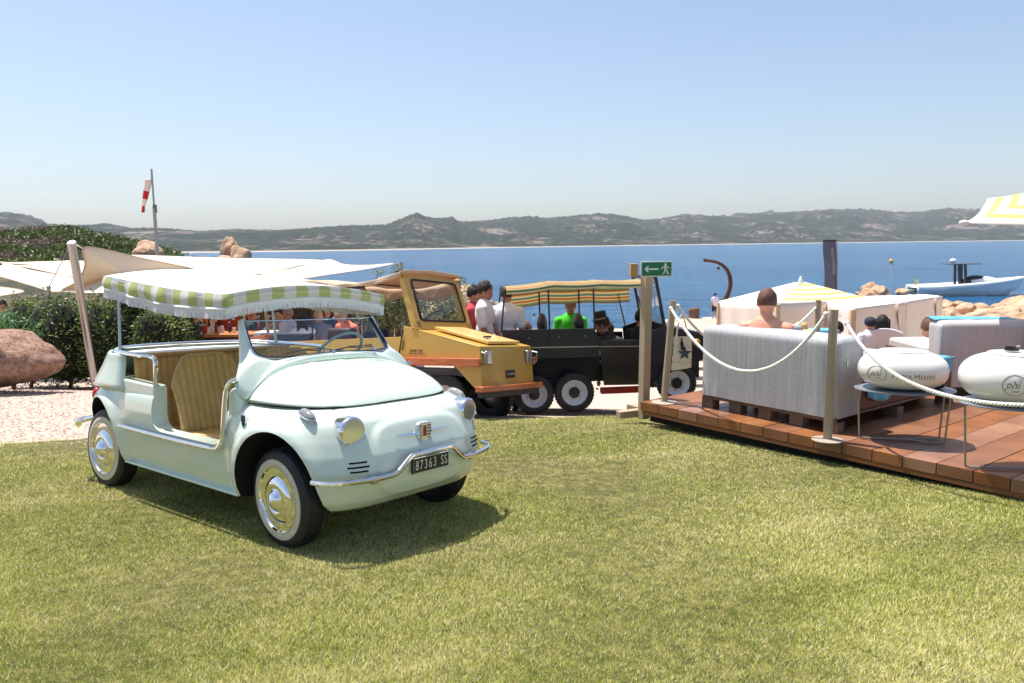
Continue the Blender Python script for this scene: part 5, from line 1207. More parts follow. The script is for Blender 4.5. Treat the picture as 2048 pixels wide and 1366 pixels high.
    t['_f'] = 0; del t['_f']
    return t, f, Hm, k
def pmx(px, py_head, y, H, face, extra=0, zfeet=None):
    """stand a figure whose head top is seen at (px, py_head) at depth y; returns matrix and height"""
    p = at_y(px, py_head, y); zf = p.z-H if zfeet is None else zfeet
    return Matrix.Translation((p.x, p.y, zf)) @ Matrix.Rotation(face, 4, 'Z')
FR = R(-90)   # facing the camera
def seated(label, px, py, y, face, **kw):
    p = at_y(px, py, y); z = p.z-.52-.81*(kw.get('H', 1.7)/1.75)
    M = Matrix.Translation((p.x, p.y, z)) @ Matrix.Rotation(face, 4, 'Z'); return person(label, M, sit=True, **kw)
# men in white polo shirts behind the buggy
hm_red = person('man in a red top with dark hair half hidden behind the white polo shirts', pmx(946, 572, 10.6, 1.66, R(-10)), 1.70, top=('tee', (176, 60, 70)), hairc=(36, 26, 22), vox=.016)
person('dark haired man in a white polo shirt seen in profile behind the yellow bonnet', pmx(968, 563, 9.9, 1.70, R(-12)), 1.74, top=('polo', (236, 236, 244)), bottom=('trousers', (60, 60, 70)), hairc=(52, 36, 28), vox=.014, skinc=(176, 120, 96), turn=R(-4), arms={'R': ((.05, -.22, .14), (.26, -.14, .02)), 'L': ((.06, .2, .15), (.22, .12, .0))})
person('man in a white polo shirt seen from behind at the rear of the truck', pmx(1012, 571, 10.1, 1.68, R(75)), 1.72, top=('polo', (232, 232, 242)), bottom=('trousers', (60, 60, 70)), hairc=(58, 44, 36), hair='stubble', vox=.015)
# passengers and people by the truck
t_, f_, H_, k_ = seated('woman in sunglasses with fair hair behind the truck bed', 1050, 637, 11.6, FR, H=1.68, top=('tee', (232, 228, 226)), hairc=(120, 90, 66), hair='long', female=True, vox=.018)
g_ = obj('sunglasses', MB().box(f_((.090, 0, .012)), (.012, .12, .032)), black, t_, bevel=.004)
person('man in a bright green T-shirt standing behind the truck', pmx(1141, 596, 11.1, 1.66, FR), 1.70, top=('tee', (74, 206, 52)), hairc=(70, 60, 54), hair='stubble', skinc=(170, 112, 88), vox=.015)
t_, f_, H_, k_ = seated('person in a black hat leaning over the truck door with one arm out', 1238, 621, 9.85, R(172), H=1.70, lean=R(18), nod=R(14), top=('tee', (40, 40, 46)), hairc=(60, 44, 36), hair='short', skinc=(186, 128, 100), legs=False, arms={'L': ((.20, .24, .34), (.48, .22, .36)), 'R': ((.1, -.2, .2), (.3, -.1, .14))}, vox=.014)
hb = MB(); hb.lathe([(.125, .0), (.085, .012), (.082, .014), (.078, .10), (.07, .112), (.0, .106)], 28, (0, 0, 0)); ho_ = obj('hat', hb, pm('hat_black', (.018, .016, .018), .8), t_, 40); ho_.location = f_((-.005, 0, .065)); ho_.rotation_euler = (0, R(10), 0)
obj('hat_band', MB().lathe([(.0835, .012), (.0805, .034)], 28), pm('band_straw', srgb(170, 140, 110), .8), ho_)
seated('grey shirted person behind the black hat beside the truck', 1216, 640, 10.9, R(150), H=1.66, top=('tee', (160, 156, 154)), hairc=(70, 56, 46), legs=False, vox=.018)
seated('dark haired driver in a black shirt seen from behind in the truck cab', 1282, 614, 10.2, R(40), H=1.72, top=('tee', (34, 36, 42)), hairc=(34, 26, 22), hair='stubble', legs=False, vox=.016)
# bare shouldered man on the daybed
t_, f_, H_, k_ = person('bare shouldered man with cropped hair sitting on the grey daybed', Matrix.Translation((2.32, 6.95, -.19)) @ Matrix.Rotation(R(58), 4, 'Z'), 1.86, sit=True, top=None, bottom=('shorts', (60, 70, 90)), shoes=False, hairc=(96, 64, 52), hair='stubble', skinc=(214, 150, 124), vox=.011, nod=R(4), arms={'L': ((.03, .27, .14), (.16, .16, -.10)), 'R': ((.03, -.27, .14), (.16, -.16, -.10))})
bm_ = t_
# people beyond the daybed
t_, f_, H_, k_ = seated('dark haired woman in white sitting on a white plastic chair', 1766, 626, 10.4, R(70), H=1.66, female=True, hairc=(28, 20, 18), hair='long', top=('tee', (236, 234, 238)), vox=.016)
t_, f_, H_, k_ = seated('child in a dark cap beside the dark haired woman', 1742, 632, 10.2, R(100), H=1.25, hairc=(40, 30, 26), top=('tee', (236, 234, 238)), vox=.015)
obj('cap', MB().ell(f_((-.01, 0, .04)), (.118*k_, .100*k_, .105*k_), 20, 12), pm('cap_navy', srgb(36, 40, 56), .8), t_)
seated('brown haired person in a white shirt left of the beige daybed', 1862, 630, 8.6, R(95), H=1.72, hairc=(96, 66, 52), top=('tee', (238, 228, 226)), vox=.016)
t_, f_, H_, k_ = seated('small child in a straw sun hat beyond the grey daybed', 1602, 648, 9.8, R(80), H=1.1, hairc=(150, 120, 80), top=('tee', (220, 190, 160)), vox=.015)
ho_ = obj('sun_hat', MB().lathe([(.15, .0), (.085, .02), (.08, .07), (.05, .10), (0, .105)], 28), pm('straw', srgb(206, 182, 120), .9, var=.1, vs=40), t_, 40); ho_.location = f_((0, 0, .03))
t_, f_, H_, k_ = seated('person with dark hair wearing red behind the taupe post', 1676, 640, 11.6, R(190), H=1.7, hairc=(24, 18, 16), top=('tee', (190, 60, 44)), vox=.018)
# far figures
def stand(label, px, pyh, pyf, H, face, **kw):
    # depth from apparent size
    y = H*FPX/(pyf-pyh)*.995; p = at_y(px, pyf, y); return person(label, Matrix.Translation((p.x, p.y, p.z)) @ Matrix.Rotation(face, 4, 'Z'), H, **kw)
stand('small distant person in a white shirt and black shorts standing on the pier', 1429, 585, 637, 1.72, R(95), top=('tee', (226, 222, 236)), bottom=('shorts', (24, 24, 30)), hairc=(26, 20, 18), vox=.03)
p = at_y(1985, 625, 30); person('dark haired bather with bare shoulders sitting among the boulders', Matrix.Translation((p.x, p.y, p.z-1.35)) @ Matrix.Rotation(R(90), 4, 'Z'), 1.7, sit=True, top=None, bottom=('shorts', (40, 40, 50)), hairc=(24, 18, 16), vox=.028)
# crowd under the sails
CR = [(378, 622, 15.5, 60, 'man in a dark navy jacket at the left end of the bar', (40, 42, 62), 'long', (40, 30, 26), 'short', (180, 128, 100)),
 (392, 624, 17, -70, 'woman in a dark red dress behind the bar', (120, 26, 30), 'dress', (50, 30, 24), 'long', (190, 134, 108)),
 (409, 617, 16, 180, 'person with golden hair and a dark green top at the bar', (38, 52, 42), 'long', (190, 120, 50), 'long', (196, 140, 110)),
 (425, 624, 15, -60, 'dark haired woman in a pale pink top leaning at the bar', (214, 170, 160), 'tee', (30, 22, 20), 'long', (200, 146, 120)),
 (441, 612, 17.5, -90, 'person in a brown shirt deep under the sails', (110, 70, 50), 'tee', (40, 28, 22), 'short', (150, 100, 78)),
 (500, 616, 16.5, 20, 'person with orange hair and a dark green shirt behind the windscreen edge', (44, 66, 58), 'long', (170, 96, 50), 'short', (190, 130, 104)),
 (518, 628, 17, -60, 'woman in a raspberry pink top left of the bamboo pole', (178, 52, 92), 'tee', (70, 46, 34), 'long', (190, 134, 108)),
 (537, 628, 16, 80, 'person in a slate grey dress beside the bamboo pole', (96, 104, 118), 'dress', (60, 42, 32), 'bun', (190, 134, 108)),
 (555, 622, 15, 100, 'person with light brown hair in a tan top', (150, 116, 92), 'tee', (170, 136, 100), 'long', (196, 140, 110)),
 (577, 611, 14, -120, 'older man with grey hair in a pale linen shirt', (206, 208, 220), 'long', (150, 130, 116), 'short', (176, 118, 90)),
 (604, 622, 13.6, 100, 'dark haired woman with bare arms in a white top', (228, 224, 230), 'tank', (34, 28, 30), 'long', (206, 142, 116)),
 (636, 616, 14, 110, 'person with fair hair in a long dark grey shirt', (112, 116, 130), 'long', (186, 150, 110), 'short', (196, 140, 110)),
 (655, 610, 17, -90, 'person in a deep blue jacket behind the grey shirt', (40, 52, 80), 'long', (60, 44, 34), 'short', (176, 120, 94)),
 (672, 612, 18, -90, 'man in a cream shirt among the crowd', (206, 196, 176), 'tee', (70, 50, 40), 'short', (180, 126, 98)),
 (708, 613, 12.6, -125, 'grey haired man in a salmon orange shirt bending forward', (240, 128, 96), 'long', (176, 160, 140), 'short', (186, 128, 102)),
 (4, 597, 15, -60, 'dark haired person in white at the left edge of the photo', (226, 226, 236), 'tee', (26, 20, 20), 'short', (170, 112, 88)),
 (822, 640, 12.6, -80, 'tanned woman in red seen under the olive branches', (170, 50, 40), 'tank', (60, 34, 26), 'long', (190, 120, 90))]
for px, py, y, fa, lab, tc_, tk_, hc_, hr_, sk_ in CR:
    low = px == 822; H = 1.70
    sal = px == 708
    if low: seated(lab, px, py, y, R(fa), H=1.6, top=(tk_, tc_), hairc=hc_, hair=hr_, skinc=sk_, vox=.022, female=True)
    else: person(lab, pmx(px, py, y, H-(.08 if sal else 0), R(fa)), H, top=(tk_, tc_), hairc=hc_, hair=hr_, skinc=sk_, vox=.024 if not sal else .018, lean=R(24) if sal else 0, nod=R(20) if sal else R(5), female=hr_ in ('long', 'bun'), group='people in the crowd under the sails')
# ================================================================ left side: boulder, hedge, sails, bar, windsock
def rock_mesh(rx, ry, rz, seed, det=4, rough=.22, cut_=True):
    import bmesh
    bm = bmesh.new(); bmesh.ops.create_icosphere(bm, subdivisions=det, radius=1)
    for v in bm.verts:
        p = v.co.copy(); q = Vector((seed*3.1, seed*1.7, seed))
        n = mnoise.fractal(p*.9+q, 1, 2, 3)*rough*1.6 + mnoise.fractal(p*3+q, .8, 2, 4)*rough*.22
        if cut_:
            for k in range(5):
                d = Vector((math.sin(seed*7+k*2.4), math.cos(seed*5+k*1.9), math.sin(k*3.1+seed))).normalized(); e_ = p.dot(d)
                if e_ > .72: p -= d*(e_-.72)*.85
        v.co = Vector((p.x*rx, p.y*ry, p.z*rz))*(1+n)
    me = bpy.data.meshes.new('rock'); bm.to_mesh(me); bm.free(); me.polygons.foreach_set('use_smooth', [True]*len(me.polygons)); me.set_sharp_from_angle(angle=R(42)); return me
granite = mixmat('pink_granite', [srgb(124, 92, 76), srgb(172, 132, 110), srgb(204, 172, 150)], 18, .9, 1, 60, .05, (.3, .7)); tanrock = mixmat('tan_rock', [srgb(140, 108, 84), srgb(186, 152, 122), srgb(206, 180, 152)], .9, .92, .8, 5, .08, (.3, .7))
def rock(label, me, mat, loc, rz=0, sc_=(1, 1, 1), name='boulder', group=None):
    if not me.materials: me.materials.append(mat)
    o = link(bpy.data.objects.new(name, me)); o.location = loc; o.rotation_euler = (0, 0, rz); o.scale = sc_; return tag(o, label, 'boulder', group)
# big boulder: outline overhanging to the right
import bmesh
bm = bmesh.new(); bmesh.ops.create_icosphere(bm, subdivisions=5, radius=1)
for v in bm.verts:
    p = v.co.copy(); n = 1+.10*mnoise.fractal(p*1.1+Vector((4, 2, 1)), 1, 2, 3)+.018*mnoise.fractal(p*5, .9, 2, 4)
    x = math.copysign(abs(p.x)**.8, p.x)*.93*n; z = math.copysign(abs(p.z)**.85, p.z)*.36*n; y = p.y*.55*n
    x -= max(0, -z)*.95 if x > -.2 else 0   # undercut below the right tip
    z += .04*(x < .5)
    v.co = Vector((x, y, z))
me = bpy.data.meshes.new('boulder'); bm.to_mesh(me); bm.free(); me.polygons.foreach_set('use_smooth', [True]*len(me.polygons)); me.materials.append(granite)
bp_ = at_y(0, 726, 9.3); o = link(bpy.data.objects.new('boulder', me)); o.location = (bp_.x-.16, 9.3, bp_.z); tag(o, 'large rounded pink granite boulder on the gravel at the left edge', 'boulder')
# --- foliage from many small leaves
def leaf_mat(name, c1, c2, c3):
    m = bpy.data.materials.new(name); m.use_nodes = True; nt = m.node_tree; b = nt.nodes['Principled BSDF']; b.inputs['Roughness'].default_value = .45; b.inputs['Specular IOR Level'].default_value = .4
    at = nt.nodes.new('ShaderNodeAttribute'); at.attribute_name = 'tint'; cr = nt.nodes.new('ShaderNodeValToRGB'); e = cr.color_ramp.elements; e[0].color = (*srgb(*c1), 1); e[1].color = (*srgb(*c3), 1); k = e.new(.55); k.color = (*srgb(*c2), 1)
    nt.links.new(at.outputs['Fac'], cr.inputs[0]); nt.links.new(cr.outputs[0], b.inputs['Base Color']); tr = nt.nodes.new('ShaderNodeBsdfTranslucent'); nt.links.new(cr.outputs[0], tr.inputs[0]); ms = nt.nodes.new('ShaderNodeMixShader'); ms.inputs[0].default_value = .25
    nt.links.new(b.outputs[0], ms.inputs[1]); nt.links.new(tr.outputs[0], ms.inputs[2]); nt.links.new(ms.outputs[0], nt.nodes['Material Output'].inputs[0]); return m
def leaves(name, pts, size, mat, par, seed=1, asp=.42, updir=.3):
    rs = np.random.RandomState(seed); P = np.array([tuple(p) for p in pts], np.float32); N = len(P); s = size*(.6+.8*rs.rand(N))
    a = rs.randn(N, 3); a[:, 2] = a[:, 2]*.6+updir; a /= np.linalg.norm(a, axis=1)[:, None]; b = np.cross(a, rs.randn(N, 3)); b /= np.linalg.norm(b, axis=1)[:, None]
    V = np.empty((N, 4, 3), np.float32); V[:, 0] = P; V[:, 1] = P+(a*.5+b*asp*.5)*s[:, None]; V[:, 2] = P+a*s[:, None]; V[:, 3] = P+(a*.5-b*asp*.5)*s[:, None]
    me = bpy.data.meshes.new(name); me.vertices.add(N*4); me.vertices.foreach_set('co', V.ravel()); me.loops.add(N*4); me.loops.foreach_set('vertex_index', np.arange(N*4, dtype=np.int32)); me.polygons.add(N); me.polygons.foreach_set('loop_start', np.arange(0, N*4, 4, dtype=np.int32)); me.update(calc_edges=True)
    t = me.attributes.new('tint', 'FLOAT', 'POINT'); cl = np.array([mnoise.noise(Vector((float(p[0])*2.2, float(p[1])*2.2, float(p[2])*2.2))) for p in P]); t.data.foreach_set('value', np.repeat(np.clip(.45+.5*cl+rs.randn(N)*.16, 0, 1), 4).astype(np.float32))
    me.materials.append(mat); o = link(bpy.data.objects.new(name, me)); o.parent = par; o['kind'] = 'stuff'; return o
hedge_l = leaf_mat('hedge_leaf', (38, 54, 20), (98, 118, 50), (180, 190, 104)); olive_l = leaf_mat('olive_leaf', (58, 66, 40), (118, 124, 82), (178, 180, 138)); shrub_l = leaf_mat('shrub_leaf', (48, 84, 48), (94, 132, 76), (150, 176, 112))
macchia = leaf_mat('macchia_leaf', (36, 48, 22), (84, 100, 42), (136, 140, 74)); bark = pm('bark', srgb(92, 74, 58), .9, var=.2, vs=12, bump=.5, bs=30)
def bush(name, label, cat, boxes, n, size, mat, trunks, seed, surf=.55, group=None, core=0):
    """boxes: ellipsoids (c, r) in world space filled with leaves, denser near the skin"""
    rr = random.Random(seed); c0 = Vector((boxes[0][0][0], boxes[0][0][1], gz(boxes[0][0][0], boxes[0][0][1]))); t = thing(name, label, cat, loc=c0, group=group); P = []
    vol = [r[0]*r[1]*r[2] for c, r in boxes]; tot = sum(v**.67 for v in vol)
    for (c, r), v in zip(boxes, vol):
        for i in range(int(n*v**.67/tot)):
            d = Vector((rr.gauss(0, 1), rr.gauss(0, 1), rr.gauss(0, 1))).normalized(); q = rr.random()**.45 if rr.random() > surf else rr.uniform(.82, 1.05)
            q *= 1+.22*mnoise.noise(d*2.3+Vector(c)); p = Vector(c)+Vector((d.x*r[0], d.y*r[1], d.z*r[2]))*q
            if p.z > c0.z-.02: P.append(p-c0)
    leaves('foliage', P, size, mat, t, seed)
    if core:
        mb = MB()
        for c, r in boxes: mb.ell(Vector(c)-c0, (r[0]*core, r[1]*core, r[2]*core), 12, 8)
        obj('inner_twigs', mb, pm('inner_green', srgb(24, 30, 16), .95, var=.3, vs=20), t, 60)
    for a, b in trunks: obj('stem', MB().tube(crom([Vector(a)-c0, (Vector(a)+Vector(b))/2-c0+Vector((.05, .03, 0)), Vector(b)-c0], 4), [.03-.002*i for i in range(9)], 6), bark, t)
    return t
hb_ = []
for i in range(13):
    px = 45+i*26; d = 11.6+.5*math.sin(i*1.7); top = 598+6*math.sin(i*2.1)+(8 if i > 9 else 0); p = at_y(px, top, d); zb = gz(p.x, d); h = p.z-zb
    hb_.append(((p.x, d, zb+h*.52), (.33, .42, h*.50)))
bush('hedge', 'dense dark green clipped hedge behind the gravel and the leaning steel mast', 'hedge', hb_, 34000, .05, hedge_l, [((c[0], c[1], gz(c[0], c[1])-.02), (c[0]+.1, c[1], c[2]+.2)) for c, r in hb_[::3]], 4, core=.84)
p = at_y(15, 655, 10.6); bush('shrub', 'low bright green shrub behind the boulder at the left edge', 'shrub', [((p.x, 10.6, p.z-.1), (.42, .4, .30)), ((p.x-.5, 10.8, p.z-.1), (.45, .4, .32))], 2600, .06, shrub_l, [((p.x, 10.6, gz(p.x, 10.6)), (p.x, 10.6, p.z))], 9)
# olive tree behind the buggy, with sprigs poking over the roof
ob = []
for px, py, r in ((745, 622, .30), (775, 600, .30), (800, 628, .30), (765, 640, .34), (815, 600, .26), (730, 605, .26)): q = at_y(px, py, 11.6); ob.append(((q.x, q.y, q.z), (r, .35, r*.95)))
q = at_y(758, 545, 11.6); ob.append(((q.x, q.y, q.z), (.10, .08, .06))); q = at_y(790, 540, 11.6); ob.append(((q.x, q.y, q.z), (.10, .08, .08)))
q0 = at_y(775, 660, 11.6); bush('olive_tree', 'small grey green olive tree behind the open side of the mustard buggy', 'tree', ob, 3600, .055, olive_l, [((q0.x, 11.6, gz(q0.x, 11.6)), (q0.x, 11.6, q0.z+.25)), ((q0.x, 11.6, q0.z), (q0.x+.2, 11.6, q0.z+.55)), ((q0.x, 11.6, q0.z), (q0.x-.15, 11.6, q0.z+.8))], 6, surf=.3)
ob = []
for px, py, r in ((905, 600, .55), (870, 620, .5), (930, 620, .45), (890, 640, .6)): q = at_y(px, py, 17); ob.append(((q.x, q.y, q.z), (r, .5, r*.9)))
bush('bush', 'dry grey green bush seen through the buggy windscreen', 'shrub', ob, 3200, .08, olive_l, [((ob[0][0][0], 17, gz(ob[0][0][0], 17)), ob[0][0])], 12, surf=.3)
for i, (px, py, d, s) in enumerate(((850, 590, 20, .85), (885, 580, 22, .8), (935, 592, 21, .9), (960, 604, 20, .6), (905, 612, 19, .7))):
    q = at_y(px, py, d); rock(['pale boulder left of centre behind the buggy windscreen', 'tallest tan boulder behind the buggy windscreen', 'brown boulder beside the red shirted man', 'small tan rock between the polo shirted men', 'low rounded rock under the taller boulders behind the buggy'][i], rock_mesh(s, s*.8, s*.75, i+2), tanrock, (q.x, d, q.z-s*.45), i, group='boulders behind the buggy')
# headland on the left: scrub hill
HL = [(-900, 470), (-200, 452), (0, 455), (45, 451), (100, 447), (150, 447), (185, 458), (210, 466), (250, 474), (290, 484), (330, 500), (420, 522), (560, 535)]
def head(i, j):
    px = -900+1460*i; y1 = ridge_h(HL, px); top = at_y(px, y1+14, 78); bot = Vector((top.x*.45, 34, ground_z(-12, 30)+.4)); t = j
    p = bot.lerp(top, t); p.z = bot.z+(top.z-bot.z)*t**.8+1.1*mnoise.fractal(Vector((p.x*.09, p.y*.09, 1)), 1, 2, 4)*math.sin(math.pi*t)
    return p
hmat = mixmat('headland_soil', [srgb(34, 36, 20), srgb(56, 54, 34), srgb(92, 78, 60)], .4, .95, .8, 3, .1)
mb = MB().grid(head, 90, 26); V_ = []
for i in range(91): tpp = Vector(head(i/90, 1)); V_.append((tpp.x*1.15, tpp.y*1.4, -12))
o0 = len(mb.v); mb.v += V_
for i in range(90): mb.f.append((i*27+26, (i+1)*27+26, o0+i+1, o0+i)); mb.m.append(0)
obj('headland', mb, hmat, None, 60, kind='structure')
def scrub():
    rr = random.Random(11); P = []; Pd = []
    for k in range(1500):
        i = rr.uniform(.25, .93); j = rr.uniform(.25, 1.0)**.8; p = Vector(head(i, j)); s = rr.uniform(.55, 1.5)*(.5+.5*j)
        dst = Pd if mnoise.noise(Vector((p.x*.11, p.y*.11, 5))) > .16 else P; s *= 1+.5*mnoise.noise(Vector((p.x*.2, p.y*.2, 9)))
        for q in range(120):
            d = Vector((rr.gauss(0, 1), rr.gauss(0, 1), rr.gauss(0, 1))).normalized(); d.z = abs(d.z)*.9-.15; dst.append(p+Vector((d.x*s*1.2, d.y*s, d.z*s*.62+.1))*rr.uniform(.75, 1.05))
    o2 = leaves('dry_scrub', Pd, .20, leaf_mat('dry_twig', (70, 58, 46), (112, 98, 80), (150, 136, 112)), None, 8, asp=.35); o2['label'] = 'brown leafless scrub patches on the headland at the left'; o2['category'] = 'scrub'
    o = leaves('scrub', P, .20, macchia, None, 5, asp=.7); o['label'] = 'dark green and brown coastal scrub covering the headland on the left'; o['category'] = 'scrub'; return o
scrub()
for i, (px, py, d, s, h_) in enumerate(((296, 497, 52, .95, 1.0), (284, 503, 50, .6, .6), (462, 500, 60, .75, 1.5), (480, 508, 59, .75, 1.0), (445, 514, 58, .9, .4), (430, 518, 57, .7, .3))):
    q = at_y(px, py, d); rock(['rounded rust brown rock beside the windsock pole', 'small layered rock in front of the rust brown one', 'tall pointed rock standing at the water on the left', 'leaning rock slab against the tall pointed rock', 'low pale rock left of the pointed rock', 'lowest flat rock beside the white sail'][i], rock_mesh(s, s, h_, i+21, rough=.18), tanrock, (q.x, d, q.z-.35), i*2, group='rocks at the tip of the headland')
    if i == 2: ell = rock('small stone balanced on top of the pointed rock', rock_mesh(.22, .22, .18, 33, 3), tanrock, (at_y(468, 488, d).x, d, at_y(468, 488, d).z), 0, name='stone')
# --- windsock
wp = at_y(315, 512, 34); wt = at_y(303, 338, 34); wm = thing('windsock', 'red and white windsock hanging limp from a thin grey pole', 'windsock', loc=wp)
pgrey = pm('pole_grey', srgb(150, 150, 150), .4, .4); wt_ = wt-wp; mid = wt_*.56
obj('pole', MB().tube([Vector((0, 0, -3)), mid], .075, 8), pgrey, wm); obj('upper_pole', MB().tube([mid, wt_], .042, 8), pgrey, wm); obj('bracket', MB().box(mid+Vector((.03, 0, -.05)), (.14, .1, .35)), pm('bracket_dark', srgb(90, 96, 104), .5), wm)
ctr = [at_y(297, 362, 34)-wp, at_y(293, 382, 34)-wp, at_y(290, 398, 34)-wp, at_y(287, 412, 34)-wp, at_y(286, 425, 34)-wp]; rr_ = [.135, .125, .105, .06, .07]
obj('hoop', MB().tube([ctr[0]+Vector((.14*math.cos(q), .14*math.sin(q), .02*math.cos(q))) for q in [2*math.pi*k/24 for k in range(24)]], .014, 6, closed=True), pm('hoop_red', srgb(190, 90, 80), .5), wm)
wr, ww = pm('sock_red', srgb(188, 30, 30), .8), pm('sock_white', srgb(222, 206, 196), .8)
for k in range(4): obj('sock_band', MB().tube([ctr[k], ctr[k].lerp(ctr[k+1], .5)+Vector((0, 0, 0)), ctr[k+1]], [rr_[k], (rr_[k]+rr_[k+1])/2, rr_[k+1]], 18, caps=(k == 3)), wr if k in (1, 3) else ww, wm, 60)
obj('halyard', MB().tube([ctr[0]+Vector((.1, 0, 0)), wt_], .008, 4), pgrey, wm)
# --- shade sails
sailw = bpy.data.materials.new('sail_cloth'); sailw.use_nodes = True; nt = sailw.node_tree; b = nt.nodes['Principled BSDF']; b.inputs['Base Color'].default_value = (*srgb(236, 224, 206), 1); b.inputs['Roughness'].default_value = .9
tr = nt.nodes.new('ShaderNodeBsdfTranslucent'); tr.inputs[0].default_value = (*srgb(230, 212, 188), 1); ms = nt.nodes.new('ShaderNodeMixShader'); ms.inputs[0].default_value = .25; nt.links.new(b.outputs[0], ms.inputs[1]); nt.links.new(tr.outputs[0], ms.inputs[2]); nt.links.new(ms.outputs[0], nt.nodes['Material Output'].inputs[0])
def sail(label, pts, n=10, hemw=.02):
    """pts: outline (px, py, depth) walked round; built as rings shrinking to the middle with a little drape"""
    P = crom([at_y(*p) for p in pts], 5, closed=True); c0 = sum(P, Vector())/len(P); t = thing('shade_sail', label, 'sail', loc=c0, group='shade sails over the bar')
    V = []; N = len(P)
    for k in range(n+1):
        for p in P:
            q = c0.lerp(p, k/n); V.append(q-c0+Vector((0, 0, .03*mnoise.noise(q*1.3)*(1-k/n))))
    F = [(k*N+i, k*N+(i+1) % N, (k+1)*N+(i+1) % N, (k+1)*N+i) for k in range(n) for i in range(N)]
    obj('cloth', MB().add(V, F), sailw, t, 60, solid=.004); obj('hem', MB().tube([p-c0 for p in P], hemw*.5, 5, closed=True), pm('hem_beige', srgb(206, 184, 156), .9), t); return t, c0
S = [('beige sail stretched from the tall leaning steel mast', [(166, 497, 12.0), (200, 497, 12.2), (300, 520, 12.8), (400, 541, 13.6), (400, 556, 12.6), (300, 572, 11.8), (215, 586, 11.4), (125, 582, 13.0), (155, 562, 12.4), (170, 530, 12.1)]),
 ('long white sail behind the canopy running to the pointed tip over the water', [(264, 511, 23), (300, 511, 24), (450, 516, 26), (640, 520, 28), (600, 531, 24), (520, 548, 20), (430, 549, 19), (400, 541, 19), (330, 525, 21)]),
 ('white sail with beige edge right of the blue gap', [(655, 519, 22), (690, 529, 22), (740, 530, 22), (787, 527, 22), (740, 537, 20), (660, 549, 18.5), (560, 562, 17), (520, 550, 19), (590, 536, 20)]),
 ('flat white sail in front of the scrub hill left of the mast', [(0, 525, 22), (90, 523, 22), (166, 522, 22), (169, 540, 20), (150, 554, 18.5), (60, 536, 21), (-40, 520, 23)]),
 ('lower white sail at the left edge below the dark gap', [(-60, 535, 16), (0, 532, 16), (10, 525, 16.5), (60, 540, 16), (145, 556, 15.5), (150, 568, 14.5), (115, 584, 14), (60, 570, 14.5), (0, 553, 15), (-60, 545, 15.5)]),
 ('small white sail corner low at the left edge', [(-60, 570, 13), (0, 574, 13), (48, 583, 12.8), (0, 592, 12.6), (-60, 600, 12.6)]),
 ('white triangular sail directly behind the mint car canopy', [(380, 545, 15.5), (480, 548, 16), (600, 558, 15), (640, 566, 14), (560, 575, 13.5), (420, 572, 13.5), (330, 566, 14)])]
for lab, pts in S: sail(lab, pts)
# mast
mp0 = at_y(190, 757, 10.7); mt = at_y(143, 486, 10.35); ms_ = thing('sail_mast', 'leaning brushed steel mast anchoring the beige sail', 'mast', loc=mp0); d_ = mt-mp0
obj('tube', MB().tube([Vector((0, 0, -.05)), d_], .055, 20), steel, ms_); obj('end_cap', MB().lathe([(0, .012), (.05, .012), (.059, .004), (.059, -.01)], 24, d_, m3(d_+Vector((0, -1.2, .4)))), pm('cap_pale', srgb(205, 208, 214), .3, .3), ms_)
q1 = at_y(166, 497, 12.0)-mp0; obj('turnbuckle', MB().tube([d_+Vector((.04, 0, 0)), q1], .010, 6), chrome, ms_); q2 = at_y(36, 672, 10.2)-mp0; obj('guy_wire', MB().tube([d_, d_.lerp(q2, .5)+Vector((.02, 0, -.03)), q2], .006, 5), pgrey, ms_)
m2 = at_y(803, 560, 17); m2t = at_y(802, 524, 17); mm = thing('sail_mast', 'short dark mast top rising over the buggy roof', 'mast', loc=m2); obj('tube', MB().tube([Vector((0, 0, -2.6)), m2t-m2], .045, 10), pgrey, mm); obj('cable', MB().tube([m2t-m2+Vector((0, 0, -.03)), at_y(787, 527, 22)-m2], .008, 4), pgrey, mm)
q = at_y(97, 575, 13.5); mm = thing('sail_mast', 'thin mast top poking out of the hedge below the left sails', 'mast', loc=(q.x, 13.5, gz(q.x, 13.5))); obj('tube', MB().cyl((0, 0, 0), (0, 0, q.z-gz(q.x, 13.5)), .03), pgrey, mm); obj('finial', MB().ell((0, 0, q.z-gz(q.x, 13.5)), .04, 10, 6), pgrey, mm)
# --- bar
b0 = at_y(395, 662, 13.4); b1 = at_y(470, 672, 12.6); bz = b0.z; gy = gz(b0.x, 13)
cntm = pm('counter_wood', srgb(196, 124, 64), .4, col2=srgb(170, 98, 48), vs=3, stretch=(1, 8, 8)); wht = pm('panel_white', srgb(214, 208, 206), .6)
bar = thing('bar_counter', 'wooden topped bar counter with white panels under the sails', 'bar counter', loc=(b0.x, 13.0, gy))
L_ = b1.x-b0.x+.9
obj('counter_top', MB().box((L_/2-.3, -.15, bz-gy), (L_, .5, .05)), cntm, bar, bevel=.006); obj('front_panel', MB().box((L_/2-.3, -.02, (bz-gy)/2-.02), (L_-.05, .3, bz-gy-.05)), pm('panel_dark', srgb(60, 52, 50), .6), bar)
for k in range(4): obj('shelf', MB().box((-.1+k*.42, -.19, .28+.02*k), (.38, .06, .03)), wht, bar)
obj('side_panel', MB().box((L_-.42, -.25, (bz-gy)/2), (.30, .4, bz-gy+.10)), wht, bar, bevel=.006); obj('left_panel', MB().box((-.62, -.1, .72), (.10, .4, 1.45)), wht, bar)
bt = [((206, 84, 50), .034, .12), ((230, 224, 224), .022, .10), ((40, 60, 44), .026, .20), ((205, 80, 48), .034, .13), ((228, 222, 220), .020, .15), ((120, 40, 36), .026, .19), ((222, 214, 210), .028, .12), ((60, 50, 50), .026, .16), ((236, 232, 232), .03, .09), ((190, 60, 50), .02, .14)]
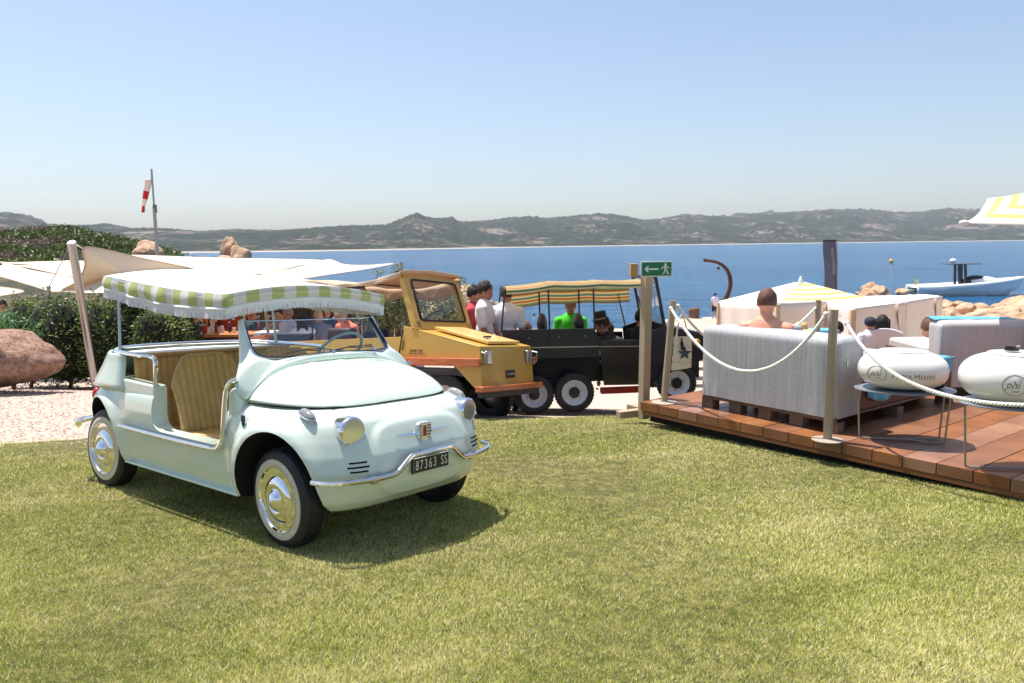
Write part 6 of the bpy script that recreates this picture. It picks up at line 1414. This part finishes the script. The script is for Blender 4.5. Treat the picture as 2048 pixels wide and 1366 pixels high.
names = ['orange drinks carton', 'small white tumbler', 'dark green wine bottle', 'second orange carton', 'slim pale bottle', 'dark red syrup bottle', 'stack of white cups', 'dark soft drink bottle', 'low white cup', 'red sauce bottle']
for k, ((c, r, hh), nme) in enumerate(zip(bt, names)):
    b_ = thing('bottle' if 'bottle' in nme else 'cup' if 'cup' in nme or 'tumbler' in nme else 'carton', '%s standing on the bar counter, %s from its left end' % (nme, ['first', 'second', 'third', 'fourth', 'fifth', 'sixth', 'seventh', 'eighth', 'ninth', 'tenth'][k]), 'bottle' if 'bottle' in nme else 'cup' if 'cup' in nme or 'tumbler' in nme else 'carton', loc=(b0.x+.05+k*.10, 12.86+.05*math.sin(k*2), bz+.026), group='bottles and cups on the bar')
    m_ = pm('bottle_%d' % k, srgb(*c), .25)
    if 'bottle' in nme: obj('glass_body', MB().lathe([(0, 0), (r, 0), (r, hh*.6), (r*.4, hh*.78), (r*.4, hh)], 12), m_, b_); obj('cap', MB().lathe([(r*.45, hh), (r*.45, hh+.015), (0, hh+.015)], 12), wht, b_)
    elif 'carton' in nme: obj('box', MB().box((0, 0, hh/2), (r*2, r*2, hh)), m_, b_, bevel=.004); obj('spout', MB().cyl((0, 0, hh), (0, 0, hh+.02), .012), wht, b_)
    else: obj('vessel', MB().lathe([(0, 0), (r*.8, 0), (r, hh), (r*.92, hh), (r*.75, .01), (0, .01)], 14), m_, b_)
# red hanging cloth, straw counter, bamboo poles behind the windscreen
q = at_y(452, 655, 15.2); rc = thing('fabric_panel', 'rust red fabric panel hanging behind the bar', 'curtain', loc=(q.x, 15.2, gz(q.x, 15.2))); H_ = 1.75
obj('cloth', MB().grid(lambda i, j: (-.32+.62*i, .03*math.sin(i*18), .1+(H_-.1)*j), 24, 6), pm('rust_cloth', srgb(176, 62, 34), .9, var=.08, vs=4), rc, 60, solid=.01); obj('rail', MB().cyl((-.36, 0, H_), (.34, 0, H_), .02), wood, rc)
q = at_y(405, 640, 18); back = thing('back_wall', 'dark stained timber partition at the back of the bar', 'wall', loc=(q.x, 18.8, gz(q.x, 18)))
for k in range(16): obj('board', MB().box((-1.0+k*.40, .01*math.sin(k), 1.0), (.385, .05, 2.0)), pm('dark_timber', srgb(74, 52, 40), .8, col2=srgb(52, 38, 32), vs=3), back)
for i, (px0, py0, px1, py1, y) in enumerate(((545, 690, 531, 622, 11.4), (488, 665, 488, 622, 12.4))):
    a, b2 = at_y(px0, py0, y), at_y(px1, py1, y); bp_ = thing('bamboo_pole', ['slanting bamboo pole seen through the windscreen', 'pale pole rising beside the windscreen pillar'][i], 'pole', loc=a)
    obj('cane', MB().tube([Vector((0, 0, -.6)), b2-a], .022, 10), pm('bamboo', srgb(186, 150, 96), .5, var=.12, vs=9), bp_)
    for k in range(4): obj('node', MB().ell((b2-a)*(k/4), .025, 10, 6), MATS['bamboo'], bp_)
pb = []
for px, py, r in ((600, 612, .7), (640, 616, .6), (560, 612, .6), (680, 614, .7), (520, 614, .6), (720, 616, .6)): q = at_y(px, py, 19.5); pb.append(((q.x, q.y, q.z), (r, .4, .32)))
bush('bush', 'row of olive coloured shrubs behind the crowd under the sails', 'shrub', pb, 4200, .12, hedge_l, [((pb[0][0][0], 19.5, gz(pb[0][0][0], 19.5)), pb[0][0])], 15, surf=.4)
# folding parasol-like palm tuft behind the pole
q = at_y(520, 622, 14.5); pt = thing('palm_tuft', 'spiky pale palm fronds behind the slanting bamboo pole', 'plant', loc=(q.x, 14.5, gz(q.x, 14.5))); z0 = q.z-gz(q.x, 14.5)
obj('trunk', MB().tube([(0, 0, 0), (.02, 0, z0-.05)], .035, 8), bark, pt)
for k in range(16):
    a = R(8+k*11); ln = .34+.05*math.sin(k*3); obj('frond', MB().add([(0, 0, z0), (ln*.5*math.cos(a)-.015, .02*math.sin(k), z0+ln*.5*math.sin(a)), (ln*math.cos(a), .05*math.sin(k*2), z0+ln*math.sin(a)*.9), (ln*.5*math.cos(a)+.015, .02, z0+ln*.5*math.sin(a)+.01)], [(0, 1, 2, 3)]), pm('frond_leaf', srgb(196, 186, 120), .6), pt, 0, solid=.003)
# ================================================================ right side: pier, rocks, boat, gazebos, parasols, banner
conc = mixmat('pier_concrete', [srgb(150, 132, 112), srgb(180, 164, 144), srgb(200, 188, 170)], 1.2, .9, .5, 12, .03)
pz = -3.55
pr = thing('pier', 'low pale concrete pier reaching into the sea', 'pier', loc=(0, 0, 0))
a = at_z(1330, 642, pz); b_ = at_z(1480, 632, pz)
obj('pier_slab', MB().add([(a.x, a.y+1, pz), (b_.x+6, b_.y+3, pz), (b_.x+6, b_.y-14, pz), (a.x, a.y-12, pz), (a.x, a.y+1, pz-2.5), (b_.x+6, b_.y+3, pz-2.5), (b_.x+6, b_.y-14, pz-2.5), (a.x, a.y-12, pz-2.5)], [(0, 1, 2, 3), (0, 4, 5, 1), (1, 5, 6, 2), (3, 2, 6, 7), (0, 3, 7, 4)]), conc, pr, 0, bevel=.05)
q = at_z(1388, 636, pz); bo = thing('bollard', 'stubby rust brown mooring bollard on the pier', 'bollard', loc=(q.x, q.y, pz)); obj('shaft', MB().lathe([(0, 0), (.36, 0), (.36, .62), (.30, .70), (0, .72)], 16), pm('rust', srgb(116, 90, 74), .8, var=.2, vs=3), bo, 40); obj('collar', MB().lathe([(.36, .50), (.42, .50), (.42, .58), (.36, .58)], 16), MATS['rust'], bo, 40)
for k in range(5):   # steps down to the pier
    q = at_y(1400, 648+k*6, 30-k*3); o = thing('stone_step', '%s stone step below the pier, seen beside the hanging bag' % ['highest', 'second', 'third', 'fourth', 'nearest'][k], 'step', loc=(q.x, q.y, q.z), group='stone steps down to the pier'); obj('tread', MB().box((0, 0, -.1), (2.0-k*.2, 1.4, .2)), conc, o, 0, bevel=.02); obj('riser', MB().box((0, -.6, -.35), (1.9-k*.2, .2, .3)), tanrock, o, 0)
# curved davit
dp = [(1446, 605, 0), (1456, 588, 0), (1461, 568, 0), (1458, 548, 0), (1448, 533, 0), (1432, 524, 0), (1410, 521, 0)]; y = 45
P = [at_y(px, py, y) for px, py, _ in dp]; base = P[0]; dv_ = thing('davit', 'curved rusty boat davit rising from the rocks', 'davit', loc=(base.x, base.y, base.z)); P = crom([p-base for p in P], 5)
obj('arm', MB().tube([Vector((-.2, 0, -3))]+P, [.15]+[.15-.07*i/len(P) for i in range(len(P))], 8), pm('rust_dark', srgb(74, 44, 36), .8, var=.2, vs=4), dv_); obj('hook', MB().ell(P[-1]+Vector((0, 0, .02)), .12, 8, 6), MATS['rust_dark'], dv_)
obj('pulley', MB().ell(P[int(len(P)*.72)]+Vector((-.15, 0, -.22)), .09, 8, 6), MATS['rust_dark'], dv_)
# rocks by the water
rk = [rock_mesh(1, .9, .72, 40+k, 4, .16) for k in range(6)]
for m_ in rk: m_.materials.append(tanrock)
rr = random.Random(21)
SPOT = [(1905, 628, 1.2), (1935, 612, 1.0), (1960, 632, 1.4), (1990, 648, 1.5), (2018, 628, 1.3), (2044, 640, 1.4), (1925, 650, 1.2), (1962, 612, .9), (2040, 610, 1.7), (1890, 604, .9), (1915, 604, .7), (1895, 650, 1.1), (2000, 610, .8), (2070, 626, 1.5), (1975, 656, 1.0), (2018, 655, 1.1), (1945, 655, .9), (2060, 655, 1.3), (1880, 628, 1.0), (1872, 650, 1.0), (1850, 640, .9), (2100, 615, 1.6), (1810, 658, .8), (1830, 664, .8), (1795, 650, .7)]
words = ['pale square', 'rounded tan', 'cracked', 'broad sunlit', 'leaning', 'flat topped', 'pinkish', 'wedge shaped', 'long smooth', 'small pointed', 'tiny brown', 'blocky', 'low pale', 'large grey tan', 'half hidden', 'split', 'squat', 'sloping', 'curtain side', 'shaded', 'rear', 'offshore side', 'low brown', 'little loose', 'stacked']
for k, (px, py, s) in enumerate(SPOT):
    y = 39-(py-600)*.20; q = at_y(px, py, y); o = link(bpy.data.objects.new('boulder', rk[k % 6])); o.location = (q.x, y, q.z-.25); o.rotation_euler = (rr.uniform(-.3, .3), rr.uniform(-.3, .3), rr.random()*6); o.scale = (s*.62, s*.62, s*.58)
    tag(o, '%s boulder %s in the breakwater right of the white gazebo' % (words[k], 'on the top row' if py < 616 else 'in the middle row' if py < 640 else 'in the lowest row'), 'boulder', 'breakwater boulders')
heap = []
for k in range(26):
    px = 1722+rr.random()*50; row = rr.random(); py = 598-row*26*(1-abs(px-1745)/32)-3; y = 58; q = at_y(px, py, y); s = rr.uniform(.35, .6); o = link(bpy.data.objects.new('boulder', rk[k % 6])); o.location = (q.x, y+rr.uniform(-1, 1), q.z); o.rotation_euler = (rr.random(), rr.random(), rr.random()*6); o.scale = (s, s, s*.8)
    tag(o, 'stone of the small heap standing in the sea behind the yellow parasol', 'boulder', 'stones of the heap in the sea')
q = at_y(1806, 585, 60); o = link(bpy.data.objects.new('boulder', rk[2])); o.location = q; o.scale = (.5, .5, .5); tag(o, 'single small rock awash between the stone heap and the boat', 'boulder')
# filler of rubble under the breakwater
obj('shore_rubble', terr(list(np.linspace(12, 60, 60)), list(np.linspace(24, 46, 40)), lambda x, y: ground_z(3, y)-.2+.75*mnoise.fractal(Vector((x*.5, y*.5, 3)), 1, 2, 4)+.9*sstep(30, 36, y)*(1-sstep(41, 46, y))*sstep(11, 16, x)), tanrock, None, 30, kind='structure')
# --- motor boat
by = 86.0; bw = at_y(1824, 578, by); bwr = at_y(2030, 583, by)
bo = thing('motor_boat', 'white rigid inflatable motor boat with a dark T-top on the blue water', 'boat', M=Matrix.Translation((bw.x, by, -4.75)) @ Matrix.Rotation(R(-3), 4, 'Z'))
Lb = 12.0; hullw = pm('boat_white', (.8, .8, .8), .3); hullb = pm('hull_blue', srgb(214, 228, 232), .3)
def hull(i, j):
    x = Lb*i; w = 1.55*(1-max(0, (i-.45)/.55)**2.4)*(.9+.1*min(1, i*5)); zt = .95+.95*i**1.7; zk = -.35+1.5*max(0, (i-.72)/.28)**1.6; u = 2*j-1
    return (x, w*math.copysign(abs(u)**.7, u), zk+(zt-zk)*abs(u)**1.5)
obj('hull', MB().grid(hull, 40, 20), hullb, bo, 40)
def tubes(s): return [(Lb*i, s*(1.5*(1-max(0, (i-.45)/.55)**2.4)*(.9+.1*min(1, i*5))+.05), 1.0+.95*i**1.7) for i in [k/24 for k in range(25)]]
for s in (-1, 1): P = tubes(s); obj('inflatable_tube', MB().tube([Vector(p) for p in P], [.30-.08*(k/24) for k in range(25)], 12), hullw, bo, 60)
obj('deck', MB().add([(.2, -1.3, 1.0), (.2, 1.3, 1.0), (7, 1.3, 1.35), (11, .4, 1.7), (11, -.4, 1.7), (7, -1.3, 1.35)], [(0, 1, 2, 3, 4, 5)]), hullw, bo, 0, solid=.05)
obj('sun_pad', MB().box((2.2, 0, 1.22), (2.6, 1.8, .22)), pm('pad_white', (.75, .74, .72), .7), bo, bevel=.05); obj('console', MB().ell((7.6, 0, 1.65), (1.7, .8, .55), 20, 12), hullw, bo); obj('windshield', MB().ell((6.9, 0, 1.98), (1.0, .62, .36), 16, 10), black, bo)
for x in (4.9, 5.6): obj('top_strut', MB().beam((x, -.5, 1.1), (x-.15, -.4, 3.55), .16, .3), black, bo); obj('top_strut', MB().beam((x, .5, 1.1), (x-.15, .4, 3.55), .16, .3), black, bo)
obj('hard_top', MB().box((5.2, 0, 3.6), (3.4, 1.9, .10)), pm('top_grey', srgb(70, 74, 80), .4), bo, bevel=.03); obj('radar', MB().ell((4.3, 0, 3.95), (.35, .35, .25)), hullw, bo); obj('seat', MB().box((5.9, 0, 1.5), (.6, 1.0, .8)), black, bo, bevel=.08)
obj('flag', MB().add([(.3, 0, 1.2), (.1, 0, 2.0), (.7, 0, 1.9), (.7, 0, 1.4)], [(0, 1, 2, 3)]), pm('flag_cloth', srgb(180, 190, 140), .8), bo, 0); obj('engine', MB().box((-.4, 0, .55), (.8, 1.4, .5)), pm('engine_grey', srgb(130, 134, 120), .5), bo, bevel=.1)
wk = thing('boat_wake', 'thin white foam along the waterline of the motor boat', 'foam', loc=(bw.x, by-.9, SEA+.03)); wk['kind'] = 'stuff'
mb = MB()
for k in range(90): x = rr.uniform(-.5, 13); yy = -rr.random()**2*2.2; s = rr.uniform(.08, .35); mb.add([(x-s*1.6, yy, 0), (x, yy-s*.3, .05), (x+s*1.6, yy, 0), (x, yy+s*.3, .02)], [(0, 1, 2, 3)])
o_ = obj('foam', mb, pm('foam_white', (.7, .74, .76), .8), wk, 0, kind='stuff', merge=False)
q = at_y(1782, 528, 210); bu = thing('buoy', 'small yellow buoy floating right of the dark banner', 'buoy', loc=(q.x, 210, SEA)); obj('float', MB().ell((0, 0, .5), (.55, .55, .6)), pm('buoy_yellow', srgb(226, 180, 50), .5), bu); obj('mast', MB().cyl((0, 0, 1), (0, 0, 1.5), .08), MATS['buoy_yellow'], bu)
for i_, (px, py, y) in enumerate(((1068, 634, 52), (1233, 597, 80))):
    q = at_z(px, py, SEA+.1); sw_ = person(['swimmer low in the water seen between the truck awning posts', 'pale swimmer in the water under the truck awning edge'][i_], Matrix.Translation((q.x, q.y, SEA-1.30)) @ Matrix.Rotation(R(200), 4, 'Z'), 1.7, top=None, bottom=None, vox=.04, hairc=(60, 50, 44), skinc=(206, 170, 146), legs=False)
# --- yellow and white striped parasol tent
def stripe_mat(name, cols, period, axis=2, tl_=.3):
    m = bpy.data.materials.new(name); m.use_nodes = True; nt = m.node_tree; b = nt.nodes['Principled BSDF']; b.inputs['Roughness'].default_value = .9
    uv = nt.nodes.new('ShaderNodeUVMap'); sp = nt.nodes.new('ShaderNodeSeparateXYZ'); nt.links.new(uv.outputs[0], sp.inputs[0]); mu = nt.nodes.new('ShaderNodeMath'); mu.operation = 'MULTIPLY'; mu.inputs[1].default_value = 1/period; nt.links.new(sp.outputs[1], mu.inputs[0]); fr = nt.nodes.new('ShaderNodeMath'); fr.operation = 'FRACT'; nt.links.new(mu.outputs[0], fr.inputs[0])
    gt = nt.nodes.new('ShaderNodeMath'); gt.operation = 'GREATER_THAN'; gt.inputs[1].default_value = .55; nt.links.new(fr.outputs[0], gt.inputs[0]); mx = nt.nodes.new('ShaderNodeMix'); mx.data_type = 'RGBA'; mx.inputs[6].default_value = (*cols[0], 1); mx.inputs[7].default_value = (*cols[1], 1); nt.links.new(gt.outputs[0], mx.inputs[0]); nt.links.new(mx.outputs[2], b.inputs['Base Color'])
    tr = nt.nodes.new('ShaderNodeBsdfTranslucent'); nt.links.new(mx.outputs[2], tr.inputs[0]); ms = nt.nodes.new('ShaderNodeMixShader'); ms.inputs[0].default_value = tl_; nt.links.new(b.outputs[0], ms.inputs[1]); nt.links.new(tr.outputs[0], ms.inputs[2]); nt.links.new(ms.outputs[0], nt.nodes['Material Output'].inputs[0]); return m
ystr = stripe_mat('yellow_stripes', (srgb(240, 236, 228), srgb(250, 220, 124)), .42)
curt = pm('curtain_cloth', srgb(226, 212, 200), .9, var=.03, vs=3, bump=.3, bs=6, dist=.03); pwood = pm('gazebo_wood', srgb(196, 172, 138), .7, var=.1, vs=3)
def panel(name, par, a, b, c, d, mat, nu=12, nv=10, sag=0, o=Vector(), wave=0, vlen=None):
    def fn(i, j):
        p = a.lerp(b, i).lerp(d.lerp(c, i), j); p = p+Vector((0, 0, -sag*math.sin(math.pi*i)*(1 if j == 0 else (1-j*.6)))); nrm = Vector((wave*math.sin(i*22)*(j), wave*math.cos(i*17)*(j), 0)); return p+nrm-o
    L = vlen if vlen else (d-a).length
    return uv_grid(name, fn, nu, nv, (b-a).length, L, mat, par, solid=.01)
gy_ = 14.9; apex = at_y(1601, 563, gy_); fl_ = at_y(1438, 603, 15.3); nr_ = at_y(1556, 607, 13.5); frr = at_y(1745, 599, 15.1); bk_ = Vector((5.9, 16.6, fl_.z-.05))
zg = gz(5.6, 15)
pz_ = thing('striped_gazebo', 'square gazebo with a yellow and white striped pyramid roof and beige curtains', 'gazebo', loc=(apex.x, gy_, zg)); O_ = Vector((apex.x, gy_, zg))
for a, b2, m_ in ((nr_, frr, ystr), (frr, bk_, ystr), (bk_, fl_, ystr), (fl_, nr_, pm('roof_white', srgb(238, 234, 228), .9))): panel('roof_panel', pz_, a, b2, apex+Vector((.03, 0, 0)), apex-Vector((.03, 0, 0)), m_, 8, 12, sag=.03, o=O_, vlen=1.9)
obj('finial', MB().lathe([(.04, 0), (.035, .05), (.02, .06), (.02, .10), (0, .11)], 12, apex-O_), white, pz_)
dn = lambda p, h: Vector((p.x, p.y, p.z-h))
panel('front_curtain', pz_, nr_, frr, dn(frr, 1.25), dn(nr_, 1.25), curt, 60, 10, o=O_, wave=.03); panel('side_curtain', pz_, fl_, nr_, dn(nr_, 1.3), dn(fl_, 1.3), curt, 40, 10, o=O_, wave=.03)
for p in (fl_, frr, nr_, bk_): obj('post', MB().beam(dn(p, .02)-O_, Vector((p.x, p.y, zg))-O_, .07, .07), pwood, pz_)
for i_ in range(4): obj('wicker_back', MB().box(at_y(1520+i_*9, 673, 13.2)-O_, (.07, .03, .30)), wht, pz_)
# white gazebo with hanging curtains, two bays
A_ = [at_y(1706, 617, 12.3), at_y(1808, 604, 13.9), at_y(1880, 592, 15.6)]; B_ = [at_y(1640, 600, 15.0), at_y(1745, 592, 16.5), at_y(1850, 589, 18.2)]; O2 = Vector((A_[1].x, A_[1].y, gz(6, 14)))
gw = thing('white_gazebo', 'white flat roofed gazebo with beige curtains in front of the breakwater', 'gazebo', loc=O2)
rfm = pm('roof_white', srgb(238, 234, 228), .9)
for k in range(2):
    panel('roof_cloth', gw, A_[k], A_[k+1], B_[k+1], B_[k], rfm, 10, 10, sag=.02, o=O2)
    a, b2 = A_[k], A_[k+1]; m_ = a.lerp(b2, .5); hL = 1.35
    panel('curtain', gw, a, b2.lerp(a, .03), dn(b2.lerp(a, .08), .62+.1*k), dn(a.lerp(b2, .05), .85), curt, 40, 12, o=O2, wave=.04)
    panel('tied_curtain', gw, b2.lerp(a, .18), b2, dn(b2, 1.0), dn(b2.lerp(a, .06), 1.05), curt, 16, 12, o=O2-Vector((0, -.08, 0)), wave=.04)
panel('end_curtain', gw, A_[0], B_[0], dn(B_[0], 1.1), dn(A_[0], 1.1), curt, 40, 10, o=O2, wave=.04)
for p in A_+B_: obj('post', MB().beam(dn(p, .02)-O2, Vector((p.x, p.y, gz(p.x, p.y)-.1))-O2, .08, .08), pwood, gw)
obj('platform', MB().box((.8, 1.2, .12), (4.6, 3.4, .22)), pwood, gw, bevel=.01); obj('bed_base', MB().box((.6, .9, .42), (2.4, 1.8, .3)), pm('bed_linen', srgb(232, 222, 206), .9), gw, bevel=.06)
# white folding chair under the dark haired woman
q = at_y(1765, 690, 10.25); ch = thing('plastic_chair', 'white plastic chair holding the dark haired woman in white', 'chair', loc=(q.x, 10.25, q.z-.62), rz=R(-15)); wp_ = pm('chair_white', (.78, .78, .80), .4)
obj('backrest', MB().grid(lambda i, j: (-.22+.44*i, -.10-.06*j+.03*math.cos((i-.5)*3), .50+.36*j-.06*(2*i-1)**2*j), 14, 8), wp_, ch, 60, solid=.02); obj('seat', MB().box((0, .12, .42), (.44, .42, .03)), wp_, ch, bevel=.01)
for x in (-.20, .20):
    for yy in (-.12, .32): obj('leg', MB().cyl((x, yy, .42), (x*1.15, yy+(.06 if yy > 0 else -.12), 0), .014, n=8), wp_, ch)
# blue cushions glimpsed beyond the daybed
q = at_y(1640, 668, 10.6); tc_ = thing('blue_towel', 'folded blue towel lying beyond the grey daybed near the rear rope post', 'towel', loc=q); obj('fold', MB().box((0, 0, 0), (.42, .3, .05)), tw, tc_, bevel=.02); obj('fold', MB().box((.05, .02, .05), (.36, .26, .04)), tw, tc_, bevel=.018)
q = at_y(1560, 690, 11.5); tb_ = thing('wooden_table', 'low white topped table beyond the grey daybed', 'table', loc=(q.x+.4, 11.5, gz(5, 11.5))); obj('table_top', MB().box((0, 0, .72), (1.9, .7, .04)), pwood, tb_, bevel=.005)
for x in (-.85, .85): obj('leg', MB().box((x, 0, .35), (.07, .6, .70)), pwood, tb_)
# dark banner
y = 30; a, b_ = at_y(1646, 481, y), at_y(1672, 481, y); c_ = at_y(1650, 640, y); bn = thing('banner', 'tall dark grey blade banner with faint white script by the water', 'banner', loc=(c_.x+.2, y, ground_z(8, 30))); Ob = Vector(bn.location)
obj('cloth', MB().grid(lambda i, j: (a.lerp(at_y(1650, 600, y), j).lerp(b_.lerp(at_y(1675, 600, y), j), i)-Ob+Vector((.0, .04*math.sin(j*9+i*2), 0))), 8, 40), pm('banner_cloth', srgb(88, 92, 112), .8, var=.08, vs=2), bn, 60, solid=.01)
obj('pole', MB().tube([b_-Ob+Vector((.03, 0, .02)), at_y(1676, 640, y)-Ob, Vector((.55, 0, -1))], .025, 8), pgrey, bn); obj('top_hem', MB().beam(a-Ob, b_-Ob, .05, .06), black, bn)
lp_ = at_y(1663, 495, y)-Ob+Vector((0, -.07, 0)); obj('banner_script', MB().tube([lp_+Vector((.06*math.sin(k*1.9)*(1 if k % 3 else 1.6)+.003*k, 0, -.028*k)) for k in range(38)], .010, 4), pm('banner_print', srgb(176, 180, 194), .8), bn)
# parasol reaching in at the top right
y1, y2 = 7.6, 10.8; C0 = at_y(1928, 446, y1); C1 = at_y(1976, 399, y2); C2 = Vector((C0.x+4.2, y1-.5, C0.z-.02)); C3 = Vector((C1.x+4.2, y2+.1, C1.z)); ap = Vector(((C0.x+C2.x)/2+.1, (y1+y2)/2, C0.z+.52)); zg2 = gz(6, 9)
Op = Vector((ap.x, ap.y, zg2)); pa = thing('parasol', 'large yellow and white striped parasol corner reaching in at the top right', 'parasol', loc=Op); ys2 = stripe_mat('parasol_stripes', (srgb(236, 232, 226), srgb(250, 214, 128)), .40, tl_=.4)
v_ = ap-Vector((0, 0, .28))
for a, b2 in ((C0, C2), (C2, C3), (C3, C1), (C1, C0)):
    at_, bt_ = ap.lerp(a, .10)-Vector((0, 0, .05)), ap.lerp(b2, .10)-Vector((0, 0, .05)); panel('canopy_panel', pa, a, b2, bt_, at_, ys2, 10, 16, sag=.06, o=Op, vlen=1.7)
for p in (C0, C1, C2, C3): obj('rib', MB().tube([ap-Vector((0, 0, .1))-Op, p-Op], .014, 6), white, pa)
obj('pole', MB().cyl((0, 0, 0), ap-Op+Vector((0, 0, .08)), .035), white, pa); obj('corner_cap', MB().ell(C0-Op, (.05, .03, .03)), white, pa)
# village on the far shore
vm = [pm('house_white', srgb(226, 214, 204), .9), pm('house_terra', srgb(176, 124, 100), .9), pm('house_pink', srgb(204, 168, 148), .9)]
def village(name, label, spots, n, seed):
    rr = random.Random(seed); mb = MB()
    for k in range(n):
        x0, x1, y0, y1 = rr.choice(spots); px = rr.uniform(x0, x1); py = rr.uniform(y0, y1); d0 = ridge_h(DIST, px); t = (ridge_h(SHO, px)-py)/max(1, ridge_h(SHO, px)-ridge_h(RID, px)); q = at_y(px, py, d0*(1+.75*max(0, t))*.985); s = rr.uniform(1.6, 3.6)*d0/1150; hh = s*.45
        rz = rr.random(); mb.box(q, (s*1.5, s, hh), rz, mi=rr.choice((0, 0, 1, 2))); mb.box(q+Vector((0, 0, hh*.6)), (s*1.3, s*.8, hh*.3), rz, mi=1)
    o = obj(name, mb, vm, None, 0, kind='stuff', merge=False); o['label'] = label; o['category'] = 'village'
village('village', 'scattered white and terracotta houses of the villages on the far shore', [(540, 700, 486, 512), (600, 690, 496, 512), (840, 950, 492, 500), (1000, 1060, 478, 492), (700, 760, 500, 508), (1180, 1260, 470, 482), (1500, 1620, 466, 482), (350, 480, 490, 510)], 260, 5)
